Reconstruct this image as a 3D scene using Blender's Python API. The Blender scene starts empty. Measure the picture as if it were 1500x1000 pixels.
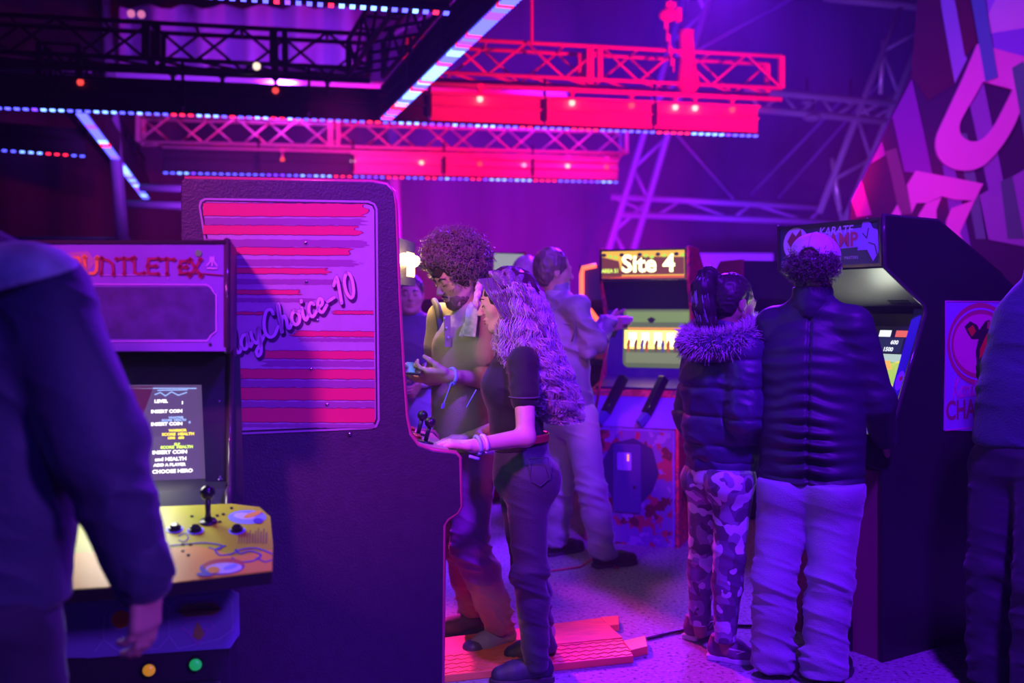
import bpy, bmesh, math, random
import numpy as np
from mathutils import Vector, Matrix, noise

random.seed(7)
RNG = np.random.default_rng(11)
PI = math.pi
S = bpy.context.scene
COL = S.collection

# ------------------------------------------------------------------ camera
F = 1458.0                      # focal length in pixels of the 1500x1000 frame
HZ, CH = 454.0, 1.45            # horizon row, camera height
cd = bpy.data.cameras.new('camera')
cam = bpy.data.objects.new('camera', cd)
COL.objects.link(cam)
cam.location = (0, 0, CH)
cam.rotation_euler = (PI / 2, 0, 0)
cd.sensor_width = 36.0
cd.lens = 36.0 * F / 1500.0
cd.shift_y = -(500 - HZ) / 1500.0
cd.clip_start = 0.05
cd.clip_end = 100
cd.dof.use_dof = True
cd.dof.focus_distance = 3.75
cd.dof.aperture_fstop = 1.7
S.camera = cam

# ------------------------------------------------------------------ world, exposure
w = bpy.data.worlds.new('night')
S.world = w
w.use_nodes = True
bg = w.node_tree.nodes['Background']
bg.inputs[0].default_value = (0.10, 0.03, 0.55, 1)
bg.inputs[1].default_value = 0.10
# thin stage smoke fills the hall
hz = w.node_tree.nodes.new('ShaderNodeVolumeScatter')
hz.inputs['Color'].default_value = (.9, .9, .95, 1)
hz.inputs['Density'].default_value = 0.0045
hz.inputs['Anisotropy'].default_value = 0.35
w.node_tree.links.new(hz.outputs[0], w.node_tree.nodes['World Output'].inputs['Volume'])
S.view_settings.view_transform = 'Standard'
S.view_settings.look = 'None'
S.view_settings.exposure = -0.1
S.view_settings.gamma = 1.0
S.view_settings.use_curve_mapping = False
S.cycles.use_denoising = True
S.cycles.max_bounces = 5
S.cycles.diffuse_bounces = 3
S.cycles.glossy_bounces = 3
S.cycles.transmission_bounces = 3
S.cycles.volume_bounces = 0
S.cycles.sample_clamp_indirect = 3.0
S.cycles.sample_clamp_direct = 0
S.cycles.caustics_reflective = False
S.cycles.caustics_refractive = False

def lamp(name, kind, loc, aim, power, col, size=0.5, cone=None, blend=0.6):
    d = bpy.data.lights.new(name, kind)
    o = bpy.data.objects.new(name, d)
    COL.objects.link(o)
    o.location = loc
    v = Vector(aim) - Vector(loc)
    o.rotation_euler = v.to_track_quat('-Z', 'Y').to_euler()
    d.energy = power
    d.color = col
    if kind == 'AREA':
        d.shape = 'DISK'
        d.size = size
    elif kind == 'SPOT':
        d.shadow_soft_size = size
        d.spot_size = math.radians(cone)
        d.spot_blend = blend
    else:
        d.shadow_soft_size = size
    return o

VIOLET = (0.17, 0.006, 1.0)
BLUE = (0.07, 0.035, 1.0)
MAGENTA = (1.0, 0.02, 0.62)
# stage lamps of the hall, plus unseen fill lamps added for dark spots
lamp('violet_wash_and_fill', 'SPOT', (1.5, 0.9, 4.7), (0.75, 4.7, 0.6), 2700, VIOLET, 0.22, 62, 0.6)
lamp('violet_wash_and_fill', 'SPOT', (2.0, 9.6, 4.7), (0.8, 4.9, 0.2), 4600, VIOLET, 0.3, 75, 0.7)
lamp('stage_wash_magenta', 'SPOT', (-1.6, 8.4, 3.4), (0.0, 4.25, 0.3), 2200, MAGENTA, 0.2, 23, 0.7)
lamp('stage_wash_pink', 'SPOT', (-1.9, -0.8, 4.2), (-0.75, 3.3, 1.66), 1500, (0.9, 0.09, 0.75), 0.25, 21, 0.5)
lamp('stage_wash_blue', 'SPOT', (0.4, -1.2, 3.6), (-0.9, 2.8, 0.9), 200, BLUE, 0.3, 60, 0.6)
lamp('violet_wash_and_fill', 'SPOT', (0.8, 0.7, 1.9), (-0.75, 2.3, 0.75), 170, (0.30, 0.07, 1.0), 0.15, 42, 0.6)  # added low fill for the near hand and the lower art panel
lamp('violet_wash_and_fill', 'SPOT', (0.5, 4.9, 4.0), (-0.62, 6.3, 1.1), 260, (0.3, 0.03, 1.0), 0.15, 40, 0.6)  # added fill that lifts the white sleeves of the man behind
lamp('rig_wash_red', 'SPOT', (2.7, 5.8, 2.1), (0.9, 10.6, 3.55), 2400, (1.0, 0.0, 0.05), 0.15, 56, 0.4)
lamp('rig_wash_red', 'SPOT', (1.6, 9.4, 1.9), (-.7, 13.0, 3.3), 1500, (1.0, 0.0, 0.08), 0.15, 62, 0.4)
lamp('roof_fill_violet', 'SPOT', (-2.4, 8.9, 2.2), (-3.4, 13.2, 4.7), 900, (0.42, 0.04, 1.0), 0.2, 80, 0.8)  # unseen uplight added to brighten the roof and left posts
lamp('roof_fill_violet', 'SPOT', (-2.7, 11.8, 4.1), (-3.5, 14.5, 5.4), 1100, (0.42, 0.04, 1.0), 0.2, 95, 0.8)  # second unseen lamp added to brighten the silver roof lining
lamp('mural_wash', 'SPOT', (1.2, 4.8, 4.8), (4.2, 8.0, 2.9), 700, (0.35, 0.06, 1.0), 0.3, 60, 0.6)
lamp('mural_wash_magenta', 'SPOT', (2.0, 4.6, 2.3), (4.3, 8.2, 2.5), 330, (1.0, 0.02, 0.75), 0.2, 50, 0.9)
lamp('tent_fill_violet', 'SPOT', (2.9, 10.2, 1.6), (4.6, 13.5, 3.9), 420, (0.35, 0.10, 1.0), 0.2, 75, 0.9)  # unseen lamp added to brighten the tent frame at the right
lamp('yellow_floor_fill', 'SPOT', (-0.17, 3.55, 0.55), (-0.16, 3.98, 0.0), 3.5, (1.0, 0.62, 0.05), 0.02, 62, 0.3)  # unseen lamp added for the yellow patch of light on the ramp
lamp('wall_wash_magenta', 'SPOT', (-0.9, 12.5, 1.0), (-0.5, 17.5, 2.2), 3600, (0.62, 0.005, 0.8), 0.4, 90, 1.0)
lamp('wall_wash_violet', 'SPOT', (2.8, 12.5, 1.0), (3.0, 17.5, 2.6), 1300, (0.20, 0.008, 0.9), 0.4, 110, 1.0)
lamp('wall_wash_blue', 'SPOT', (0.5, 11.5, 4.6), (1.0, 17.5, 6.0), 1900, (0.07, 0.01, 0.8), 0.4, 110, 1.0)

# ------------------------------------------------------------------ pixel helpers
def ray(px, py):
    return Vector(((px - 750) / F, 1.0, (HZ - py) / F))
def U(px, py, Y):
    r = ray(px, py)
    return Vector((r.x * Y, Y, CH + r.z * Y))
def UZ(px, py, Z):
    r = ray(px, py)
    Y = (Z - CH) / r.z
    return Vector((r.x * Y, Y, Z))

# ------------------------------------------------------------------ materials
MATS = {}
def mat(name, col, rough=0.6, metal=0.0, emit=None, es=0.0, spec=0.5, bump=0.0, bscale=60, var=0.0, vscale=8, sheen=0.0, stretch=None, coat=0.0):
    if name in MATS:
        return MATS[name]
    m = bpy.data.materials.new(name)
    MATS[name] = m
    m.use_nodes = True
    nt = m.node_tree
    b = nt.nodes['Principled BSDF']
    b.inputs['Base Color'].default_value = (*col, 1)
    b.inputs['Roughness'].default_value = rough
    b.inputs['Metallic'].default_value = metal
    b.inputs['Specular IOR Level'].default_value = spec
    if coat:
        b.inputs['Coat Weight'].default_value = coat
        b.inputs['Coat Roughness'].default_value = 0.08
    if sheen:
        b.inputs['Sheen Weight'].default_value = sheen
        b.inputs['Sheen Roughness'].default_value = 0.4
    if emit:
        b.inputs['Emission Color'].default_value = (*emit, 1)
        b.inputs['Emission Strength'].default_value = es
    if bump or var:
        tc = nt.nodes.new('ShaderNodeTexCoord')
        src = tc.outputs['Object']
        if stretch:
            mp = nt.nodes.new('ShaderNodeMapping')
            mp.inputs['Scale'].default_value = stretch
            nt.links.new(src, mp.inputs[0])
            src = mp.outputs[0]
    if var:
        n = nt.nodes.new('ShaderNodeTexNoise')
        n.inputs['Scale'].default_value = vscale
        n.inputs['Detail'].default_value = 5
        nt.links.new(src, n.inputs['Vector'])
        r = nt.nodes.new('ShaderNodeValToRGB')
        r.color_ramp.elements[0].position = 0.3
        r.color_ramp.elements[1].position = 0.7
        r.color_ramp.elements[0].color = (*[c * (1 - var) for c in col], 1)
        r.color_ramp.elements[1].color = (*[min(1, c * (1 + var)) for c in col], 1)
        nt.links.new(n.outputs['Fac'], r.inputs[0])
        nt.links.new(r.outputs[0], b.inputs['Base Color'])
    if bump:
        n2 = nt.nodes.new('ShaderNodeTexNoise')
        n2.inputs['Scale'].default_value = bscale
        n2.inputs['Detail'].default_value = 4
        nt.links.new(src, n2.inputs['Vector'])
        bp = nt.nodes.new('ShaderNodeBump')
        bp.inputs['Strength'].default_value = bump
        bp.inputs['Distance'].default_value = 0.01
        nt.links.new(n2.outputs['Fac'], bp.inputs['Height'])
        nt.links.new(bp.outputs[0], b.inputs['Normal'])
    return m

def camo(name, cols, scale=9, rough=0.6, detail=1.0, metal=0.0, stretch=(1, 1, 1), pos=None, dist=0.0):
    """blotched print: a noise cut into flat steps of colour"""
    if name in MATS:
        return MATS[name]
    m = mat(name, cols[0], rough, metal)
    nt = m.node_tree
    b = nt.nodes['Principled BSDF']
    tc = nt.nodes.new('ShaderNodeTexCoord')
    mp = nt.nodes.new('ShaderNodeMapping')
    mp.inputs['Scale'].default_value = stretch
    nt.links.new(tc.outputs['Object'], mp.inputs[0])
    n = nt.nodes.new('ShaderNodeTexNoise')
    n.inputs['Scale'].default_value = scale
    n.inputs['Detail'].default_value = detail
    n.inputs['Distortion'].default_value = dist
    nt.links.new(mp.outputs[0], n.inputs['Vector'])
    r = nt.nodes.new('ShaderNodeValToRGB')
    r.color_ramp.interpolation = 'CONSTANT'
    k = len(cols)
    pos = pos or [0] + [0.36 + 0.28 * i / max(1, k - 2) for i in range(k - 1)]
    e = r.color_ramp.elements
    e[0].position = pos[0]
    e[0].color = (*cols[0], 1)
    e[1].position = pos[1]
    e[1].color = (*cols[1], 1)
    for i in range(2, k):
        x = e.new(pos[i])
        x.color = (*cols[i], 1)
    nt.links.new(n.outputs['Fac'], r.inputs[0])
    nt.links.new(r.outputs[0], b.inputs['Base Color'])
    return m

def camo2(name, base, mid, light, scale=14, rough=.6):
    """blotched print: three independent layers of cut noise"""
    m = mat(name, base, rough)
    nt = m.node_tree
    b = nt.nodes['Principled BSDF']
    tc = nt.nodes.new('ShaderNodeTexCoord')
    prev = None
    det = .8 if scale > 12 else 4
    for k, (c, sc_, th, off) in enumerate(((mid, scale * .8, .50, 0), ([x * .35 for x in mid], scale * .9, .57, 5), (light, scale * 1.15, .575, 11))):
        mp_ = nt.nodes.new('ShaderNodeMapping')
        mp_.inputs['Location'].default_value = (off, off * 1.7, off * .6)
        nt.links.new(tc.outputs['Object'], mp_.inputs[0])
        n = nt.nodes.new('ShaderNodeTexNoise')
        n.inputs['Scale'].default_value = sc_
        n.inputs['Detail'].default_value = det
        nt.links.new(mp_.outputs[0], n.inputs['Vector'])
        r = nt.nodes.new('ShaderNodeValToRGB')
        r.color_ramp.interpolation = 'CONSTANT'
        r.color_ramp.elements[0].color = (0, 0, 0, 1)
        r.color_ramp.elements[1].position = th
        r.color_ramp.elements[1].color = (1, 1, 1, 1)
        nt.links.new(n.outputs['Fac'], r.inputs[0])
        mx = nt.nodes.new('ShaderNodeMix')
        mx.data_type = 'RGBA'
        nt.links.new(r.outputs[0], mx.inputs[0])
        if prev is None:
            mx.inputs[6].default_value = (*base, 1)
        else:
            nt.links.new(prev, mx.inputs[6])
        mx.inputs[7].default_value = (*c, 1)
        prev = mx.outputs[2]
    nt.links.new(prev, b.inputs['Base Color'])
    return m

def glow(name, col, s):
    return mat(name, (0.02, 0.02, 0.02), 0.4, emit=col, es=s)

# ------------------------------------------------------------------ object helpers
ROOTM = {}
def thing(name, loc, label, cat, group=None, yaw=0.0, kind=None):
    o = bpy.data.objects.new(name, None)
    o.empty_display_size = 0.1
    COL.objects.link(o)
    o.location = loc
    o.rotation_euler = (0, 0, yaw)
    ROOTM[o.name] = (Matrix.Translation(Vector(loc)) @ Matrix.Rotation(yaw, 4, 'Z')).inverted()
    tag(o, label, cat, group, kind)
    return o
def tag(o, label=None, cat=None, group=None, kind=None):
    if label:
        o['label'] = label
    if cat:
        o['category'] = cat
    if group:
        o['group'] = group
    if kind:
        o['kind'] = kind
    return o

class Fr:
    """a plane in the world: origin, u axis, v axis, n = u x v (towards the viewer)"""
    def __init__(s, o, u, v):
        s.o = Vector(o)
        s.u = Vector(u).normalized()
        s.v = Vector(v)
        s.v = (s.v - s.u * s.v.dot(s.u)).normalized()
        s.n = s.u.cross(s.v)
    def p(s, a, b, c=0.0):
        return s.o + s.u * a + s.v * b + s.n * c
    def px(s, x, y):
        r = ray(x, y)
        c = Vector((0, 0, CH))
        t = (s.o - c).dot(s.n) / r.dot(s.n)
        q = c + r * t - s.o
        return (q.dot(s.u), q.dot(s.v))
    def off(s, d):
        return Fr(s.o + s.n * d, s.u, s.v)

def spline(pts, n=6, closed=False):
    P = [Vector(p) for p in pts]
    m = len(P)
    out = []
    for i in range(m if closed else m - 1):
        if closed:
            a, b, c, d = P[(i - 1) % m], P[i], P[(i + 1) % m], P[(i + 2) % m]
        else:
            a, b, c, d = P[max(0, i - 1)], P[i], P[i + 1], P[min(m - 1, i + 2)]
        for k in range(n):
            t = k / n
            out.append(0.5 * ((2 * b) + (c - a) * t + (2 * a - 5 * b + 4 * c - d) * t * t + (3 * b - a - 3 * c + d) * t ** 3))
    if not closed:
        out.append(P[-1])
    return out

class MB:
    def __init__(s):
        s.v = []
        s.f = []
    def add(s, vs, fs):
        k = len(s.v)
        s.v += [Vector(q) for q in vs]
        s.f += [tuple(i + k for i in f) for f in fs]
        return s
    def box(s, c, d, R=None):
        c = Vector(c)
        vs = []
        for x in (-.5, .5):
            for y in (-.5, .5):
                for z in (-.5, .5):
                    q = Vector((x * d[0], y * d[1], z * d[2]))
                    if R:
                        q = R @ q
                    vs.append(c + q)
        return s.add(vs, [(0, 1, 3, 2), (4, 6, 7, 5), (0, 4, 5, 1), (2, 3, 7, 6), (0, 2, 6, 4), (1, 5, 7, 3)])
    def bar(s, a, b, wx, wz, up=(0, 0, 1)):
        a, b = Vector(a), Vector(b)
        d = (b - a)
        L = d.length
        d.normalize()
        x = d.cross(Vector(up)).normalized()
        z = x.cross(d)
        vs = []
        for q in (a, b):
            for i, j in ((-1, -1), (1, -1), (1, 1), (-1, 1)):
                vs.append(q + x * (i * wx / 2) + z * (j * wz / 2))
        return s.add(vs, [(0, 1, 2, 3), (7, 6, 5, 4), (0, 4, 5, 1), (1, 5, 6, 2), (2, 6, 7, 3), (3, 7, 4, 0)])
    def tube(s, pts, r, n=8, cap=True, flat=None):
        P = [Vector(p) for p in pts]
        m = len(P)
        rs = r if isinstance(r, (list, tuple)) else [r] * m
        ref = None
        k = len(s.v)
        for i, p in enumerate(P):
            t = (P[min(m - 1, i + 1)] - P[max(0, i - 1)])
            if t.length < 1e-9:
                t = Vector((0, 0, 1))
            t.normalize()
            if ref is None:
                a = Vector((0, 0, 1)) if abs(t.z) < .9 else Vector((1, 0, 0))
                ref = (a - t * a.dot(t)).normalized()
            else:
                q = ref - t * ref.dot(t)
                ref = q.normalized() if q.length > 1e-6 else t.orthogonal().normalized()
            bi = t.cross(ref)
            for j in range(n):
                an = 2 * PI * j / n
                s.v.append(p + (ref * math.cos(an) + bi * math.sin(an)) * rs[i])
        for i in range(m - 1):
            for j in range(n):
                a, b = k + i * n + j, k + i * n + (j + 1) % n
                s.f.append((a, b, b + n, a + n))
        if cap:
            s.f.append(tuple(k + j for j in reversed(range(n))))
            s.f.append(tuple(k + (m - 1) * n + j for j in range(n)))
        return s
    def poly(s, fr, pts, d0, d1):
        """prism over a polygon drawn in frame fr between offsets d0 and d1"""
        A = sum(pts[i][0] * pts[(i + 1) % len(pts)][1] - pts[(i + 1) % len(pts)][0] * pts[i][1] for i in range(len(pts)))
        if A < 0:
            pts = list(reversed(pts))
        n = len(pts)
        vs = [fr.p(p[0], p[1], d0) for p in pts] + [fr.p(p[0], p[1], d1) for p in pts]
        fs = [tuple(reversed(range(n))), tuple(range(n, 2 * n))]
        fs += [(i, (i + 1) % n, n + (i + 1) % n, n + i) for i in range(n)]
        return s.add(vs, fs)
    def rect(s, fr, a, b, c, d, d0=0.0, d1=0.003):
        return s.poly(fr, [(a, b), (c, b), (c, d), (a, d)], d0, d1)
    def rrect(s, fr, a, b, c, d, r, d0=0.0, d1=0.003, n=5):
        return s.poly(fr, rr(a, b, c, d, r, n), d0, d1)
    def disc(s, fr, x, y, r, d0=0.0, d1=0.003, n=20, ry=None, rot=0.0):
        ry = ry or r
        cs, sn = math.cos(rot), math.sin(rot)
        pts = []
        for i in range(n):
            a, b = r * math.cos(2 * PI * i / n), ry * math.sin(2 * PI * i / n)
            pts.append((x + a * cs - b * sn, y + a * sn + b * cs))
        return s.poly(fr, pts, d0, d1)
    def stroke(s, fr, pts, w, d0=0.0, d1=0.002, closed=False, caps=True):
        P = [Vector((p[0], p[1])) for p in pts]
        if closed:
            P.append(P[0])
        L, R = [], []
        m = len(P)
        for i in range(m):
            if closed and i in (0, m - 1):
                t1, t2 = P[1] - P[0], P[m - 1] - P[m - 2]
            else:
                t1, t2 = P[min(m - 1, i + 1)] - P[i], P[i] - P[max(0, i - 1)]
            if t1.length < 1e-9:
                t1 = t2
            if t2.length < 1e-9:
                t2 = t1
            t = (t1.normalized() + t2.normalized())
            t = t.normalized() if t.length > 1e-6 else t1.normalized()
            nn = Vector((-t.y, t.x))
            k = 1 / max(0.5, abs(t.dot(t1.normalized())))
            L.append(P[i] + nn * w / 2 * k)
            R.append(P[i] - nn * w / 2 * k)
        for i in range(m - 1):
            s.poly(fr, [R[i], R[i + 1], L[i + 1], L[i]], d0, d1)
        if caps and not closed:
            for q in (P[0], P[-1]):
                s.disc(fr, q.x, q.y, w / 2, d0, d1, 8)
        return s
    def sphere(s, c, r, n=12, m=8, sc=(1, 1, 1), R=None):
        c = Vector(c)
        vs = []
        for i in range(m + 1):
            th = PI * i / m
            for j in range(n):
                ph = 2 * PI * j / n
                q = Vector((math.sin(th) * math.cos(ph) * sc[0], math.sin(th) * math.sin(ph) * sc[1], math.cos(th) * sc[2])) * r
                if R:
                    q = R @ q
                vs.append(c + q)
        fs = []
        for i in range(m):
            for j in range(n):
                a, b = i * n + j, i * n + (j + 1) % n
                fs.append((a, a + n, b + n, b))
        return s.add(vs, fs)
    def cyl(s, a, b, r0, r1=None, n=16):
        return s.tube([a, b], [r0, r0 if r1 is None else r1], n)
    def build(s, name, m, parent=None, smooth=False, world=True, bevel=0, **tags):
        me = bpy.data.meshes.new(name)
        M = ROOTM.get(parent.name) if (parent is not None and world) else None
        if parent is not None and world and M is None and parent.parent is not None:
            M = ROOTM.get(parent.parent.name)
        vs = [M @ q for q in s.v] if M is not None else s.v
        me.from_pydata([tuple(q) for q in vs], [], s.f)
        me.update()
        if smooth:
            for p in me.polygons:
                p.use_smooth = True
            if smooth == 'auto':
                pass
        o = bpy.data.objects.new(name, me)
        COL.objects.link(o)
        if isinstance(m, (list, tuple)):
            for q in m:
                me.materials.append(q)
        else:
            me.materials.append(m)
        if parent is not None:
            o.parent = parent
            if parent.name in ROOTM and parent.parent is not None:
                pass
        if M is not None:
            ROOTM[o.name] = M
        elif parent is None:
            ROOTM[o.name] = Matrix.Identity(4)
        if bevel:
            bm_ = o.modifiers.new('edge', 'BEVEL')
            bm_.width = bevel
            bm_.segments = 2
            bm_.limit_method = 'ANGLE'
        tag(o, tags.get('label'), tags.get('cat'), tags.get('group'), tags.get('kind'))
        return o

def rr(a, b, c, d, r, n=5):
    pts = []
    for cx, cy, st in ((c - r, b + r, -90), (c - r, d - r, 0), (a + r, d - r, 90), (a + r, b + r, 180)):
        for i in range(n + 1):
            an = math.radians(st + 90 * i / n)
            pts.append((cx + r * math.cos(an), cy + r * math.sin(an)))
    return pts

def share(o, parent, loc, rot=None, scale=None):
    """a copy of piece o that shares its mesh"""
    c = o.copy()
    COL.objects.link(c)
    c.parent = parent
    c.location = loc
    if rot:
        c.rotation_euler = rot
    if scale:
        c.scale = scale
    return c

def text(body, fr, x, y, size, m, parent, name='lettering', depth=0.001, align='LEFT', shear=0.0, sx=1.0, bold=0.0, off=0.0, **tags):
    """flat lettering in frame fr with its baseline start at (x, y)"""
    cu = bpy.data.curves.new('t', 'FONT')
    cu.body = body
    cu.size = size
    cu.shear = shear
    cu.align_x = align
    cu.offset = bold
    cu.resolution_u = 3
    to = bpy.data.objects.new('t', cu)
    COL.objects.link(to)
    dg = bpy.context.evaluated_depsgraph_get()
    me = bpy.data.meshes.new_from_object(to.evaluated_get(dg))
    bpy.data.objects.remove(to)
    bpy.data.curves.remove(cu)
    mb = MB()
    vs = [fr.p(x + q.co.x * sx, y + q.co.y, off) for q in me.vertices]
    mb.add(vs, [tuple(p.vertices) for p in me.polygons])
    bpy.data.meshes.remove(me)
    return mb.build(name, m, parent, **tags)

# ------------------------------------------------------------------ smooth solids from distance fields
_T = RNG.random((32, 32, 32)).astype(np.float32)
def vnoise(P):
    i = np.floor(P).astype(int)
    f = (P - i).astype(np.float32)
    f = f * f * (3 - 2 * f)
    i &= 31
    j = (i + 1) & 31
    x, y, z = f[:, 0], f[:, 1], f[:, 2]
    def T(a, b, c):
        return _T[a, b, c]
    c00 = T(i[:, 0], i[:, 1], i[:, 2]) * (1 - x) + T(j[:, 0], i[:, 1], i[:, 2]) * x
    c10 = T(i[:, 0], j[:, 1], i[:, 2]) * (1 - x) + T(j[:, 0], j[:, 1], i[:, 2]) * x
    c01 = T(i[:, 0], i[:, 1], j[:, 2]) * (1 - x) + T(j[:, 0], i[:, 1], j[:, 2]) * x
    c11 = T(i[:, 0], j[:, 1], j[:, 2]) * (1 - x) + T(j[:, 0], j[:, 1], j[:, 2]) * x
    return (c00 * (1 - y) + c10 * y) * (1 - z) + (c01 * (1 - y) + c11 * y) * z
def ridge(P):
    return 1 - np.abs(2 * vnoise(P) - 1) * 1.6

def A3(v):
    return np.array([v[0], v[1], v[2]], dtype=np.float32)

class Sdf:
    def __init__(s, vox=0.007):
        s.vox = vox
        s.pr = []
        s.clips = []
    def cap(s, a, b, ra, rb, k=0.02, ax=None, sq=1.0, neg=False):
        a, b = A3(a), A3(b)
        if ax is not None:
            ax = A3(Vector(ax).normalized())
        def f(P):
            d = P - a
            ab = (b - a).copy()
            if ax is not None:
                d = d + np.outer(d @ ax, ax) * (1 / sq - 1)
                ab = ab + ax * (ab @ ax) * (1 / sq - 1)
            t = np.clip(d @ ab / max(1e-9, ab @ ab), 0, 1)
            q = d - np.outer(t, ab)
            return (np.sqrt((q * q).sum(1)) - (ra + (rb - ra) * t)) * (sq if sq < 1 else 1.0) ** 0.5
        R = max(ra, rb) * max(1, sq) + k
        s.pr.append((f, np.minimum(a, b) - R, np.maximum(a, b) + R, k, neg))
        return s
    def chain(s, pts, rs, k=0.02, **kw):
        for i in range(len(pts) - 1):
            s.cap(pts[i], pts[i + 1], rs[i], rs[i + 1], k, **kw)
        return s
    def ell(s, c, r, R=None, k=0.02, neg=False):
        c = A3(c)
        r_ = A3(r)
        M = np.array(R, dtype=np.float32) if R is not None else np.eye(3, dtype=np.float32)  # columns = axes
        mn = float(min(r))
        def f(P):
            q = (P - c) @ M
            g = q / r_
            k0 = np.sqrt((g * g).sum(1)) + 1e-9
            k1 = np.sqrt(((g / r_) ** 2).sum(1)) + 1e-9
            return k0 * (k0 - 1) / k1
        e = np.abs(M) @ r_ + k
        s.pr.append((f, c - e, c + e, k, neg))
        return s
    def box(s, c, h, R=None, rd=0.01, k=0.01, neg=False):
        c = A3(c)
        h_ = A3(h) - rd
        M = np.array(R, dtype=np.float32) if R is not None else np.eye(3, dtype=np.float32)
        def f(P):
            q = np.abs((P - c) @ M) - h_
            return np.sqrt((np.maximum(q, 0) ** 2).sum(1)) + np.minimum(q.max(1), 0) - rd
        e = np.abs(M) @ A3(h) + k
        s.pr.append((f, c - e, c + e, k, neg))
        return s
    def clip(s, p, n, k=0.006):
        """keep the side of the plane that n points away from"""
        s.clips.append((A3(p), A3(Vector(n).normalized()), k))
        return s
    def raw(s):
        v = s.vox
        lo = np.min([p[1] for p in s.pr if not p[4]], axis=0) - 3 * v
        hi = np.max([p[2] for p in s.pr if not p[4]], axis=0) + 3 * v
        for p, n, k in s.clips:
            for a in range(3):
                if n[a] > .98:
                    hi[a] = min(hi[a], p[a] + 4 * v)
                if n[a] < -.98:
                    lo[a] = max(lo[a], p[a] - 4 * v)
        N = np.ceil((hi - lo) / v).astype(int) + 1
        D = np.full(tuple(N), 0.05, dtype=np.float32)
        ax = [lo[i] + v * np.arange(N[i], dtype=np.float32) for i in range(3)]
        def sub(a, b):
            i0 = np.maximum(np.floor((a - lo) / v).astype(int) - 2, 0)
            i1 = np.minimum(np.ceil((b - lo) / v).astype(int) + 3, N)
            return i0, i1
        for f, a, b, k, neg in s.pr:
            i0, i1 = sub(a, b)
            if (i1 <= i0).any():
                continue
            g = np.stack(np.meshgrid(ax[0][i0[0]:i1[0]], ax[1][i0[1]:i1[1]], ax[2][i0[2]:i1[2]], indexing='ij'), -1)
            sh = g.shape[:3]
            d = f(g.reshape(-1, 3)).reshape(sh)
            sl = tuple(slice(i0[i], i1[i]) for i in range(3))
            o = D[sl]
            if neg:
                d = -d
                h = np.clip(.5 - .5 * (d - o) / k, 0, 1)
                D[sl] = d * (1 - h) + o * h + k * h * (1 - h)
                D[sl] = np.maximum(D[sl], o) if False else D[sl]
            else:
                h = np.clip(.5 + .5 * (d - o) / k, 0, 1)
                D[sl] = d * (1 - h) + o * h - k * h * (1 - h)
        for p, n, k in s.clips:
            d = (ax[0][:, None, None] - p[0]) * n[0] + (ax[1][None, :, None] - p[1]) * n[1] + (ax[2][None, None, :] - p[2]) * n[2]
            h = np.clip(.5 - .5 * (d - D) / k, 0, 1)
            D = d * (1 - h) + D * h + k * h * (1 - h)
        return D, lo, v
    def nets(s):
        D, lo, v = s.raw()
        ins = D < 0
        N = D.shape
        c = ins[:-1, :-1, :-1].astype(np.int8)
        tot = np.zeros_like(c)
        for dx in (0, 1):
            for dy in (0, 1):
                for dz in (0, 1):
                    tot += ins[dx:N[0] - 1 + dx, dy:N[1] - 1 + dy, dz:N[2] - 1 + dz]
        act = (tot > 0) & (tot < 8)
        I, J, K = np.nonzero(act)
        idx = np.full(act.shape, -1, dtype=np.int64)
        idx[I, J, K] = np.arange(len(I))
        cor = [(a, b, g) for a in (0, 1) for b in (0, 1) for g in (0, 1)]
        val = {q: D[I + q[0], J + q[1], K + q[2]] for q in cor}
        acc = np.zeros((len(I), 3), dtype=np.float64)
        cnt = np.zeros(len(I))
        for q in cor:
            for a in range(3):
                if q[a] == 0:
                    r = list(q)
                    r[a] = 1
                    r = tuple(r)
                    v0, v1 = val[q], val[r]
                    m = (v0 < 0) != (v1 < 0)
                    t = np.where(m, v0 / np.where(m, v0 - v1, 1), 0)
                    p = np.zeros((len(I), 3))
                    p[:] = q
                    p[:, a] += t
                    acc += p * m[:, None]
                    cnt += m
        V = (acc / np.maximum(cnt, 1)[:, None] + np.stack([I, J, K], 1)) * v + lo
        quads = []
        for a in range(3):
            b, g = (a + 1) % 3, (a + 2) % 3
            s0 = [slice(1, -1)] * 3
            s1 = [slice(1, -1)] * 3
            s0[a] = slice(0, -1)
            s1[a] = slice(1, None)
            A = ins[tuple(s0)]
            B = ins[tuple(s1)]
            for flip in (0, 1):
                m = (A & ~B) if not flip else (~A & B)
                X = np.stack(np.nonzero(m), 1)
                if not len(X):
                    continue
                X[:, b] += 1
                X[:, g] += 1
                eb = np.zeros(3, int)
                eb[b] = 1
                eg = np.zeros(3, int)
                eg[g] = 1
                c0 = X - eb - eg
                c1 = X - eg
                c2 = X
                c3 = X - eb
                q = np.stack([idx[c_[:, 0], c_[:, 1], c_[:, 2]] for c_ in (c0, c1, c2, c3)], 1)
                if flip:
                    q = q[:, ::-1]
                quads.append(q)
        Q = np.concatenate(quads)
        Q = Q[(Q >= 0).all(1)]
        return V, Q
    def build(s, name, m, parent=None, disp=None, smooth_it=0, matfn=None, **tags):
        V, Q = s.nets()
        if smooth_it:
            for _ in range(smooth_it):
                E = np.concatenate([Q[:, [0, 1]], Q[:, [1, 2]], Q[:, [2, 3]], Q[:, [3, 0]]])
                acc = np.zeros_like(V)
                cn = np.zeros(len(V))
                np.add.at(acc, E[:, 0], V[E[:, 1]])
                np.add.at(acc, E[:, 1], V[E[:, 0]])
                np.add.at(cn, E[:, 0], 1)
                np.add.at(cn, E[:, 1], 1)
                V = V * .4 + .6 * acc / np.maximum(cn, 1)[:, None]
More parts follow.
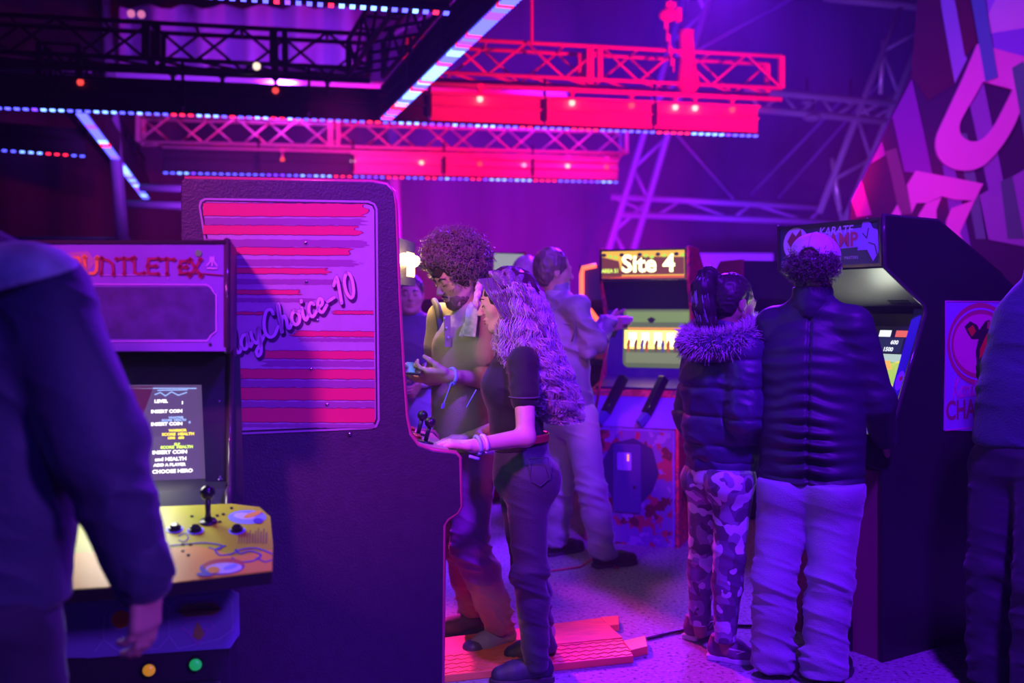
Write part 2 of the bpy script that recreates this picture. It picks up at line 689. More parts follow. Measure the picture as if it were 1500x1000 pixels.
        if disp is not None:
            fn = np.cross(V[Q[:, 2]] - V[Q[:, 0]], V[Q[:, 3]] - V[Q[:, 1]])
            Nn = np.zeros_like(V)
            for i in range(4):
                np.add.at(Nn, Q[:, i], fn)
            Nn /= np.linalg.norm(Nn, axis=1)[:, None] + 1e-12
            V = V + Nn * disp(V, Nn)[:, None]
        M = ROOTM.get(parent.name) if parent is not None else None
        if M is not None:
            M4 = np.array(M)
            V = V @ M4[:3, :3].T + M4[:3, 3]
        me = bpy.data.meshes.new(name)
        me.vertices.add(len(V))
        me.vertices.foreach_set('co', V.astype(np.float32).ravel())
        me.loops.add(len(Q) * 4)
        me.loops.foreach_set('vertex_index', Q.astype(np.int32).ravel())
        me.polygons.add(len(Q))
        me.polygons.foreach_set('loop_start', np.arange(0, len(Q) * 4, 4, dtype=np.int32))
        me.polygons.foreach_set('use_smooth', np.ones(len(Q), dtype=bool))
        if isinstance(m, (list, tuple)):
            for q in m:
                me.materials.append(q)
        else:
            me.materials.append(m)
        me.update(calc_edges=True)
        o = bpy.data.objects.new(name, me)
        COL.objects.link(o)
        if parent is not None:
            o.parent = parent
            if M is not None:
                ROOTM[o.name] = M
        tag(o, tags.get('label'), tags.get('cat'), tags.get('group'), tags.get('kind'))
        return o
# ================================================================== THE HALL
def floor_mat():
    m = mat('speckled_floor', (0.28, 0.27, 0.30), 0.75)
    nt = m.node_tree
    b = nt.nodes['Principled BSDF']
    tc = nt.nodes.new('ShaderNodeTexCoord')
    n = nt.nodes.new('ShaderNodeTexNoise')
    n.inputs['Scale'].default_value = 55
    n.inputs['Detail'].default_value = 3
    r = nt.nodes.new('ShaderNodeValToRGB')
    e = r.color_ramp.elements
    e[0].position, e[0].color = 0.33, (0.05, 0.05, 0.06, 1)
    e[1].position, e[1].color = 0.42, (0.26, 0.25, 0.28, 1)
    x = e.new(0.66)
    x.color = (0.33, 0.32, 0.35, 1)
    x = e.new(0.72)
    x.color = (0.6, 0.6, 0.62, 1)
    nt.links.new(tc.outputs['Object'], n.inputs['Vector'])
    nt.links.new(n.outputs['Fac'], r.inputs[0])
    n3 = nt.nodes.new('ShaderNodeTexNoise')
    n3.inputs['Scale'].default_value = 1.3
    n3.inputs['Detail'].default_value = 4
    nt.links.new(tc.outputs['Object'], n3.inputs['Vector'])
    mx = nt.nodes.new('ShaderNodeMix')
    mx.data_type = 'RGBA'
    mx.blend_type = 'MULTIPLY'
    mx.inputs[0].default_value = 0.5
    nt.links.new(r.outputs[0], mx.inputs[6])
    nt.links.new(n3.outputs['Color'], mx.inputs[7])
    nt.links.new(r.outputs[0], b.inputs['Base Color'])
    bp = nt.nodes.new('ShaderNodeBump')
    bp.inputs['Strength'].default_value = 0.5
    bp.inputs['Distance'].default_value = 0.004
    nt.links.new(n.outputs['Fac'], bp.inputs['Height'])
    nt.links.new(bp.outputs[0], b.inputs['Normal'])
    return m
def struct(o, name=None):
    o['kind'] = 'structure'
    return o

M_TENT = mat('dark_tent_cloth', (0.05, 0.045, 0.09), 0.8, bump=0.3, bscale=2.5, var=0.25, vscale=1.2, stretch=(1, 1, .25))
M_TUBE = mat('pale_painted_tube', (0.30, 0.27, 0.42), 0.45)
M_BLACK = mat('black_paint', (0.02, 0.018, 0.025), 0.45)
M_BLKM = mat('black_metal', (0.035, 0.03, 0.045), 0.35, 0.6)
M_ALU = mat('truss_aluminium', (0.55, 0.52, 0.55), 0.4, 0.55)

struct(MB().box((0, 8.0, -0.05), (26, 22, 0.1)).build('floor', floor_mat()))
WY = 17.5
# the cloth of the back wall hangs in wide folds
mb = MB()
nx, nz = 160, 6
for i in range(nx + 1):
    x = -13 + 26 * i / nx
    for k in range(nz + 1):
        z = 8.2 * k / nz
        mb.v.append(Vector((x, WY + 0.05 * math.sin(x * 5.1) + 0.03 * math.sin(x * 13 + z * .5), z)))
for i in range(nx):
    for k in range(nz):
        a = i * (nz + 1) + k
        mb.f.append((a, a + nz + 1, a + nz + 2, a + 1))
struct(mb.build('wall_back', M_TENT, smooth=True))
struct(MB().box((-13, 8, 4.1), (0.1, 22, 8.2)).build('wall_left', M_TENT))
struct(MB().box((13, 8, 4.1), (0.1, 22, 8.2)).build('wall_right', M_TENT))
struct(MB().box((0, 8, 8.25), (26, 22, 0.1)).build('ceiling', M_TENT))

# --- tent frame: leaning lattice legs and beams, each a piece of the setting
def lattice(name, a0, a1, b0, b1, n, r=0.055, rb=0.03, m=None):
    """two chords a0-a1 and b0-b1 with zigzag webs"""
    m = m or M_TUBE
    root = thing(name, (a1.x, a1.y, 0), 'x', 'frame')
    del root['label'], root['category']
    root['kind'] = 'structure'
    MB().cyl(a0, a1, r).build('chord', m, root, True)
    MB().cyl(b0, b1, r).build('chord', m, root, True)
    for i in range(n):
        t0, t1 = i / n, (i + 1) / n
        p = a0.lerp(a1, t0) if i % 2 == 0 else b0.lerp(b1, t0)
        q = b0.lerp(b1, t1) if i % 2 == 0 else a0.lerp(a1, t1)
        MB().cyl(p, q, rb, n=8).build('web', m, root, True)
    return root
D1 = 15.5
lattice('trim_1', U(1012, -30, D1), U(886, 385, D1), U(1046, -30, D1), U(922, 385, D1), 9)
MB_ = MB
D2 = 13.5
lattice('trim_2', U(1330, -20, D2), U(1200, 312, D2), U(1376, -8, D2), U(1235, 330, D2), 7, 0.045, 0.025)
struct(MB().cyl(U(1293, 58, D2), U(1290, 138, D2), 0.028).build('trim_3', mat('bright_steel', (0.75, 0.72, 0.8), 0.3, 0.4), smooth=True))
struct(MB().cyl(U(1219, 232, D2), U(1230, 308, D2), 0.03).build('trim_4', mat('bright_steel', (0, 0, 0)), smooth=True))
lattice('trim_5', U(1090, 132, D2), U(1316, 152, D2), U(1090, 158, D2), U(1302, 178, D2), 8, 0.05, 0.022)
lattice('trim_6', U(895, 288, D1), U(1205, 304, D1), U(905, 314, D1), U(1240, 326, D1), 6, 0.05, 0.022)
struct(MB().cyl(U(1208, -4, D2), U(1372, 12, D2), 0.06).build('trim_7', M_TUBE, smooth=True))
struct(MB().cyl(U(151, -10, 11.5), U(188, 460, 11.5), 0.07).build('trim_8', M_TUBE, smooth=True))
struct(MB().cyl(U(185, 299, 11.6), U(300, 302, 11.6), 0.045).build('trim_9', M_TUBE, smooth=True))
struct(MB().cyl(U(205, 275, 11.8), U(300, 277, 11.8), 0.045).build('trim_10', M_TUBE, smooth=True))
struct(MB().cyl(U(-20, 350, 11.8), U(190, 352, 11.8), 0.035).build('trim_11', M_TUBE, smooth=True))
struct(MB().cyl(U(575, 150, 15), U(580, 460, 15), 0.1).build('trim_12', M_TUBE, smooth=True))
struct(MB().cyl(U(-40, 96, 11.6), U(830, 141, 12.2), 0.058).build('trim_13', mat('pale_lavender_beam', (0.6, 0.5, 0.85), 0.5), smooth=True))
# bracing cables of the tent wall
for i, (a, b) in enumerate((((985, 190), (1075, 292)), ((1140, 290), (1290, 120)), ((1100, 285), (1230, 150)), ((1010, 80), (1230, -40)), ((700, -20), (560, 60)))):
    struct(MB().cyl(U(*a, 16.5), U(*b, 16.5), 0.018, n=6).build('trim_%d' % (14 + i), M_TUBE))
# lit stretch of the far wall painted as a pale strip, seen between the cabinets on the right
struct(MB().box(U(1075, 384, 16.6), (1.3, 0.05, 0.3)).build('trim_19', mat('lit_wall_band', (0.7, 0.62, 0.9), 0.8)))
# silver duct cloth that hangs under the roof at the left
mb = MB()
for i in range(25):
    x0 = 175 + i * 15
    for j, y in enumerate((10, 60, 100)):
        mb.v.append(U(x0, y + 4 * math.sin(i * 1.7 + j), 14.5 + 0.25 * math.sin(i * 1.35)))
for i in range(24):
    for j in range(2):
        a = i * 3 + j
        mb.f.append((a, a + 3, a + 4, a + 1))
struct(mb.build('trim_20', mat('silver_roof_lining', (0.35, 0.3, 0.6), 0.35, 0.5), smooth=True))

# ================================================================== LIGHTING RIG
M_REDP = mat('fascia_red_lit', (0.55, 0.30, 0.42), 0.6)  # grey panels with the red light tinted into their colour
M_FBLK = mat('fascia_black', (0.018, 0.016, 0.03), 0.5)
LEDM = [glow('led_blue', (0.07, 0.07, 1.0), 5), glow('led_white', (0.13, 0.26, 1.0), 6), glow('led_red', (1.0, 0.015, 0.06), 4.5), glow('led_violet', (0.13, 0.03, 1.0), 5)]
LEDZ = 3.2
def led_bar(a, b, label, split=None, h=0.27, pitch=0.07, wid=0.05, seg=1.15, lw=None, red=False):
    a, b = Vector(a), Vector(b)
    d = (b - a).normalized()
    L = (b - a).length
    yaw = math.atan2(d.y, d.x)
    root = thing('light_bar', (a.x, a.y, LEDZ), label, 'stage light', 'light bars of the overhead rig', yaw=yaw)
    n = max(1, round(L / seg))
    for i in range(n):
        x0, x1 = L * i / n + .008, L * (i + 1) / n - .008
        t = (i + .5) / n
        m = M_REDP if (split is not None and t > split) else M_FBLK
        p = MB().box(((x0 + x1) / 2, 0.05, h / 2 + .02), (x1 - x0, 0.04, h)).build('fascia_panel', m, root, world=False, bevel=.006)
        MB().box(((x0 + x1) / 2, 0.02, h + .01), (x1 - x0, 0.10, 0.03)).build('flange', m, p, world=False)
        MB().box(((x0 + x1) / 2, 0.015, h * .62), (x1 - x0, 0.05, 0.018)).build('ridge', m, p, world=False)
        if i:
            c = MB().box((x0 - .008, 0.0, h * .62), (0.035, 0.06, h * .8))
            c.cyl((x0 - .008, 0, h), (x0 - .008, 0, h + .2), 0.014, n=8)
            c.build('clamp', M_BLKM, root, world=False)
    MB().box((L / 2, 0.02, 0.012), (L, max(0.05, wid), 0.022)).build('led_channel', M_BLKM, root, world=False)
    # single diodes share one mesh for each colour
    proto = []
    k = int(L / pitch)
    run = 0
    for m in LEDM:
        me = bpy.data.meshes.new('led')
        t = MB().box((0, 0, 0), (pitch * .5, wid * .8, 0.014))
        me.from_pydata([tuple(q) for q in t.v], [], t.f)
        me.materials.append(m)
        proto.append(me)
    c = 0
    for i in range(k):
        if run <= 0:
            q = random.random()
            c = 0 if q < .5 else 1 if q < .72 else 2 if q < .9 else 3
            run = random.choice((1, 1, 2, 3))
        run -= 1
        o = bpy.data.objects.new('led', proto[c])
        COL.objects.link(o)
        o.parent = root
        o.location = ((i + .5) * L / k, 0.02, -0.006)
    return root

def truss(a, b, label, m, H=0.32, Wd=0.32, zt=4.0, r=0.022, cell=0.42, extra=(), group='box trusses of the overhead rig'):
    a, b = Vector((a[0], a[1], zt)), Vector((b[0], b[1], zt))
    d = (b - a).normalized()
    L = (b - a).length
    yaw = math.atan2(d.y, d.x)
    root = thing('box_truss', (a.x, a.y, zt - H), label, 'truss', group, yaw=yaw)
    for y in (0, Wd):
        for z in (0, H):
            MB().cyl((0, y, z), (L, y, z), r, n=8).build('chord', m, root, True, world=False)
    n = max(2, round(L / cell))
    n += n % 2
    def shared(name, vs):
        me = bpy.data.meshes.new(name)
        t = MB()
        t.cyl(*vs, r * .62, n=6)
        me.from_pydata([tuple(q) for q in t.v], [], t.f)
        me.materials.append(m)
        for p in me.polygons:
            p.use_smooth = True
        return me
    w_ = L / n
    up = shared('brace', ((0, 0, 0), (w_, 0, H)))
    dn = shared('brace', ((0, 0, H), (w_, 0, 0)))
    tp = shared('tie', ((0, 0, H), (0, Wd, H)))
    bt = shared('tie', ((0, 0, 0), (w_, Wd, 0)))
    for i in range(n):
        for y, me in ((0, up if i % 2 == 0 else dn), (Wd, dn if i % 2 == 0 else up)):
            o = bpy.data.objects.new('brace', me)
            COL.objects.link(o)
            o.parent = root
            o.location = (i * w_, y, 0)
        for me in (tp, bt):
            o = bpy.data.objects.new('tie', me)
            COL.objects.link(o)
            o.parent = root
            o.location = (i * w_, 0, 0)
    for x in (0.0,) + tuple(extra) + (L,):
        for y in (0, Wd):
            MB().box((x, y, H / 2), (0.07 if x in extra else 0.05, 0.05, H)).build('end_post', m, root, world=False)
            if x in extra:
                MB().box((x + .1, y, H / 2), (0.05, 0.05, H)).build('end_post', m, root, world=False)
    return root
def lamp_pipe(a, b, label, m, z, xs, bulb):
    a, b = Vector((a[0], a[1], z)), Vector((b[0], b[1], z))
    d = (b - a).normalized()
    L = (b - a).length
    root = thing('lamp_pipe', (a.x, a.y, z), label, 'pipe', 'pipes of small lamps under the trusses', yaw=math.atan2(d.y, d.x))
    MB().cyl((0, 0, 0), (L, 0, 0), 0.026, n=10).build('pipe', m, root, True, world=False)
    for i, x in enumerate(xs):
        x = x * L
        h = MB().cyl((x, 0, -.02), (x, 0, -.10), 0.018, n=8)
        h.box((x, 0, -.01), (.06, .07, .05))
        h = h.build('lamp_holder', m, root, world=False)
        MB().sphere((x, 0, -.125), 0.03, 10, 6).build('bulb', bulb[i % len(bulb)], h, True, world=False)
    return root

def ext(a, b, ta, tb):
    a, b = Vector(a), Vector(b)
    return a + (b - a) * ta, a + (b - a) * tb

B0, B1 = UZ(0, 157, LEDZ), UZ(1113, 198, LEDZ)
b0, b1 = ext(B0, B1, -0.1, 1)
led_bar(b0, b1, 'long light bar crossing the whole rig, black at left and lit red at right', split=.585, pitch=.072)
D0, D1_ = UZ(237, 252, LEDZ), UZ(907, 266, LEDZ)
led_bar(D0, D1_, 'far light bar right above the striped cabinet, lit red at its right', split=.33, pitch=.085, wid=.06)
E0, E1 = UZ(400, -1, LEDZ), UZ(662, 17, LEDZ)
e0, e1 = ext(E0, E1, -1.2, 1)
led_bar(e0, e1, 'short light bar cut off by the top edge left of the diagonal bar', pitch=.06)
A0, A1 = UZ(740, 2, LEDZ), UZ(562, 174, LEDZ)
a0, a1 = ext(A0, A1, -0.25, 1)
led_bar(a1, a0, 'wide diagonal light bar running away from the camera to the long bar', pitch=.05, wid=.12)
C0, C1 = UZ(115, 165, LEDZ), UZ(212, 290, LEDZ)
led_bar(C1, C0, 'diagonal light bar at the left running back from the long bar', pitch=.11, wid=.11)
F0, F1 = UZ(0, 219, LEDZ), UZ(127, 228, LEDZ)
f0, f1 = ext(F0, F1, -0.8, 1)
led_bar(f0, f1, 'short dark light bar at the far left edge of the rig', pitch=.085)

def up(v, dx=0.0, dy=0.0):
    return (v.x + dx, v.y + dy)
M_RT = mat('truss_red_lit', (0.62, 0.34, 0.38), 0.45)  # red light is tinted into the colour of the lit trusses
t0 = b0.lerp(b1, .0)
t1 = b0.lerp(b1, .50)
t2 = b0.lerp(b1, 1.03)
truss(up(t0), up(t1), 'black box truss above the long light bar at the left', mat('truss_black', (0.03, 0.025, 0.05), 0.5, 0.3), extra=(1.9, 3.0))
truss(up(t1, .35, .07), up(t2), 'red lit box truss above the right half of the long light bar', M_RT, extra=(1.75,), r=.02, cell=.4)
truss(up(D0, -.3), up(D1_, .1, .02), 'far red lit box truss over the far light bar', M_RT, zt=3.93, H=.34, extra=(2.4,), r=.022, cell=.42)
truss(up(a0), up(a1), 'black box truss above the wide diagonal light bar', mat('truss_black', (0, 0, 0)), zt=3.9)
truss(up(C0), up(C1), 'dark box truss above the left diagonal light bar', mat('truss_black', (0, 0, 0)), zt=3.8)
BU = [glow('small_lamp_warm', (1.0, 0.35, 0.28), 3), glow('small_lamp_red', (1.0, 0.06, 0.05), 1.5), glow('small_lamp_pink', (1.0, 0.4, 0.7), 1.5)]
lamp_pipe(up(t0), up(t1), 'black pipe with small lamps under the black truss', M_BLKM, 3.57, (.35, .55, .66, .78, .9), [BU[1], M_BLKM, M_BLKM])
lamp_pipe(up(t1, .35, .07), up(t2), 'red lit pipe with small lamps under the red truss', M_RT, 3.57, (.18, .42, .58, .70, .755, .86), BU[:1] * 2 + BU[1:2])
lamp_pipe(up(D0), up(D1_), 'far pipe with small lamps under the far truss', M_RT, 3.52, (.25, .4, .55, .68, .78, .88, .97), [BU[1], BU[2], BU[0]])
# chain hoist over the red truss
H = U(979, 22, 9.7)
hr = thing('chain_hoist', H, 'red lit chain hoist with a chain bag above the red truss', 'hoist')
MB().sphere(H, 0.085, 16, 10, (1.15, .8, .8)).build('motor', mat('hoist_red', (0.7, 0.12, 0.1), 0.4), hr, True)
MB().box(H + Vector((.02, 0, .09)), (.1, .1, .05)).box(H + Vector((.1, 0, .0)), (.05, .09, .13)).build('bracket', mat('hoist_red', (0, 0, 0)), hr, bevel=.005)
t = MB()
for i in range(70):
    z = H.z + .12 + i * .055
    t.box((H.x + .02, H.y, z), (.012 if i % 2 else .035, .035 if i % 2 else .012, .06))
t.build('chain', M_RT, hr, kind='stuff')
t = MB()
for i in range(8):
    z = H.z - .1 - i * .06
    t.box((H.x - .02 + .01 * i, H.y, z), (.012 if i % 2 else .04, .035 if i % 2 else .012, .07))
t.build('hook_chain', M_RT, hr)
q = U(1005, 45, 9.85)
t = MB()
t.tube([(q.x, q.y, q.z), (q.x + .0, q.y, q.z - .05), (q.x + .01, q.y, q.z - .3), (q.x + .02, q.y, q.z - .55), (q.x + .02, q.y, q.z - .62)], [.085, .075, .08, .12, .06], 14)
t.build('chain_bag', mat('bag_cloth_red', (0.6, 0.16, 0.15), 0.8, bump=.4, bscale=20), hr, True)
# drop cable at the centre
c0 = U(779, 98, 9.4)
tag(MB().cyl((c0.x, c0.y, 3.95), (c0.x, c0.y, 8.1), .014, n=8).build('drop_cable', M_RT), 'thin vertical drop cable holding the red truss', 'cable')
# small spotlight heads hung on the tent beam at the right
for i, (x, y, s) in enumerate(((1190, 172, .1), (1182, 150, .06), (1246, 150, .05))):
    q = U(x, y, 13.5)
    rt = thing('stage_spotlight', q, ('pale spotlight head hanging under the lattice beam', 'tiny lamp clipped to the lattice beam above the pale spotlight', 'tiny lamp at the right end of the lattice beam')[i], 'stage light')
    MB().sphere(q, s, 12, 8, (1.3, 1, .55)).build('lamp_head', M_TUBE, rt, True)
    MB().cyl(q + Vector((0, 0, s * .4)), q + Vector((0, 0, .32)), .02, n=8).build('bracket', M_BLKM, rt)
# round lamp boxes on the black truss
for i, (x, y) in enumerate(((192, 20), (207, 21), (376, 97))):
    q = U(x, y, 8.9)
    tag(MB().sphere(q, .035, 10, 8).build('marker_lamp', glow('marker_pink' if i < 2 else 'marker_white', (1, .25, .6) if i < 2 else (1, .75, .6), .8 if i < 2 else 1.5), smooth=True),
        ('pink round lamp on the black truss, nearer the edge', 'pink round lamp on the black truss, second from the edge', 'small whitish square lamp under the black truss')[i], 'lamp')

# ================================================================== BIG LETTERED SCENIC WALL (upper right)
MY = 8.2
mf = Fr((U(1380, 200, MY)), (1, 0.0, 0), (0, 0, 1))
mr = thing('scenic_wall', (mf.o.x, MY, 0), 'huge tilted scenic wall with big pink letters and diagonal coloured stripes', 'stage set')
def mp(pts):
    return [mf.px(1100 + x / 2.857, y / 2.857) for x, y in pts]
mb = MB()
mb.poly(mf, mp([(800, -60), (680, 300), (590, 490), (500, 680), (420, 850), (400, 1300), (1500, 1300), (1500, -60)]), -.06, 0)
mb.build('backing_board', mat('scenic_black', (0.03, 0.012, 0.05), 0.7), mr)
def panel(col, pts, d, name='stripe', rough=.55):
    key = 'scenic_%d_%d_%d' % tuple(int(c * 255) for c in col)
    MB().poly(mf, mp(pts), d, d + .012).build(name, mat(key, col, rough), mr)
panel((.07, .008, .03), [(700, -60), (800, -60), (790, 60), (850, 350), (740, 420), (670, 320)], .0)
panel((.35, .33, .75), [(780, -60), (835, -60), (900, 250), (850, 350)], .005)
panel((.10, .01, .03), [(838, -60), (900, -60), (942, 180), (892, 240)], .006)
panel((.45, .28, .9), [(960, -60), (1060, -60), (975, 90)], .004)
panel((.80, .60, .95), [(1050, -60), (1500, -60), (1500, 60), (985, 145), (975, 90)], .008, 'letter')
panel((.30, .18, .85), [(985, 145), (1500, 20), (1500, 320), (1000, 205)], .006)
panel((.26, .05, .42), [(670, 335), (720, 560), (755, 730), (640, 720), (590, 490)], .006)
panel((.18, .12, .16), [(560, 635), (605, 620), (672, 895), (620, 900)], .009)
panel((.28, .05, .42), [(545, 595), (560, 650), (500, 685)], .006)
panel((.28, .05, .42), [(460, 755), (502, 900), (440, 910), (418, 840)], .006)
panel((.20, .12, .45), [(800, 690), (850, 705), (930, 1100), (860, 1100)], .004)
panel((.12, .30, .26), [(860, 560), (900, 560), (990, 1000), (940, 1000)], .003)
panel((.28, .18, .5), [(900, 380), (970, 350), (1060, 800), (1000, 830)], .005)
panel((.30, .20, .5), [(1143, 710), (950, 820), (980, 1000), (1500, 1100), (1500, 560)], .003)
panel((.08, .22, .18), [(1040, 760), (1090, 740), (1140, 1000), (1070, 1000)], .006)
# ring letter: a closed bowl with a hole, drawn as a ring of quads
outer = spline([(940, 188), (880, 330), (810, 480), (768, 580), (775, 655), (820, 700), (885, 716), (955, 700), (1020, 640), (1075, 560), (1112, 480), (1140, 380), (1150, 245)], 4)
inner = spline([(962, 345), (925, 410), (890, 470), (866, 520), (868, 560), (885, 582), (915, 595), (950, 590), (978, 570), (1010, 530), (1045, 465), (1070, 415), (1088, 378)], 4)
outer = [(p.x, p.y) for p in [Vector((*q, 0)) if not isinstance(q, Vector) else q for q in outer]]
inner = [(p.x, p.y) for p in inner]
mb = MB()
for i in range(len(outer) - 1):
    mb.poly(mf, mp([outer[i], outer[i + 1], inner[i + 1], inner[i]]), .014, .04)
mb.poly(mf, mp([outer[0], inner[0], inner[-1], outer[-1]]), .014, .04)
mb.build('letter', mat('scenic_letter', (.9, .28, .72), .5), mr)
mb = MB()
mb.poly(mf, mp([(685, 716), (965, 770), (930, 840), (845, 836), (795, 822), (730, 850), (688, 850), (668, 890), (648, 775)]), .014, .03)
mb.poly(mf, mp([(930, 838), (868, 975), (1000, 1300), (830, 1200), (812, 925), (835, 872)]), .014, .03)
mb.poly(mf, mp([(728, 852), (790, 828), (770, 880), (775, 1100), (640, 1100), (700, 895)]), .014, .03)
mb.poly(mf, mp([(608, 858), (622, 892), (625, 1000), (575, 1000), (586, 895)]), .014, .03)
mb.build('letter', mat('scenic_letter', (0, 0, 0)), mr)
panel((.10, .32, .50), [(900, -60), (955, -60), (1020, 330), (970, 348)], .045)
panel((.10, .34, .26), [(1080, 290), (1126, 262), (1143, 340), (1230, 640), (1150, 680)], .045)
# ================================================================== ARCADE CABINETS
M_SIDE = mat('cabinet_black_laminate', (0.035, 0.022, 0.05), 0.42, bump=.12, bscale=180)
M_SIDEP = mat('cabinet_side_purple_black', (0.036, 0.020, 0.045), 0.5, bump=.25, bscale=140, var=.12, vscale=30)
M_TMOLD = mat('black_t_molding', (0.03, 0.02, 0.03), 0.25)
M_SCREEN = mat('dark_glass', (0.01, 0.01, 0.015), 0.08)
M_CHROME = mat('chrome', (0.75, 0.75, 0.8), 0.15, 1.0)
M_STEEL = mat('grey_steel', (0.35, 0.34, 0.4), 0.35, 0.7)
M_RUB = mat('black_plastic', (0.02, 0.02, 0.025), 0.3)

def side_prism(fr, pts, d0, d1, m, root, name='side_panel', bevel=.004, **k):
    return MB().poly(fr, pts, d0, d1).build(name, m, root, bevel=bevel, **k)

# ------------------------------------------------------------------ tall striped cabinet seen from its side
dv = Vector((0.98, 0.2, 0)).normalized()
P0 = U(265, 454, 3.2)
pf = Fr((P0.x, P0.y, 0), dv, (0, 0, 1))          # normal towards the camera
pc = thing('arcade_cabinet', (P0.x, P0.y, 0), 'tall dark arcade cabinet seen from its side with a pink striped side graphic', 'arcade cabinet')
Wp = 0.62
def ppx(pts):
    return [pf.px(x, y) for x, y in pts]
bot = 0.0
prof = ppx([(265, 266), (270, 261), (545, 266), (566, 270), (576, 280), (579, 300), (584, 430), (590, 540), (595, 610), (600, 636), (612, 652), (634, 660), (668, 664), (673, 670), (675, 742), (670, 751), (656, 760), (650, 770), (648, 1000)])
u1 = prof[-1][0]
prof += [(u1, bot), (prof[0][0], bot)]
side_prism(pf, prof, -.02, 0, M_SIDEP, pc)
side_prism(pf, prof, -Wp, -Wp + .02, M_SIDEP, pc)
# edge strip (T-molding) follows the front outline of both sides
for d in (-.019, -Wp + .001):
    pts = [pf.p(a, b, d + .009) for a, b in prof[1:20]]
    MB().tube(pts, .0095, 6).build('t_molding', mat('red_t_molding', (0.45, 0.08, 0.14), 0.3), pc, True)
# body between the sides
inn = ppx([(268, 266), (545, 272), (566, 276), (570, 300), (571, 352), (545, 372), (530, 560), (578, 606), (590, 640), (606, 655), (664, 668), (668, 742), (646, 764), (643, 1000)])
inn += [(inn[-1][0], .05), (inn[0][0], .05)]
MB().poly(pf, inn, -Wp + .021, -.021).build('cabinet_body', M_BLACK, pc)
def across(p, q, name, m, root, fr=pf, W=Wp, i=.03, th=.006, off=.002, **k):
    """a plate between the sides along profile edge p-q (given in px)"""
    a, b = fr.px(*p), fr.px(*q)
    f = Fr(fr.p(a[0], a[1], -i), -fr.n, fr.p(b[0], b[1], -i) - fr.p(a[0], a[1], -i))
    L = (Vector(a) - Vector(b)).length
    MB().rect(f, 0, 0, W - 2 * i, L, off, off + th).build(name, m, root, **k)
    return f, L
across((571, 352), (566, 284), 'marquee', glow('marquee_glow_dim', (1.0, .55, .35), 1.2), pc)
across((530, 560), (545, 372), 'screen', glow('striped_cab_screen', (.75, .95, .55), 2.3), pc, i=.09)
cpf, L = across((606, 655), (578, 606), 'instruction_plate', M_RUB, pc)
cpf, L = across((664, 668), (606, 655), 'control_panel', mat('control_panel_pink', (.5, .18, .3), .4), pc, off=.001)
for x in (.14, .38):
    o = MB().cyl(cpf.p(x, .08, 0), cpf.p(x, .08, .07), .008, n=8).sphere(cpf.p(x, .08, .08), .02, 12, 8)
    o.cyl(cpf.p(x, .08, .004), cpf.p(x, .08, .012), .03)
    o.build('joystick', M_RUB, pc, True)
for x in (.22, .27, .46, .51):
    MB().cyl(cpf.p(x, .1, .004), cpf.p(x, .1, .018), .016).build('push_button', mat('red_plastic', (.6, .03, .05), .3), pc, bevel=.002)
for zb in (.12,):
    f = Fr(pf.p(prof[18][0] - .005, 0, -.02), -pf.n, (0, 0, 1))
    MB().rect(f, .12, .25, .48, .72, 0, .012).build('coin_door', M_STEEL, pc, bevel=.004)

# side graphic
g = MB().poly(pf, rrp := [pf.px(x, y) for x, y in ([(291, 302), (293, 294), (300, 290), (540, 294), (549, 298), (553, 306), (556, 615), (552, 625), (545, 628), (352, 636), (345, 634)])], 0, .003)
graphic = g.build('side_graphic', mat('graphic_frame_lavender', (.45, .32, .42), .3, .2), pc)
MB().poly(pf, ppx([(294, 303), (296, 296), (301, 293), (539, 297), (547, 300), (550, 307), (553, 614), (550, 622), (544, 625), (353, 633), (348, 630)]), .003, .0036).build('border_line', M_BLACK, graphic)
M_LAV = mat('graphic_silver_lavender', (.50, .40, .46), .30, .25, var=.05, vscale=20)
MB().poly(pf, ppx([(297, 304), (299, 298), (303, 295.5), (538, 299.5), (545, 302), (548, 308), (550.5, 613), (547, 620), (543, 622.5), (355, 630), (351, 628)]), .0036, .0042).build('graphic_sheet', M_LAV, graphic)
M_PINK = mat('stripe_pink', (.62, .03, .10), .4)
M_GREY = mat('stripe_dusk', (.26, .11, .22), .4)
M_OUT = mat('stripe_outline', (.06, .01, .07), .4)
def ragged(x0, x1, y0, y1, L=False, R=True, d=.0045, m=None, grow=0.0, seed=0):
    rnd = random.Random(seed)
    n = 34
    top, botm = [], []
    for i in range(n + 1):
        x = x0 + (x1 - x0) * i / n
        sl = (x - 297) * 0.006
        top.append((x, y0 + sl + rnd.uniform(-.6, .6) - grow))
        botm.append((x, y1 + sl + rnd.uniform(-.6, .6) + grow))
    h = y1 - y0
    end = []
    if R:
        for k, f in enumerate((.1, .25, .4, .55, .75, .9)):
            end.append((x1 + rnd.uniform(-.9, .9) * h * (.9 if h < 12 else .6) + grow * 2, y0 + h * f + (x1 - 297) * .006))
    st = []
    if L:
        for f in (.9, .7, .5, .3, .1):
            st.append((x0 + rnd.uniform(-.9, .9) * h - grow * 2, y0 + h * f))
    pts = ppx(top + end + botm[::-1] + st)
    return MB().poly(pf, pts, d, d + .0004)
pinks = [(298, 537, 297.5, 316, 0, 1), (298, 525, 330, 343, 0, 1), (298, 510, 362, 372.5, 0, 1), (299, 480, 392, 400, 0, 1), (300, 440, 424, 430.5, 0, 1), (300, 386, 456.5, 460, 0, 1),
         (490, 547, 454, 458.5, 1, 0), (430, 548, 484, 491.5, 1, 0), (381, 548, 513, 524, 1, 0), (350, 549, 540, 553.5, 0, 0), (349, 549, 567, 584.5, 0, 0), (350, 549, 596.5, 617, 0, 0)]
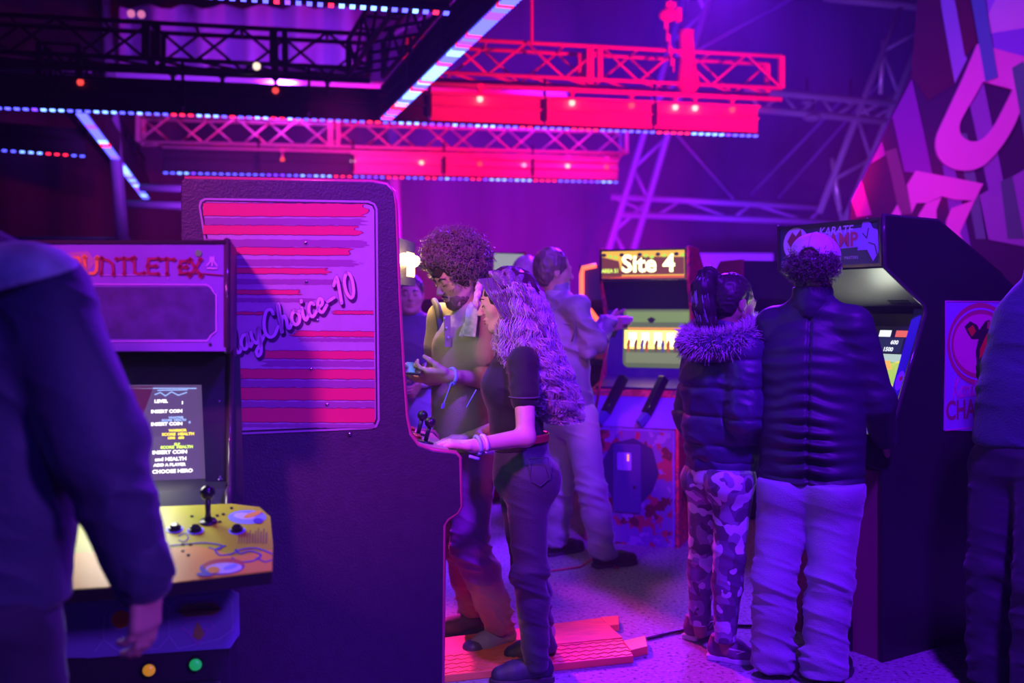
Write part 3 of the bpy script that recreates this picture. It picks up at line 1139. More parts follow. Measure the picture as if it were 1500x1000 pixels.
for i, (a, b, c, d, l, r) in enumerate(pinks):
    ragged(a, b, c, d, l, r, .0044, M_OUT, .8, seed=i).build('stripe_outline', M_OUT, graphic)
    ragged(a, b, c, d, l, r, .0049, M_PINK, 0, seed=i).build('stripe', M_PINK, graphic)
greys = [(300, 534, 319, 329, 0, 1), (300, 536, 350, 361, 0, 1), (300, 520, 379, 389, 0, 1), (300, 500, 408, 416, 0, 1), (300, 460, 436, 442, 0, 1),
         (437, 548, 494, 499, 1, 0), (388, 548, 527, 536, 1, 0), (352, 549, 556, 566, 0, 0), (352, 549, 587, 595.5, 0, 0), (355, 549, 619.5, 625, 0, 0)]
for i, (a, b, c, d, l, r) in enumerate(greys):
    ragged(a, b, c, d, l, r, .0043, M_GREY, 0, seed=50 + i).build('shade_stripe', M_GREY, graphic)
# brush lettering
GL = {
 'P': (1.25, [[(.15, 0), (.4, 1), (.62, 1.85)], [(.15, 1.5), (.5, 1.95), (1.1, 1.9), (1.2, 1.4), (.8, .95), (.45, .95)]]),
 'l': (.5, [[(.0, .45), (.35, 1.2), (.48, 1.85), (.33, 1.9), (.15, 1.1), (.12, .2), (.3, .02), (.5, .25)]]),
 'a': (.92, [[(.72, .85), (.5, 1.0), (.2, .75), (.08, .3), (.25, .03), (.5, .25), (.72, .9), (.62, .35), (.68, .05), (.92, .3)]]),
 'y': (.92, [[(.1, .98), (.05, .45), (.22, .08), (.5, .3), (.72, .98)], [(.72, .98), (.55, .1), (.3, -.65), (.02, -.8), (.02, -.45), (.45, -.1), (.92, .35)]]),
 'C': (1.2, [[(1.12, 1.45), (1.08, 1.8), (.75, 1.85), (.35, 1.3), (.15, .6), (.3, .08), (.7, .05), (1.15, .5)]]),
 'h': (.95, [[(.05, .0), (.3, 1.0), (.5, 1.88), (.38, 1.75), (.2, .7), (.1, 0)], [(.12, .2), (.35, .8), (.6, .98), (.66, .65), (.58, .15), (.7, .02), (.95, .3)]]),
 'o': (.85, [[(.5, 1.0), (.2, .8), (.08, .35), (.25, .03), (.55, .15), (.7, .6), (.5, 1.0), (.62, .85), (.9, .8)]]),
 'i': (.5, [[(.2, .95), (.1, .35), (.2, .02), (.5, .3)], [(.3, 1.35), (.34, 1.45)]]),
 'c': (.72, [[(.6, .8), (.45, 1.0), (.2, .8), (.08, .35), (.25, .03), (.72, .35)]]),
 'e': (.75, [[(.1, .45), (.45, .55), (.55, .85), (.4, 1.0), (.15, .7), (.1, .25), (.3, .02), (.75, .35)]]),
 '-': (.85, [[(.15, .55), (.7, .62)]]),
 '1': (.7, [[(.1, 1.4), (.5, 1.85), (.4, 1.0), (.22, 0)]]),
 '0': (.95, [[(.6, 1.85), (.25, 1.4), (.12, .6), (.3, .05), (.6, .3), (.8, 1.1), (.78, 1.65), (.6, 1.85)]]),
}
def script_word(word, fr, o, e, size, width, d0, d1, xs=1.0, only=None):
    """handwritten word along direction e from o, both in frame units"""
    mb = MB()
    e = Vector(e).normalized()
    nrm = Vector((-e.y, e.x))
    x = 0
    for i, ch in enumerate(word):
        if ch == ' ':
            x += .8
            continue
        adv, strokes = GL[ch]
        for st in strokes:
            pts = spline([(p[0], p[1], 0) for p in st], 4)
            q = [Vector(o) + e * ((x + p.x + .12 * p.y) * size * xs) + nrm * (p.y * size) for p in pts]
            mb.stroke(fr, q, width, d0, d1)
        x += adv
    return mb
o_ = Vector(pf.px(322, 530))
e_ = Vector(pf.px(525, 432)) - o_
L_ = e_.length
sz = L_ / (1.25 + 9.75)
for dx, dy, wd, d0, d1, m, nm in ((.006, -.010, .014, .0052, .0058, M_OUT, 'lettering_shadow'), (0, 0, .0128, .006, .0066, M_OUT, 'lettering_outline'), (0, 0, .0105, .007, .008, mat('lettering_lilac', (.85, .66, .74), .3, .2), 'lettering')):
    script_word('PlayChoice-10', pf, o_ + Vector((dx, dy)), e_, sz, wd, d0, d1).build(nm, m, graphic)
tmf = Fr(pf.p(*pf.px(525, 388), .005), dv, (0, 0, 1))
text('TM', tmf, 0, 0, .012, M_GREY, graphic)
MB().stroke(pf, [pf.px(351 + 4 * math.cos(t), 552 + 4 * math.sin(t)) for t in [i * .4 for i in range(16)]], .0015, .005, .0056, True).build('emblem', M_OUT, graphic)
for x, y in ((448, 356), (449, 413), (465, 469), (456, 540), (479, 592), (512, 635)):
    p = pf.px(x, y)
    MB().sphere(pf.p(*p, .004), .0065, 12, 6).build('screw', M_CHROME, graphic, True)

# ------------------------------------------------------------------ neighbour cabinet with the lit sign behind it
nb = thing('arcade_cabinet', (-.95, 4.5, 0), 'arcade cabinet hidden behind the striped cabinet, its lit warm sign glaring past the edge', 'arcade cabinet')
nf = Fr((-1.32, 4.12, 0), (1, .08, 0), (0, 0, 1))
npf = [(0, 0), (.66, 0), (.70, .75), (.66, .95), (.60, 1.05), (.55, 1.45), (.66, 1.56), (.70, 1.82), (0, 1.82)]
MB().poly(nf, npf, -.02, 0).build('side_panel', M_SIDE, nb, bevel=.004)
MB().poly(nf, npf, -.62, -.60).build('side_panel', M_SIDE, nb, bevel=.004)
MB().poly(nf, [(.01, .05), (.64, .05), (.68, .75), (.58, 1.0), (.45, 1.05), (.42, 1.45), (.62, 1.57), (.66, 1.81), (.01, 1.81)], -.6, -.02).build('cabinet_body', M_BLACK, nb)
# marquee of warm bulbs behind a frame: real glaring lamps
q = U(593, 379, 4.35)
mq = Fr((q.x - .03, q.y - .10, 1.60), (.12, .99, 0), (0, 0, 1))
MB().box(mq.p(.17, .06, -.04), (.1, .36, .2), Matrix.Rotation(-.12, 3, 'Z')).build('sign_box', M_BLACK, nb)
MB().rrect(mq, .0, -.0, .34, .11, .02, .0, .01).build('marquee', glow('warm_sign', (1.0, .55, .18), 5), nb)
for i in range(3):
    MB().sphere(mq.p(.04 + .10 * i, .07, .03), .026, 12, 8).build('bulb', glow('warm_bulb', (1.0, .66, .28), 26), nb, True)
lamp('sign_lamp', 'POINT', tuple(mq.p(.1, .06, .12)), (0, 0, 0), 9, (1.0, .62, .25), .05)

# ------------------------------------------------------------------ fantasy four-player cabinet, left foreground
GY = 2.75
GW = .635
gx0, gx1 = 0.0, GW
gu = Vector((math.cos(.23), math.sin(.23), 0))
gb = Vector((-gu.y, gu.x, 0))
GR_ = Vector((U(338, 454, 2.80).x, 2.80, 0))      # right front corner under the marquee
def gp(a, b, z=0.0):
    """a = along the front from its left end, b = depth from the marquee front"""
    return GR_ - gu * (GW - a) + gb * b + Vector((0, 0, z))
gc = thing('arcade_cabinet', gp(GW / 2, 0), 'dark arcade cabinet with a purple marquee and yellow control panel beside the striped one', 'arcade cabinet')
M_GP = mat('marquee_purple', (.22, .10, .50), .35, var=.1, vscale=5)
sf = Fr(gp(GW, -.35), gb, (0, 0, 1))      # right side: u = depth, normal +x
gprof = [(.32, 0), (.32, .78), (.42, .93), (.505, .93), (.56, 1.335), (.36, 1.335), (.34, 1.35), (.34, 1.645), (.77, 1.645), (.77, 0)]
for d0, d1 in ((-.02, 0), (gx0 - gx1, gx0 - gx1 + .02)):
    MB().poly(sf, gprof, d0, d1).build('side_panel', M_SIDE, gc, bevel=.004)
for xx in (gx1 - .01, gx0 + .01):
    MB().tube([gp(xx, a - .35, b) for a, b in gprof[1:9]], .0095, 6).build('t_molding', mat('shiny_black_molding', (.06, .03, .06), .12), gc, True)
MB().poly(sf, [(.34, .05), (.34, .8), (.46, .93), (.62, .96), (.70, 1.32), (.38, 1.345), (.36, 1.36), (.36, 1.63), (.75, 1.63), (.75, .05)], gx0 - gx1 + .02, -.02).build('cabinet_body', M_BLACK, gc)
# marquee
mqf = Fr(gp(0, -.003), gu, (0, 0, 1))
def gpx(pts):
    return [mqf.px(*p) for p in pts]
mqo = MB().poly(mqf, gpx([(44, 356), (331, 356), (331, 514), (40, 514)]), .0, .008).build('marquee', M_GP, gc)
MB().poly(mqf, gpx([(40, 352), (333, 352), (333, 357), (40, 357)]), .008, .012).build('trim_strip', M_TMOLD, mqo)
M_PANEL = mat('marquee_deep_violet', (.05, .02, .16), .5, var=.3, vscale=25)
MB().poly(mqf, gpx([(60, 420), (308, 420), (316, 428), (316, 488), (306, 496), (60, 496)]), .008, .0095).build('marquee_panel', M_PANEL, mqo)
MB().stroke(mqf, gpx([(60, 416), (303, 417), (309, 421), (314, 429), (317, 432), (317, 485), (309, 491), (304, 499), (60, 500)]), .0035, .0095, .0105).build('border_line', mat('line_lilac', (.5, .2, .7), .4), mqo)
MB().stroke(mqf, gpx([(150, 403), (245, 403), (247, 409)]), .002, .0095, .0105).build('border_line', mat('line_lilac', (0, 0, 0)), mqo)
MB().poly(mqf, gpx([(76, 372), (130, 368), (141, 384), (128, 400), (76, 404)]), .008, .0088).build('brown_patch', mat('emblem_brown', (.35, .17, .32), .5), mqo)  # flat brown patch behind the first letters
M_RED = mat('marquee_red', (.28, .01, .06), .4)
M_GOLD = mat('marquee_gold', (.75, .33, .05), .4)
# fantasy capitals, drawn stroke by stroke
CAP = {
 'G': (1.0, [[(.85, .8), (.7, 1), (.2, .95), (.05, .5), (.2, .05), (.7, 0), (.85, .2), (.85, .5), (.55, .5)]]),
 'A': (.95, [[(.05, 0), (.12, .8), (.3, 1), (.7, 1), (.82, .8), (.88, 0)], [(.1, .5), (.85, .5)]]),
 'U': (.95, [[(.05, 1.05), (.12, .2), (.3, 0), (.65, 0), (.8, .2), (.85, 1.0)]]),
 'N': (.95, [[(.05, 0), (.1, 1.0)], [(.1, .95), (.5, .85), (.75, .6), (.8, -.05)]]),
 'T': (.85, [[(-.05, .95), (.4, 1.0), (.85, .95)], [(.4, 1), (.42, 0)]]),
 'L': (.75, [[(.1, 1.05), (.12, .05), (.4, .0), (.7, .05)]]),
 'E': (.8, [[(.75, 1), (.15, .98), (.1, .5), (.15, .02), (.75, 0)], [(.1, .5), (.6, .52)]]),
 'X': (.95, [[(.05, 1.15), (.4, .5), (.9, -.2)], [(.85, 1.15), (.5, .5), (.0, -.15)]]),
}
def caps_word(word, fr, x, y, h, sx, w, d0=.0095, d1=.0115):
    mb = MB()
    for ch in word:
        adv, sts = CAP[ch]
        for st in sts:
            mb.stroke(fr, [(x + p[0] * h * sx, y + p[1] * h) for p in st], w, d0, d1)
            for p in (st[0], st[-1]):
                mb.poly(fr, [(x + p[0] * h * sx - w, y + p[1] * h), (x + p[0] * h * sx, y + p[1] * h - w), (x + p[0] * h * sx + w, y + p[1] * h), (x + p[0] * h * sx, y + p[1] * h + w)], d0, d1)
        x += adv * h * sx * 1.08
    return mb, x
x_, y_ = mqf.px(73, 400)
mb, x2 = caps_word('GAU', mqf, x_, y_, .042, .98, .0085)
mb.build('lettering', M_GOLD, mqo)
mb, x3 = caps_word('NTLET', mqf, x2, y_, .042, 1.02, .0075)
mb.build('lettering', M_RED, mqo)
mb, x4 = caps_word('EX', mqf, mqf.px(262, 0)[0], y_ + .002, .034, 1.0, .0085)
mb.build('lettering', M_RED, mqo)
MB().stroke(mqf, gpx([(262, 402), (290, 400), (326, 403)]), .003, .0095, .0115).build('lettering', M_RED, mqo)
MB().disc(mqf, *mqf.px(291, 371), .009, .0095, .0112).build('round_sticker', mat('green_sticker', (.12, .6, .10), .5), mqo)
M_LOGO = mat('logo_lilac', (.62, .35, .8), .4)
def peak_logo(fr, x, y, s, m, root, d0=.0095, d1=.0112):
    mb = MB()
    mb.rect(fr, x - .07 * s, y, x + .07 * s, y + s, d0, d1)
    for sg in (-1, 1):
        mb.stroke(fr, [(x + sg * .16 * s, y + s), (x + sg * .18 * s, y + .5 * s), (x + sg * .55 * s, y + .02 * s)], .13 * s, d0, d1)
    return mb.build('emblem', m, root)
lx, ly = mqf.px(311, 390)
peak_logo(mqf, lx, ly, .026, M_LOGO, mqo)
MB().rect(mqf, lx - .014, ly - .008, lx + .014, ly - .004, .0095, .0112).build('lettering', M_LOGO, mqo)
MB().sphere(mqf.p(*mqf.px(308, 504), .009), .005, 10, 6).build('screw', M_RUB, mqo, True)
# screen bay
bz = Fr(gp(0, .195, .93), gu, gb * .13 + Vector((0, 0, 1)))
def bpx(pts):
    return [bz.px(*p) for p in pts]
bez = MB()
O_ = bpx([(30, 522), (352, 522), (358, 733), (20, 733)])
I_ = bpx([(112, 566), (286, 566), (296, 574), (302, 640), (300, 702), (290, 710), (108, 712), (102, 640)])
I4 = bpx([(108, 564), (296, 564), (302, 706), (102, 712)])
for i in range(4):
    bez.poly(bz, [O_[i], O_[(i + 1) % 4], I4[(i + 1) % 4], I4[i]], .015, .025)
bezel = bez.build('bezel', mat('bezel_black', (.025, .02, .035), .3), gc)
# CRT tube: a slightly bulging dark sheet
c0, c1 = bz.px(102, 712), bz.px(304, 562)
mb = MB()
n = 12
for i in range(n + 1):
    for j in range(n + 1):
        a, b = i / n, j / n
        mb.v.append(bz.p(c0[0] + (c1[0] - c0[0]) * a, c0[1] + (c1[1] - c0[1]) * b, -.002 + .016 * (1 - (2 * a - 1) ** 2) * (1 - (2 * b - 1) ** 2)))
for i in range(n):
    for j in range(n):
        k = i * (n + 1) + j
        mb.f.append((k, k + n + 1, k + n + 2, k + 1))
M_CRT = mat('crt_glow', (.02, .02, .03), .12, emit=(.24, .13, .42), es=.55)
scr = mb.build('screen', M_CRT, gc, True)
M_W = glow('crt_white', (1, .93, 1), 2.0)
M_B = glow('crt_blue', (.35, .5, 1), 1.3)
M_Y = glow('crt_yellow', (1.0, .75, .05), 1.8)
M_YG = glow('crt_lime', (.75, 1.0, .1), 1.6)
M_R = glow('crt_red', (.6, .03, .1), .5)
def crt(s, x, y, h, m, sx=1.15):
    u_, v_ = bz.px(x, y)
    text(s, bz, u_, v_, h * 1.35, m, scr, off=.0165, sx=sx, bold=.0006)
# blue title scribble
MB().stroke(bz, bpx([(228, 578), (236, 575), (243, 580), (252, 574), (262, 579), (274, 575)]), .003, .0155, .0165).stroke(bz, bpx([(232, 572), (275, 571)]), .003, .0155, .0165).build('screen_title', M_B, scr)
crt('LEVEL', 227, 590, .0095, M_W)
crt('1', 266, 592, .0095, M_W)
crt('INSERT COIN', 222, 605, .0095, M_W)
crt('VALKYRIE', 248, 613, .006, M_B)
crt('SCORE  HEALTH', 238, 617, .006, M_B)
crt('1010', 234, 621, .007, M_B)
crt('0', 277, 620, .007, M_B)
crt('INSERT COIN', 222, 623.5, .0095, M_W)
crt('WARRIOR', 248, 632, .007, M_Y)
crt('SCORE  HEALTH', 238, 638, .008, M_Y)
crt('1590   600', 246, 643, .007, M_Y)
crt('ELF', 256, 652, .007, M_YG)
crt('SCORE  HEALTH', 236, 657, .008, M_YG)
crt('INSERT COIN', 224, 665, .0105, M_W)
crt('and HEALTH', 228, 675, .0105, M_W)
crt('ADD A PLAYER', 226, 683, .0085, M_W)
crt('CHOOSE HERO', 224, 693, .0105, M_W)
MB().poly(bz, bpx([(192, 566), (226, 566), (206, 620), (192, 626)]), .0155, .016).build('screen_field', glow('crt_maroon', (.30, .02, .22), .35), scr)
MB().stroke(bz, bpx([(112, 569), (288, 569)]), .003, .0155, .016).build('screen_line', M_B, scr)
lamp('screen_spill', 'AREA', tuple(gp(.32, .12, 1.15)), tuple(gp(.40, -.3, .80)), 3.2, (.95, .95, .85), .3)
for x, y in ((322, 588), (322, 702)):
    MB().sphere(bz.p(*bz.px(x, y), .026), .004, 8, 5).build('screw', M_STEEL, bezel, True)
peak_logo(bz, *bz.px(323, 702), .012, M_STEEL, bezel, .0255, .0265)
# control panel: a wide eight-sided slab
CPc = [U(340, 738, 2.76), U(392, 744, 2.70), U(399, 790, 2.52), U(399, 838, 2.42), U(170, 866, 2.42)]
cpo = gp(0, -.33, .815)
cpf = Fr(cpo, gu, gb * .34 + Vector((0, 0, .095)))
def cpx(pts):
    return [cpf.px(*p) for p in pts]
top = cpx([(338, 738), (380, 743), (396, 757), (400, 800), (399, 837), (240, 856)])
mirror = [(2 * ((gx1 - gx0) / 2) - a, b) for a, b in top]
poly = top + mirror[::-1]
ctl = MB().poly(cpf, poly, -.035, 0).build('control_panel', M_TMOLD, gc, bevel=.004)
M_LIME = mat('panel_lime', (.56, .62, .02), .4)
M_ORG = mat('panel_orange', (.90, .46, .06), .4)
MB().poly(cpf, poly, .0005, .0015).build('panel_sheet', M_LIME, ctl)
lower = cpx([(264, 803), (285, 800), (318, 806), (340, 816), (365, 812), (398, 806), (398.5, 836), (243, 855)])
lower += [(gx1 - gx0 - .45, lower[-1][1]), (-.1, lower[-1][1]), (-.1, lower[0][1])]
MB().poly(cpf, lower, .0015, .0022).build('panel_sheet', M_ORG, ctl)
M_SW = mat('panel_swirl_blue', (.10, .07, .38), .4)
M_WH = mat('panel_white', (.65, .60, .70), .4)
sw = MB()
sw.stroke(cpf, cpx([tuple(p[:2]) for p in spline([(250, 800, 0), (270, 798, 0), (300, 796, 0), (325, 800, 0), (318, 806, 0), (306, 803, 0)], 5)]), .004, .0024, .0032)
sw.stroke(cpf, cpx([tuple(p[:2]) for p in spline([(330, 800, 0), (316, 806, 0), (322, 814, 0), (340, 812, 0), (352, 806, 0), (375, 804, 0), (398, 812, 0)], 5)]), .005, .0024, .0032)
sw.stroke(cpf, cpx([tuple(p[:2]) for p in spline([(340, 818, 0), (352, 824, 0), (372, 822, 0), (382, 814, 0), (366, 808, 0), (352, 812, 0), (345, 806, 0)], 5)]), .005, .0024, .0032)
sw.stroke(cpf, cpx([tuple(p[:2]) for p in spline([(376, 818, 0), (388, 824, 0), (398, 821, 0)], 5)]), .004, .0024, .0032)
sw.stroke(cpf, cpx([tuple(p[:2]) for p in spline([(262, 786, 0), (270, 782, 0), (276, 788, 0), (270, 794, 0), (262, 792, 0)], 5)]), .0028, .0024, .0032)
sw.build('swirl', M_SW, ctl)
def blob(cx, cy, rx, ry, m, d, rot=0.0, name='picture', n=22):
    MB().poly(cpf, cpx([(cx + rx * math.cos(2 * PI * i / n) * math.cos(rot) - ry * math.sin(2 * PI * i / n) * math.sin(rot), cy + rx * math.cos(2 * PI * i / n) * math.sin(rot) + ry * math.sin(2 * PI * i / n) * math.cos(rot)) for i in range(n)]), d, d + .0006).build(name, m, ctl)
M_PBL = mat('panel_sky_blue', (.30, .38, .75), .4)
M_PRD = mat('panel_brick_red', (.55, .10, .08), .4)
blob(362, 758, 28, 10, M_PBL, .0016)
blob(358, 757, 16, 5, M_WH, .0024, .1)
blob(370, 755, 14, 3.5, M_ORG, .003, -.3)
blob(378, 764, 7, 4, M_SW, .003)
blob(325, 832, 33, 11, M_SW, .0024, -.06)
blob(327, 829, 30, 9.5, M_PRD, .003, -.06)
blob(328, 834, 27, 8, M_WH, .0036, -.06)
blob(313, 837, 9, 5, M_ORG, .0042)
blob(338, 832, 11, 3, M_PBL, .0042, -.3)
blob(300, 843, 12, 3, M_SW, .0042)
for i in range(11):
    x = 349 + i * 4
    MB().rect(cpf, *cpf.px(x, 797 - (i % 3) * .5), *cpf.px(x + 2.4, 784 - (i * 7 % 5) * 1.8 - i * .4), .0016, .0022).build('fine_print', mat('panel_brown', (.22, .2, .06), .5), ctl)
for x, y in ((281, 757), (318, 756), (327, 754), (339, 745), (322, 765), (305, 768), (268, 808), (276, 814), (279, 798), (268, 798)):
    MB().cyl(cpf.p(*cpf.px(x, y), .001), cpf.p(*cpf.px(x, y), .004), .0045, n=10).build('screw', M_RUB, ctl)
def joy(x, y):
    a = cpf.px(x, y)
    j = MB().cyl(cpf.p(*a, .001), cpf.p(*a, .006), .024, .022, 20).build('joystick', M_RUB, ctl, True)
    MB().tube([cpf.p(*a, .005), cpf.p(*a, .03), cpf.p(*a, .075)], [.010, .007, .008], 12).build('joystick_shaft', M_RUB, ctl, True)
    MB().sphere(cpf.p(*a, .088), .020, 18, 12).build('joystick_ball', mat('glossy_black', (.015, .012, .02), .08), ctl, True)
joy(305, 765)
joy(225, 785)
for x, y in ((286, 778), (347, 778), (256, 776)):
    a = cpf.px(x, y)
    MB().disc(cpf, *a, .022, .0022, .003).build('button_ring', M_PBL, ctl)
    MB().cyl(cpf.p(*a, .001), cpf.p(*a, .010), .017, .016, 18).cyl(cpf.p(*a, .010), cpf.p(*a, .017), .012, .011, 16).build('push_button', mat('glossy_black', (0, 0, 0)), ctl, bevel=.0015)
# lower front
lf = Fr(gp(0, -.045), gu, -gb * .02 + Vector((0, 0, 1)))
def lpx(pts):
    return [lf.px(*p) for p in pts]
low = MB().poly(lf, lpx([(60, 872), (337, 861), (350, 868), (351, 928), (337, 948), (130, 962), (60, 962)]), 0, .008).build('art_panel', mat('art_indigo', (.24, .20, .60), .4), gc, bevel=.001)
M_LN = mat('line_periwinkle', (.36, .30, .75), .4)
MB().stroke(lf, lpx([(60, 945), (128, 960), (335, 945), (348, 926)]), .008, .008, .009).build('border_line', mat('art_indigo', (0, 0, 0)), low)
t = MB()
for P in ([(256, 880), (262, 874), (325, 868), (340, 880), (341, 920), (322, 934), (262, 948), (248, 930), (248, 888), (256, 880)], [(248, 930), (233, 948), (175, 952), (152, 936), (154, 900), (160, 888), (240, 880), (248, 888)], [(152, 936), (140, 952)]):
    t.stroke(lf, lpx(P), .003, .0085, .0095)
t.build('border_line', M_LN, low)
M_PLQ = mat('plaque_olive', (.38, .33, .10), .45)
M_PLV = mat('plaque_violet', (.36, .16, .62), .45)
MB().rrect(lf, *lf.px(258, 906), *lf.px(327, 877), .03, .0085, .0095).build('plaque', M_PLV, low)
MB().rrect(lf, *lf.px(263, 902), *lf.px(322, 880), .022, .010, .011).build('plaque', M_PLQ, low)
text('Quester', lf, *lf.px(277, 890), .019, mat('plaque_ink', (.13, .09, .10), .6), low, off=.0115, bold=.0006)
text('1 PLAYER', lf, *lf.px(286, 899), .009, mat('plaque_ink', (0, 0, 0)), low, off=.0115)
t = MB()
for cx in (290,):
    t.stroke(lf, lpx([(cx - 18, 912), (cx - 24, 918), (cx - 14, 924), (cx - 8, 918)]), .004, .0085, .010)
    t.stroke(lf, lpx([(cx + 18, 910), (cx + 24, 916), (cx + 14, 922), (cx + 8, 917)]), .004, .0085, .010)
    t.stroke(lf, lpx([(cx - 16, 910), (cx, 908), (cx + 17, 908)]), .004, .0085, .010)
    t.stroke(lf, lpx([(cx - 15, 925), (cx, 942), (cx + 14, 924)]), .005, .0085, .010)
t.build('ornament', M_PLV, low)
MB().poly(lf, lpx([(290, 908), (298, 922), (300, 930), (291, 936), (283, 930), (284, 922)]), .0085, .0098).build('ornament', M_PLQ, low)
MB().disc(lf, *lf.px(178, 905), .030, .0085, .0095).build('coin_sticker', M_LN, low)
MB().disc(lf, *lf.px(178, 905), .024, .0095, .0105).build('coin_sticker', mat('orange_sticker', (.9, .35, .03), .4), low)
MB().rect(lf, *lf.px(201, 912), *lf.px(215, 890), .0085, .0095).build('plaque', M_PLQ, low)
MB().stroke(lf, lpx([(180, 930), (186, 940), (196, 932)]), .005, .0085, .010).build('ornament', M_LN, low)
for x, y, c, s in ((219, 979, (1.0, .42, .02), .9), (287, 971, (.02, .75, .15), .8)):
    a = lf.px(x, y)
    b = MB().cyl(lf.p(*a, -.0), lf.p(*a, .012), .022, .021, 20).build('start_button', M_RUB, gc, True)
    MB().cyl(lf.p(*a, .012), lf.p(*a, .018), .0165, .014, 18).build('lit_cap', mat('cap_%d' % x, c, .3, emit=c, es=s * .45), b, True)
MB().rrect(lf, *lf.px(180, 1110), *lf.px(332, 993), .03, .0, .012).build('coin_door', M_BLKM, gc, bevel=.004)
MB().rect(lf, .01, .02, GW - .01, .80, -.02, 0).build('front_board', M_SIDE, gc)

# ------------------------------------------------------------------ karate cabinet, right
kx = Vector((.52, -.854, 0)).normalized()       # left to right across its front
kb = Vector((.854, .52, 0)).normalized()        # backwards
K1 = Vector((1.54, 4.10, 0))                    # near front corner
kf = Fr(K1, kb, (0, 0, 1))                      # near side plane: u = depth
if kf.n.y > 0:
    kf = Fr(K1, -kb, (0, 0, 1))
KW = .60
kc = thing('arcade_cabinet', (1.9, 4.5, 0), 'black arcade cabinet with a karate poster on its side beside the couple', 'arcade cabinet')
def kpx(pts):
    return [kf.px(*p) for p in pts]
kp = kpx([(1297, 315), (1376, 323), (1470, 403)]) + [(kf.px(1500, 430)[0] * 1.0, kf.px(1500, 432)[1])]
bk = kf.px(1500, 432)[0]
kp += [(bk, 0), (kf.px(1293, 800)[0], 0)] + kpx([(1293, 690), (1270, 680), (1268, 640), (1308, 632), (1358, 458), (1356, 446), (1298, 390)])
s1, s0 = (-.02, 0)
for d0, d1 in ((-.02, 0), (-KW, -KW + .02)):
    MB().poly(kf, kp, d0, d1).build('side_panel', mat('karate_side', (.014, .006, .018), .5, bump=.1, bscale=160), kc, bevel=.004)
kin = kpx([(1299, 318), (1376, 327), (1466, 406)]) + [(bk * .99, kf.px(1500, 434)[1]), (bk * .99, .04), (kf.px(1297, 800)[0], .04)] + kpx([(1297, 692), (1300, 655), (1318, 632), (1372, 458), (1364, 446), (1302, 390)])
MB().poly(kf, kin, -KW + .021, -.021).build('cabinet_body', M_BLACK, kc)
MB().tube([kf.p(*q, -.01) for q in kpx([(1270, 680), (1268, 640), (1308, 632), (1358, 458), (1356, 446), (1298, 390), (1297, 315), (1376, 323), (1470, 403)])], .0095, 6).build('t_molding', mat('shiny_black_molding', (0, 0, 0)), kc, True)
# top edge light and front face pieces
def kacross(p, q, i=.021, z=0.0):
    a, b = kf.px(*p), kf.px(*q)
    A_, B_ = kf.p(a[0], a[1], -KW + i), kf.p(b[0], b[1], -KW + i)
    f = Fr(A_, kx, B_ - A_)
    if f.n.dot(-kb) < 0 and abs(f.n.z) < .8:
        f = Fr(A_, kx, B_ - A_)
    return f, KW - 2 * i, (B_ - A_).length
f, W_, L = kacross((1299, 389), (1298, 318))
M_KNAVY = mat('karate_navy', (.02, .015, .08), .35)
km = MB().rect(f, 0, 0, W_, L, .0, .008).build('marquee', M_KNAVY, kc)
MB().stroke(f, [(0, .005), (W_, .005), (W_, L - .005), (0, L - .005)], .012, .008, .014, True).build('marquee_frame', M_TMOLD, km)
M_KP = mat('karate_violet', (.42, .25, .75), .4)
M_KW = mat('karate_pale', (.70, .55, .85), .4)
MB().disc(f, .10, .115, .075, .008, .0095, 24).build('roundel', M_KW, km)
MB().poly(f, [(.05, .13), (.08, .17), (.1, .15), (.13, .18), (.14, .13), (.1, .1), (.09, .07)], .0095, .011).build('fighter_shape', mat('karate_dark_red', (.25, .02, .08), .5), km)
text('KARATE', f, .23, L - .055, .05, M_KW, km, off=.010, sx=1.0, shear=.25, bold=.001)
MB().poly(f, [(.17, .075), (.46, .085), (.46, .165), (.17, .155)], .008, .0095).build('name_band', M_KP, km)
text('CHAMP', f, .175, .09, .085, mat('karate_red', (.55, .03, .15), .4), km, off=.011, sx=.93, bold=.002)
MB().poly(f, [(.44, .07), (.47, .19), (.495, .205), (.52, .16), (.545, .15), (.55, .06), (.52, .02), (.49, .07)], .0095, .011).build('glove_shape', M_KP, km)
MB().stroke(f, [(.47, .14), (.49, .12), (.5, .16)], .004, .011, .012).stroke(f, [(.5, .1), (.53, .09), (.54, .05)], .004, .011, .012).build('glove_line', M_KNAVY, km)
text('MASTERS', f, .37, .035, .018, M_KW, km, off=.010)
# hood over the screen, lit from the tube below
f, W_, L = kacross((1363, 447), (1301, 391))
hood = MB().rect(f, 0, 0, W_, L, .0, .004).build('hood', mat('hood_black', (.09, .09, .085), .35), kc)
t = MB()
for i in range(9):
    for j in range(2):
        t.rect(f, W_ - .16 + i * .012, .02 + .02 * j, W_ - .152 + i * .012, .034 + .02 * j, .004, .006)
t.build('speaker_grille', M_RUB, hood)
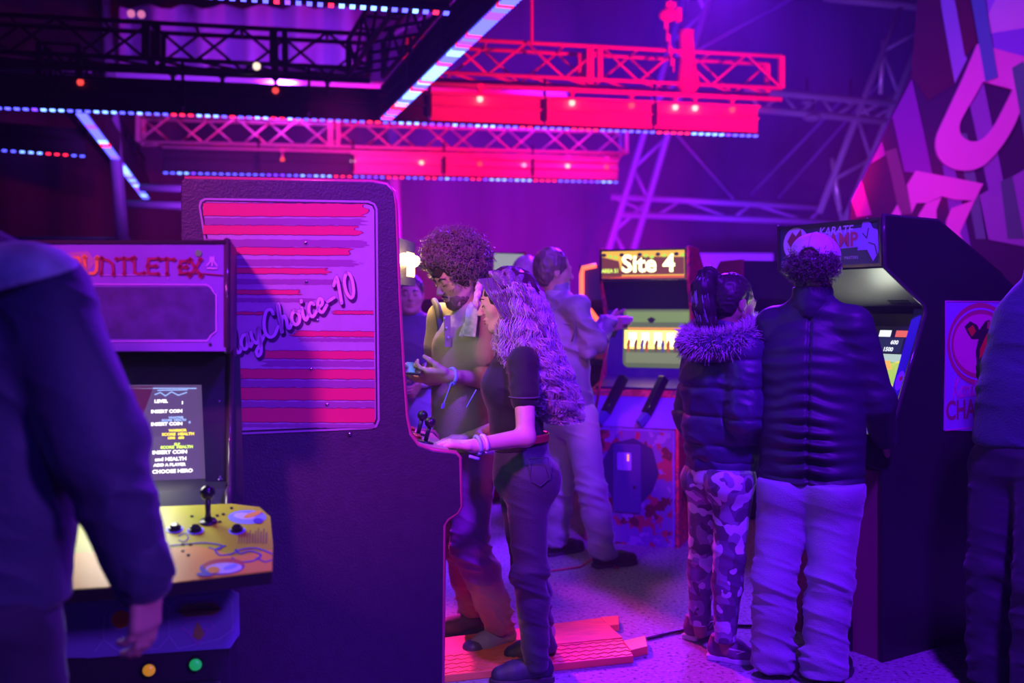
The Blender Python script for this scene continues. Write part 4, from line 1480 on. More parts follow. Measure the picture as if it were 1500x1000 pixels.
# edge glow strip: a small tube lamp tucked along the near edge of the hood
f, W_, L = kacross((1316, 628), (1362, 460))
scr = MB().rect(f, 0, 0, W_, L, -.004, .0).build('screen_glass', M_SCREEN, kc)
k0 = MB().rect(f, .06, .05, W_ - .06, L - .06, .001, .002).build('screen', glow('karate_screen_sky', (.62, .80, .72), .85), kc)
def kr(a, b, c, d, m, z=.002, nm='screen_shape'):
    MB().rect(f, a, b, c, d, z, z + .0012).build(nm, m, k0)
kw = W_ - .06
top_ = L - .06
kr(.06, top_ - .13, kw, top_, glow('k_black', (.02, .02, .03), .3), .0022)
for i in range(5):
    kr(.10 + i * .085, top_ - .05, .16 + i * .085, top_ - .02, glow('k_white', (.9, .95, 1), 1.2) if i % 2 else glow('k_red', (.9, .15, .1), 1.0), .0035)
for i in range(4):
    kr(.10 + i * .085, top_ - .10, .15 + i * .085, top_ - .065, glow('k_white', (0, 0, 0), 1), .0035)
kr(kw - .15, top_ - .125, kw - .01, top_ - .055, glow('k_navy', (.03, .05, .12), .5), .0048)
text('600', f, kw - .07, top_ - .085, .026, glow('k_white', (0, 0, 0), 1), k0, off=.0062, bold=.001)
text('1500', f, kw - .10, top_ - .118, .026, glow('k_white', (0, 0, 0), 1), k0, off=.0062, bold=.001)
MB().poly(f, [(.06, .05), (.06, .2), (.2, .26), (.3, .2), (.38, .12), (.4, .05)], .0022, .0034).build('screen_shape', glow('k_yellow', (1.0, .75, .08), 1.1), k0)
MB().poly(f, [(kw - .2, top_ - .22), (kw - .1, top_ - .16), (kw, top_ - .17), (kw, top_ - .27), (kw - .08, top_ - .24)], .0022, .0034).build('screen_shape', glow('k_green', (.25, .7, .15), .9), k0)
MB().poly(f, [(kw - .13, top_ - .17), (kw - .05, top_ - .16), (kw - .03, top_ - .20), (kw - .1, top_ - .21)], .0034, .0046).build('screen_shape', glow('k_orange', (1, .45, .08), 1.2), k0)
MB().poly(f, [(kw - .22, .05), (kw, .08), (kw, .3), (kw - .12, .26)], .0022, .0034).build('screen_shape', glow('k_yellow', (0, 0, 0), 1), k0)
for i in range(7):
    kr(kw - .28 + i * .012, top_ - .27, kw - .272 + i * .012, top_ - .22, glow('k_black', (0, 0, 0), 1), .0036)
for a in (.0, .045):
    MB().disc(f, kw - .3 + a, top_ - .175, .008, .0036, .0048, 10, .018).build('screen_shape', glow('k_black', (0, 0, 0), 1), k0)
lamp('karate_screen_spill', 'AREA', tuple(f.p(W_ * .6, L * .55, .06)), tuple(f.p(W_ * .45, L * .8, .8)), 3.0, (.85, .95, .75), .3)
# blue artwork strip at the near edge of the screen
MB().rect(f, W_ - .055, -.02, W_ - .002, L + .02, .001, .010).build('side_strip', mat('karate_blue_strip', (.07, .10, .35), .3), kc)
MB().disc(f, W_ - .028, L * .40, .02, .010, .011, 12, .045).disc(f, W_ - .028, L * .18, .022, .010, .011, 12, .05).build('strip_art', M_KP, kc)
MB().disc(f, W_ - .024, L * .42, .008, .011, .012, 10, .012).build('strip_art', M_PRD, kc)
# control panel
f, W_, L = kacross((1270, 642), (1308, 634))
kcp = MB().rect(f, -.01, -.01, W_ + .01, .17, -.03, .01).build('control_panel', mat('karate_panel', (.10, .08, .30), .4), kc, bevel=.003)
for x in (.15, .42):
    MB().cyl(f.p(x, .06, .01), f.p(x, .06, .07), .008, n=8).sphere(f.p(x, .06, .085), .02, 12, 8).build('joystick', M_RUB, kcp, True)
f, W_, L = kacross((1297, 1100), (1297, 692))
MB().rect(f, 0, -.1, W_, L, 0, .006).build('front_board', mat('karate_front', (.20, .03, .10), .6), kc)
MB().rect(f, .14, .18, .42, .5, .006, .016).build('coin_door', M_BLKM, kc, bevel=.004)
# poster on the near side
pp = kpx([(1385, 440), (1484, 442), (1484, 632), (1382, 630)])
post = MB().poly(kf, pp, 0, .004).build('poster', mat('poster_lilac', (.36, .22, .62), .4), kc)
pu0, pv0 = kf.px(1383, 631)
pu1, pv1 = kf.px(1484, 441)
sg = 1 if pu1 > pu0 else -1
PW, PH = abs(pu1 - pu0), pv1 - pv0
pfx = Fr(kf.p(pu0, pv0, .004), kf.u * sg, (0, 0, 1))
if pfx.n.dot(kf.n) < 0:
    pfx.n = -pfx.n
def pq(a, b):
    return (a * PW, b * PH)
MB().stroke(pfx, [pq(0.005, 0.005), pq(.995, .005), pq(.995, .995), pq(.005, .995)], .005, .0, .002, True).build('poster_edge', mat('poster_magenta', (.7, .05, .45), .4), post)
for r, rx, m, d in ((0, 0, mat('karate_red', (0, 0, 0)), .001), (.022, 0, M_KP, .0016), (.03, 0, mat('karate_red', (0, 0, 0)), .0022), (.05, 0, mat('poster_hot_pink', (.85, .06, .42), .4), .0028)):
    MB().disc(pfx, .5 * PW, .66 * PH, .47 * PW - r * .8, d, d + .0006, 40, .325 * PH - r).build('roundel', m, post)
# generic fighter: trousers, torso, raised arm, spread jacket
M_FR = mat('fighter_red', (.75, .05, .03), .5)
M_FD = mat('fighter_dark', (.04, .01, .03), .5)
def fp(pts, m, d, nm='fighter_shape'):
    MB().poly(pfx, [pq(*p) for p in pts], d, d + .0008).build(nm, m, post)
fp([(.26, .80), (.34, .84), (.44, .81), (.47, .77), (.56, .84), (.62, .85), (.66, .78), (.62, .70), (.80, .60), (.78, .56), (.66, .60), (.60, .48), (.44, .46), (.42, .60), (.46, .70), (.36, .70), (.30, .75)], M_FD, .0036)
fp([(.48, .62), (.58, .74), (.64, .70), (.62, .58), (.66, .52), (.62, .42), (.56, .40), (.54, .34), (.46, .36), (.47, .50)], M_FR, .0045)
fp([(.30, .78), (.38, .81), (.42, .76), (.36, .72)], M_FR, .0045)
fp([(.58, .78), (.64, .78), (.65, .83), (.59, .84)], mat('fighter_skin', (.5, .15, .1), .5), .0045)
GL2 = GL
GL2['K'] = (1.1, [[(.15, 0), (.3, 1), (.42, 1.9)], [(1.0, 1.8), (.35, .9), (.5, .8), (1.0, 0)]])
GL2['r'] = (.6, [[(.08, 0), (.15, .95), (.2, .6), (.4, .95), (.58, .85)]])
GL2['t'] = (.6, [[(.35, 1.6), (.15, .4), (.25, .02), (.6, .3)], [(.05, 1.1), (.55, 1.15)]])
mb = script_word('Karate', pfx, Vector((.10 * PW, .245 * PH)), Vector((1, .03)), .046, .009, .001, .002, xs=.9)
mb.build('lettering', mat('poster_magenta', (0, 0, 0)), post)
text('CHAMP', pfx, .01 * PW, .085 * PH, .115, mat('karate_dark_red2', (.35, .03, .12), .5), post, off=.001, sx=.86, bold=.003)

# ------------------------------------------------------------------ light gun cabinet at the centre back
SA = Vector((.93, -.37, 0)).normalized()       # left to right across its front
SB = Vector((.37, .93, 0)).normalized()        # backwards
S1 = Vector((U(1010, 400, 6.35).x, 6.35, 0))
sc_ = thing('arcade_cabinet', (1.0, 6.4, 0), 'red and violet light gun arcade cabinet with a bright yellow sign at the back', 'arcade cabinet')
SW = .60
sff = Fr(S1 - SA * SW, SA, (0, 0, 1))           # plane of the marquee front
ssf = Fr(S1, SB, (0, 0, 1))                     # right side plane
if ssf.n.dot(SA) < 0:
    ssf.n = -ssf.n
M_CAMO = camo2('gun_cabinet_print', (.20, .08, .38), (.42, .03, .08), (.34, .15, .50), 11, .5)
M_REDS = camo('gun_cabinet_side', [(.6, .02, .05), (.75, .05, .10), (.35, .02, .10), (.7, .04, .07)], 9, .5, 3, dist=.8, pos=[0, .45, .55, .62])
zt = U(1010, 360, 6.35).z
def sp(px_, py_):
    return ssf.px(px_, py_)
back = .72
sprof = [(-.32, 0), (-.32, .72), (-.16, .95), (.08, 1.0), (.10, 1.42), (0, 1.64), (0, zt), (.30, zt), (.52, zt - .14), (back, zt - .4), (back, 0)]
for q0 in (0, -SW):
    mb = MB()
    a = Fr(ssf.p(0, 0), ssf.u, ssf.v)
    o_ = S1 + SA * (0 if q0 == 0 else -SW + .02)
    fr_ = Fr(o_, SB, (0, 0, 1))
    s_ = 1 if fr_.n.dot(SA) > 0 else -1
    mb.poly(fr_, sprof, -.02 if s_ > 0 else 0, 0 if s_ > 0 else .02)
    mb.build('side_panel', M_REDS, sc_, bevel=.004)
o_ = S1 - SA * .02
fr_ = Fr(o_, SB, (0, 0, 1))
s_ = 1 if fr_.n.dot(SA) > 0 else -1
MB().poly(fr_, [(-.30, .03), (-.30, .70), (-.14, .93), (.12, .97), (.16, 1.42), (.02, 1.64), (.02, zt - .01), (.30, zt - .01), (.52, zt - .15), (back - .01, zt - .4), (back - .01, .03)], -(SW - .04) if s_ > 0 else 0, 0 if s_ > 0 else (SW - .04)).build('cabinet_body', M_BLACK, sc_)
def sacross(y0, z0, y1, z1):
    A_ = S1 - SA * (SW - .02) + SB * y0 + Vector((0, 0, z0))
    B_ = S1 - SA * (SW - .02) + SB * y1 + Vector((0, 0, z1))
    return Fr(A_, SA, B_ - A_), SW - .04, (B_ - A_).length
f, W_, L = sacross(0, zt - .21, 0, zt - .02)
sm = MB().rect(f, 0, 0, W_, L, 0, .02).build('marquee', glow('gun_sign_yellow', (1.0, .52, .03), 1.15), sc_)
GR = glow('gun_sign_dark', (.05, .04, .01), .3)
for i in range(14):
    MB().disc(f, .02 + i * .04, L - .03 - (i % 3) * .008, .016, .02, .022, 10, .012).build('sign_shape', GR if i % 3 == 0 else glow('gun_sign_lime', (.6, .9, .05), 1.0), sm)
MB().poly(f, [(0, .0), (.14, .02), (.12, .12), (.0, .15)], .02, .0215).build('sign_shape', glow('gun_sign_brown', (.35, .08, .02), .6), sm)
text('AREA 51', f, .004, .045, .035, M_YG, sm, off=.0225, sx=.9, bold=.001)
MB().rect(f, 0, 0, W_, .022, .02, .0215).build('sign_shape', glow('gun_sign_red', (.9, .12, .02), .9), sm)
MB().poly(f, [(.13, .03), (W_ - .01, .03), (W_ - .01, L - .05), (.15, L - .04)], .02, .0212).build('sign_shape', glow('gun_sign_brown', (0, 0, 0), 1), sm)
text('Site 4', f, .14, .05, .155, glow('gun_sign_white', (1.0, .95, .45), 3.2), sm, off=.024, sx=1.0, bold=.004)
MB().stroke(f, [(0, 0), (W_, 0), (W_, L), (0, L)], .012, .02, .03, True).build('marquee_frame', M_TMOLD, sm)
f, W_, L = sacross(.115, .97, .155, 1.60)
bz2 = MB().rect(f, 0, 0, W_, L, 0, .004).build('screen_surround', mat('gun_shroud', (.10, .06, .22), .3), sc_)
so = MB().rrect(f, .11, .10, W_ - .0, .50, .04, .004, .008).build('screen', glow('gun_screen_dim', (.16, .20, .07), .8), sc_)
def sr(a, b, c, d, m, z):
    MB().rect(f, a, b, c, d, z, z + .001).build('screen_shape', m, so)
sr(.13, .40, W_ - .01, .47, glow('gun_screen_green', (.28, .40, .10), .8), .009)
sr(.12, .225, W_ - .01, .345, glow('gun_screen_yellow', (1.0, .62, .12), 3.0), .009)
for i in range(5):
    sr(.15 + i * .085, .24, .20 + i * .085, .33, glow('gun_screen_pale', (1.0, .9, .5), 4.0), .0105)
rnd = random.Random(5)
for i in range(9):
    x = .14 + i * .045 + rnd.uniform(-.01, .01)
    MB().poly(f, [(x, .20), (x + .012, .20), (x + .02, .25 + rnd.uniform(0, .03)), (x + .012, .29), (x + .002, .28), (x - .008, .25)], .012, .013).build('screen_figure', glow('gun_fig_%d' % (i % 3), ((.7, .15, .02), (.25, .1, .05), (.15, .12, .5))[i % 3], .7), so)
sr(.14, .35, W_ - .02, .365, glow('gun_screen_orange', (.9, .35, .05), 1.2), .0105)
sr(.13, .13, W_ - .03, .20, glow('gun_screen_olive', (.33, .38, .16), .7), .009)
MB().poly(f, [(.27, .42), (.30, .435), (.33, .42), (.31, .395), (.29, .395)], .0105, .0115).build('screen_shape', GR, so)
lamp('gun_screen_spill', 'AREA', tuple(f.p(.3, .28, .12)), tuple(f.p(.3, .1, .8)), 1.2, (1.0, .65, .25), .3)
f, W_, L = sacross(-.14, .95, .10, 1.0)
MB().rect(f, 0, 0, W_, L, 0, .01).build('gun_shelf', mat('gun_shelf', (.12, .05, .2), .4), sc_)
f, W_, L = sacross(-.31, .72, -.15, .94)
MB().rect(f, 0, 0, W_, L, 0, .006).build('slope_board', mat('gun_violet', (.28, .10, .60), .45), sc_)
MB().rect(f, 0, L - .05, W_, L, .006, .009).build('slope_stripe', M_REDS, sc_)
for xx in (.14, .40):
    g = thing('toy_light_gun', f.p(xx, L * .6, .03), 'dark toy light gun holstered on the sloping board, %s of the pair' % ('left one' if xx < .2 else 'right one'), 'light gun')
    MB().bar(f.p(xx - .03, L * .3, .035), f.p(xx + .05, L * 1.25, .05), .05, .055).build('barrel', M_RUB, g, bevel=.006)
    MB().bar(f.p(xx - .02, L * .35, .03), f.p(xx - .06, L * .0, .05), .035, .05).build('grip', mat('gun_blue', (.10, .08, .4), .4), g, bevel=.006)
    MB().tube([f.p(xx + .0, L * .45, .07), f.p(xx - .02, L * .3, .08), f.p(xx - .03, L * .35, .05)], .005, 6).build('trigger', M_RUB, g, True)
f, W_, L = sacross(-.32, .0, -.32, .72)
lo = MB().rect(f, 0, 0, W_, L, 0, .008).build('front_board', M_CAMO, sc_)
MB().stroke(f, [(0.01, .01), (0.01, L - .01), (W_ - .01, L - .01), (W_ - .01, .01)], .012, .008, .012).build('front_edge', mat('gun_violet', (0, 0, 0)), lo)
MB().poly(f, [(.1, .5), (.16, .62), (.3, .66), (.42, .6), (.46, .45), (.42, .34), (.3, .2), (.2, .22), (.12, .36)], .008, .010).build('dark_splash', mat('gun_dark', (.04, .015, .12), .5), lo)
cd_ = MB().rrect(f, .17, .20, .35, .62, .02, .010, .022).build('coin_door', mat('coin_door_violet', (.09, .04, .25), .4), lo, bevel=.003)
MB().rrect(f, .20, .46, .29, .57, .01, .022, .026).build('coin_slot_plate', M_KP, cd_)
MB().rect(f, .265, .52, .275, .56, .026, .028).build('coin_slot_light', glow('coin_orange', (1, .3, .05), 1.6), cd_)
MB().disc(f, .31, .36, .01, .022, .026).build('lock', M_RUB, cd_)
text('NR', Fr(S1 + Vector((0, 0, 0)) - SB * .28 + SA * .003, SB, (0, 0, 1)), .05, .25, .16, M_FD, lo, bold=.004)

# ------------------------------------------------------------------ other cabinets at the back
def back_cab(loc, yaw, label, W=.6, D=.7, H_=1.8, side=None, marq=None, scr_=None, front=None):
    root = thing('arcade_cabinet', loc, label, 'arcade cabinet', yaw=yaw)
    side = side or M_SIDE
    pr = [(0, 0), (0, .78), (-.08, .84), (-.06, .96), (.12, 1.02), (.20, 1.42), (.02, 1.50), (0, H_), (.3, H_), (D, H_ - .35), (D, 0)]
    fr_ = Fr((0, 0, 0), (0, 1, 0), (0, 0, 1))      # normal +x
    MB().poly(fr_, pr, W / 2 - .02, W / 2).build('side_panel', side, root, world=False, bevel=.004)
    MB().poly(fr_, pr, -W / 2, -W / 2 + .02).build('side_panel', side, root, world=False, bevel=.004)
    pin = [(.02, .03), (.02, .78), (-.05, .86), (.0, .96), (.15, 1.02), (.24, 1.42), (.04, 1.52), (.02, H_ - .01), (.3, H_ - .01), (D - .01, H_ - .36), (D - .01, .03)]
    MB().poly(fr_, pin, -W / 2 + .02, W / 2 - .02).build('cabinet_body', M_BLACK, root, world=False)
    f1 = Fr((-W / 2 + .02, .02, 1.53), (1, 0, 0), (0, 0, 1))
    MB().rect(f1, 0, 0, W - .04, H_ - 1.55, 0, .012).build('marquee', marq or M_GP, root, world=False)
    f2 = Fr((-W / 2 + .02, .15, 1.03), (1, 0, 0), (0, .08, .39))
    MB().rect(f2, 0, 0, W - .04, .39, 0, .006).build('bezel', M_RUB, root, world=False)
    MB().rrect(f2, .07, .04, W - .11, .36, .02, .006, .01).build('screen', scr_ or M_SCREEN, root, world=False)
    f3 = Fr((-W / 2 + .02, -.05, .87), (1, 0, 0), (0, .19, .12))
    p_ = MB().rect(f3, 0, 0, W - .04, .2, 0, .02).build('control_panel', M_RUB, root, world=False)
    MB().cyl(f3.p(.2, .1, .02), f3.p(.2, .1, .08), .008, n=8).sphere(f3.p(.2, .1, .09), .02, 10, 8).build('joystick', mat('red_plastic', (0, 0, 0)), root, True, world=False)
    f4 = Fr((-W / 2 + .02, .015, .03), (1, 0, 0), (0, 0, 1))
    MB().rect(f4, 0, 0, W - .04, .74, 0, .006).build('front_board', front or side, root, world=False)
    MB().rrect(f4, .16, .2, .4, .55, .02, .006, .016).build('coin_door', M_STEEL, root, world=False)
    return root
q = U(868, 454, 6.9)
nc = back_cab((.80, 7.55, 0), -.28, 'dark arcade cabinet with glowing orange outline left of the yellow sign', side=mat('neon_cab_side', (.05, .02, .08), .4), marq=mat('neon_cab_marquee', (.05, .02, .08), .4), front=mat('neon_cab_front', (.05, .02, .08), .4), scr_=glow('neon_cab_scr', (.35, .02, .1), .25))
nf2 = Fr((0, 0, 0), (1, 0, 0), (0, 0, 1))
neon = glow('neon_orange_red', (1.0, .10, .04), 3.2)
MB().tube([(-.16, -.03, 1.79), (-.26, -.03, 1.77), (-.27, -.03, 1.72), (-.27, -.03, 1.56), (-.22, .0, 1.46), (-.16, .08, 1.36)], .018, 8).build('neon_outline', neon, nc, True, world=False)
MB().tube([(-.285, -.03, .95), (-.285, -.03, .08)], .012, 8).build('neon_edge', glow('neon_dim', (.9, .04, .05), .6), nc, True, world=False)
back_cab((-.02, 7.6, 0), .5, 'arcade cabinet behind the curly haired man with a pale lit sign', marq=glow('pale_marquee', (.75, .8, .8), .45), side=mat('red_cab_side', (.5, .02, .05), .5), scr_=glow('pale_screen', (.6, .5, .9), .3), H_=1.90, W=.30)
back_cab((-.74, 7.3, 0), .1, 'red sided arcade cabinet behind the man in the two-tone jacket', side=mat('red_cab_side', (0, 0, 0)), marq=mat('red_cab_marquee', (.6, .02, .05), .5), H_=1.78, scr_=glow('red_screen', (.9, .1, .1), .25))
back_cab((1.86, 6.9, 0), .3, 'dark arcade cabinet with red slanting sides behind the ponytailed woman', side=mat('slant_side', (.30, .015, .07), .5), H_=1.80, marq=M_BLACK, front=M_BLACK, scr_=mat('off_screen', (.02, .02, .03), .2))
back_cab((3.72, 6.3, 0), -.5, 'pink sided arcade cabinet at the right edge behind the karate cabinet', side=mat('pink_side', (.75, .2, .5), .5), H_=1.85)

# ------------------------------------------------------------------ floor pieces
# cable ramp boards
def UF(px_, py_, z=0.0):
    return UZ(px_, py_, z)
r0 = UF(800, 940)
rp = thing('cable_ramp', (r0.x, r0.y, 0), 'pink lit cable ramp of plywood and tread plate on the floor', 'cable ramp')
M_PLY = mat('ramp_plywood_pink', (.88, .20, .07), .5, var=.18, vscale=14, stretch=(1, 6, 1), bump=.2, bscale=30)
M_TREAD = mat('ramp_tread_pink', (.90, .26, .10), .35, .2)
def ramp(pts, z0, z1, m, nm, **k):
    """slab whose outline is given by floor pixels"""
    q = [UF(x, y, z1) for x, y in pts]
    f = Fr((0, 0, 0), (1, 0, 0), (0, 1, 0))
    return MB().poly(f, [(p.x, p.y) for p in q], z0, z1).build(nm, m, rp, bevel=.003, **k), q
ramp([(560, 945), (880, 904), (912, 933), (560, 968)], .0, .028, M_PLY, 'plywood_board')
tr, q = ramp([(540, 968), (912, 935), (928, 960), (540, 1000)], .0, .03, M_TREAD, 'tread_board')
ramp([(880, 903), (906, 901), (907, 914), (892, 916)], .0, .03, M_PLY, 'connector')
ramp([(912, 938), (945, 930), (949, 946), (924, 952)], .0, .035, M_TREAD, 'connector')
t = MB()
for i in range(46):
    for j in range(5):
        a, b = (i + .5) / 46, (j + .5) / 5
        lo_ = q[3].lerp(q[2], a)
        hi_ = q[0].lerp(q[1], a)
        c = lo_.lerp(hi_, b)
        an = .6 if (i + j) % 2 else -.6
        t.box((c.x, c.y, .031), (.026, .006, .004), Matrix.Rotation(an, 3, 'Z'))
t.build('tread_lugs', M_TREAD, tr, kind='stuff')
t = MB().tube([UF(x, y, .008) for x, y in ((948, 935), (980, 927), (1008, 921), (1060, 915), (1130, 918))], .007, 8)
tag(t.build('floor_cable', M_RUB, smooth=True), 'thin black cable on the floor running right from the pink ramp', 'cable')
t = MB().tube([UF(x, y, .007) for x, y in ((790, 838), (850, 830), (872, 815), (905, 832))], .006, 8)
tag(t.build('floor_cable', mat('red_wire', (.4, .03, .08), .4), smooth=True), 'thin dark red cable on the floor beside the gun player', 'cable')
# ================================================================== PEOPLE
def V(*a):
    return Vector(a)
UP = Vector((0, 0, 1))
def skin_mat(name, col, rough=.5):
    m = mat(name, col, rough, bump=.08, bscale=220, var=.06, vscale=20)
    b = m.node_tree.nodes['Principled BSDF']
    b.inputs['Subsurface Weight'].default_value = .08
    b.inputs['Subsurface Radius'].default_value = (.02, .008, .005)
    return m
def basis(f, up=UP):
    f = Vector(f).normalized()
    r = f.cross(up).normalized()
    u = r.cross(f)
    return r, f, u
def cols(r, f, u):
    return [[r[i], f[i], u[i]] for i in range(3)]

def sdf_head(s, c, f, sc=1.0, ears=True, jaw=1.0):
    r, f, u = basis(f)
    M = cols(r, f, u)
    def q(a, b, d):
        return c + (r * a + f * b + u * d) * sc
    s.ell(q(0, -.008, .025), (.076 * sc, .096 * sc, .094 * sc), M, .02)
    s.ell(q(0, .030, -.035), (.060 * sc * jaw, .062 * sc, .084 * sc), M, .03)
    s.ell(q(0, .066, -.098), (.030 * sc * jaw, .026 * sc, .020 * sc), M, .025)
    for g in (-1, 1):
        s.ell(q(g * .040, .052, -.025), (.026 * sc, .026 * sc, .024 * sc), M, .02)
        s.cap(q(g * .058, -.005, -.045), q(g * .030, .058, -.092), .016 * sc, .014 * sc, .02)
        s.ell(q(g * .031, .098, .004), (.019 * sc, .014 * sc, .012 * sc), M, .010, neg=True)
        s.ell(q(g * .031, .081, .003), (.0145 * sc, .0125 * sc, .0115 * sc), M, .003)
        if ears:
            s.ell(q(g * .079, -.010, -.010), (.010 * sc, .020 * sc, .031 * sc), M, .008)
            s.ell(q(g * .090, -.006, -.008), (.005 * sc, .010 * sc, .018 * sc), M, .005, neg=True)
    s.cap(q(-.030, .086, .022), q(.030, .086, .022), .011 * sc, .011 * sc, .014)
    s.cap(q(0, .092, .008), q(0, .113, -.028), .008 * sc, .0115 * sc, .010)
    for g in (-1, 1):
        s.ell(q(g * .011, .104, -.032), (.008 * sc, .009 * sc, .007 * sc), M, .006)
    s.cap(q(-.018, .089, -.058), q(.018, .089, -.058), .0065 * sc, .0065 * sc, .008)
    s.cap(q(-.003, .0965, -.0565), q(.003, .0965, -.0565), .0062 * sc, .0062 * sc, .006)
    s.cap(q(-.013, .090, -.070), q(.013, .090, -.070), .0075 * sc, .0075 * sc, .007)
    return q
def face_bits(q, root, hairm, lipm, sc=1.0, brow=.004, lash=True):
    for g in (-1, 1):
        MB().tube([q(g * .014, .1005, .022), q(g * .030, .0985, .029), q(g * .047, .084, .024)], [brow * .8, brow, brow * .4], 6).build('eyebrow', hairm, root, True)
        if lash:
            MB().tube([q(g * .018, .0935, .0), q(g * .031, .0965, -.005), q(g * .044, .089, .001)], [.0012, .0022, .0014], 5).build('eyelash', hairm, root, True)
    MB().tube([q(-.022, .090, -.063), q(-.008, .102, -.0575), q(0, .1035, -.0595), q(.008, .102, -.0575), q(.022, .090, -.063)], [.001, .0035, .003, .0035, .001], 6).tube([q(-.018, .092, -.067), q(0, .1015, -.0715), q(.018, .092, -.067)], [.001, .0045, .001], 6).build('lips', lipm, root, True)

def sdf_hand(s, w_, d, pn, t, curl=(.25, .3, .35, .4), thumb=.3, sc=1.0, spread=.06, lens=None):
    """wrist w_, direction d, palm faces pn, thumb side t"""
    d = Vector(d).normalized()
    pn = Vector(pn)
    pn = (pn - d * pn.dot(d)).normalized()
    t = Vector(t)
    t = (t - d * t.dot(d) - pn * t.dot(pn)).normalized()
    M = [[t[i], d[i], pn[i]] for i in range(3)]
    s.box(w_ + d * .052 * sc, (.040 * sc, .046 * sc, .013 * sc), M, .012 * sc, .012)
    s.ell(w_ + d * .035 * sc + t * .024 * sc + pn * .008 * sc, (.018 * sc, .030 * sc, .016 * sc), M, .014)
    s.cap(w_ - d * .03 * sc, w_ + d * .02 * sc, .025 * sc, .024 * sc, .015, ax=pn, sq=.75)
    L = lens or (.072, .080, .074, .058)
    tips = []
    for i in range(4):
        off = (.030, .010, -.010, -.029)[i]
        p = w_ + (d * (.094 - (.006 if i in (0, 3) else 0) - (.008 if i == 3 else 0)) + t * off) * sc
        dd = (d + t * off * spread * 30 * .1).normalized()
        cu = curl[i] if isinstance(curl, (tuple, list)) else curl
        a = cu * .7
        for k, fr_ in enumerate((.46, .30, .24)):
            di = dd * math.cos(a) + pn * math.sin(a)
            qn = p + di * L[i] * fr_ * sc
            r0 = (.0092, .0083, .0076)[k] * sc
            s.cap(p, qn, r0, r0 * .92, .004 if k else .007)
            p = qn
            a += cu * 1.1
        tips.append((p, di))
    p = w_ + (d * .022 + t * .030) * sc
    di = (d * (.75 + thumb * .3) + t * (.75 - thumb * .6) + pn * thumb).normalized()
    for k, ln in enumerate((.040, .033, .026)):
        qn = p + di * ln * sc
        r0 = (.0135, .0105, .0092)[k] * sc
        s.cap(p, qn, r0, r0 * .9, .008)
        p = qn
        di = (di + pn * .25 * thumb + d * .25).normalized()
    tips.append((p, di))
    return tips

def folds(P, amp, fx=9, fz=30, zones=None, seed=0.0, base=.25, axis=None):
    """soft cloth wrinkles: ridged noise stretched across, stronger in zones (point, radius, weight)"""
    Q = P * np.array([fx, fx, fz], dtype=np.float32) + seed
    # slant the wrinkles a little so they are not level rings
    Q[:, 2] += (P[:, 0] * 11 + P[:, 1] * 7) * fz / 30
    n = np.clip(ridge(Q), 0, 1) ** 1.6 * .9 + ridge(Q * 1.9 + 7.3) * .25
    wgt = np.full(len(P), base, dtype=np.float32)
    for c, r, k in zones or ():
        d = np.sqrt(((P - A3(c)) ** 2).sum(1)) / r
        wgt += k * np.exp(-d * d * 1.6)
    return amp * wgt * (n - .45)

def shoe(root, heel, toe, col, sole_col, z=0.0, w=.046, h=.07, name='shoe', ankle=None, laces=None, toecap=None, high=0.0, logo=None):
    heel, toe = Vector((heel[0], heel[1], z)), Vector((toe[0], toe[1], z))
    d = (toe - heel).normalized()
    L = (toe - heel).length
    sd = d.cross(UP)
    s = Sdf(.0045)
    s.chain([heel + d * .04 + UP * .045, heel + d * .10 + UP * .05, heel + d * (L * .62) + UP * .036, toe - d * .045 + UP * .030], [.038, .040, .044, .036], .02)
    s.cap(heel + d * .045 + UP * .05, heel + d * .055 + UP * (h + .02 + high), .036, .038, .02)
    s.cap(heel + d * .12 + UP * .06, heel + d * .08 + UP * h, .026, .03, .02)
    s.clip(Vector((0, 0, z + .012)), (0, 0, -1))
    s.clip(Vector((0, 0, z + h + .02 + high)), (0, 0, 1))
    def fd(P, N):
        return ridge(P * 45) * .0008
    up_ = s.build(name, col, root, fd)
    fr_ = Fr((0, 0, 0), (1, 0, 0), (0, 1, 0))
    ol = []
    for a, b in ((0.0, .018), (.01, .032), (.05, .038), (.35, .036), (.62, .050), (.80, .046), (.93, .03), (.99, .010)):
        ol.append((a, b))
    pts = [heel + d * L * a + sd * b for a, b in ol] + [heel + d * L * a - sd * b for a, b in reversed(ol)]
    MB().poly(fr_, [(p.x, p.y) for p in pts], z, z + .022).build('sole', sole_col, up_, bevel=.004)
    if toecap:
        MB().sphere(toe - d * .040 + UP * .030, 1, 14, 8, (.046, .044, .034), None).build('toe_cap', toecap, up_, True)
    if laces:
        for i in range(4):
            c = heel + d * (L * (.42 + i * .075)) + UP * (.086 - i * .009)
            MB().tube([c - sd * .022 + UP * -.004, c + UP * .004, c + sd * .022 - UP * .004], .0032, 6).build('lace', laces, up_, True)
    return up_

def limb(s, pts, rs, k=.03):
    s.chain(pts, rs, k)

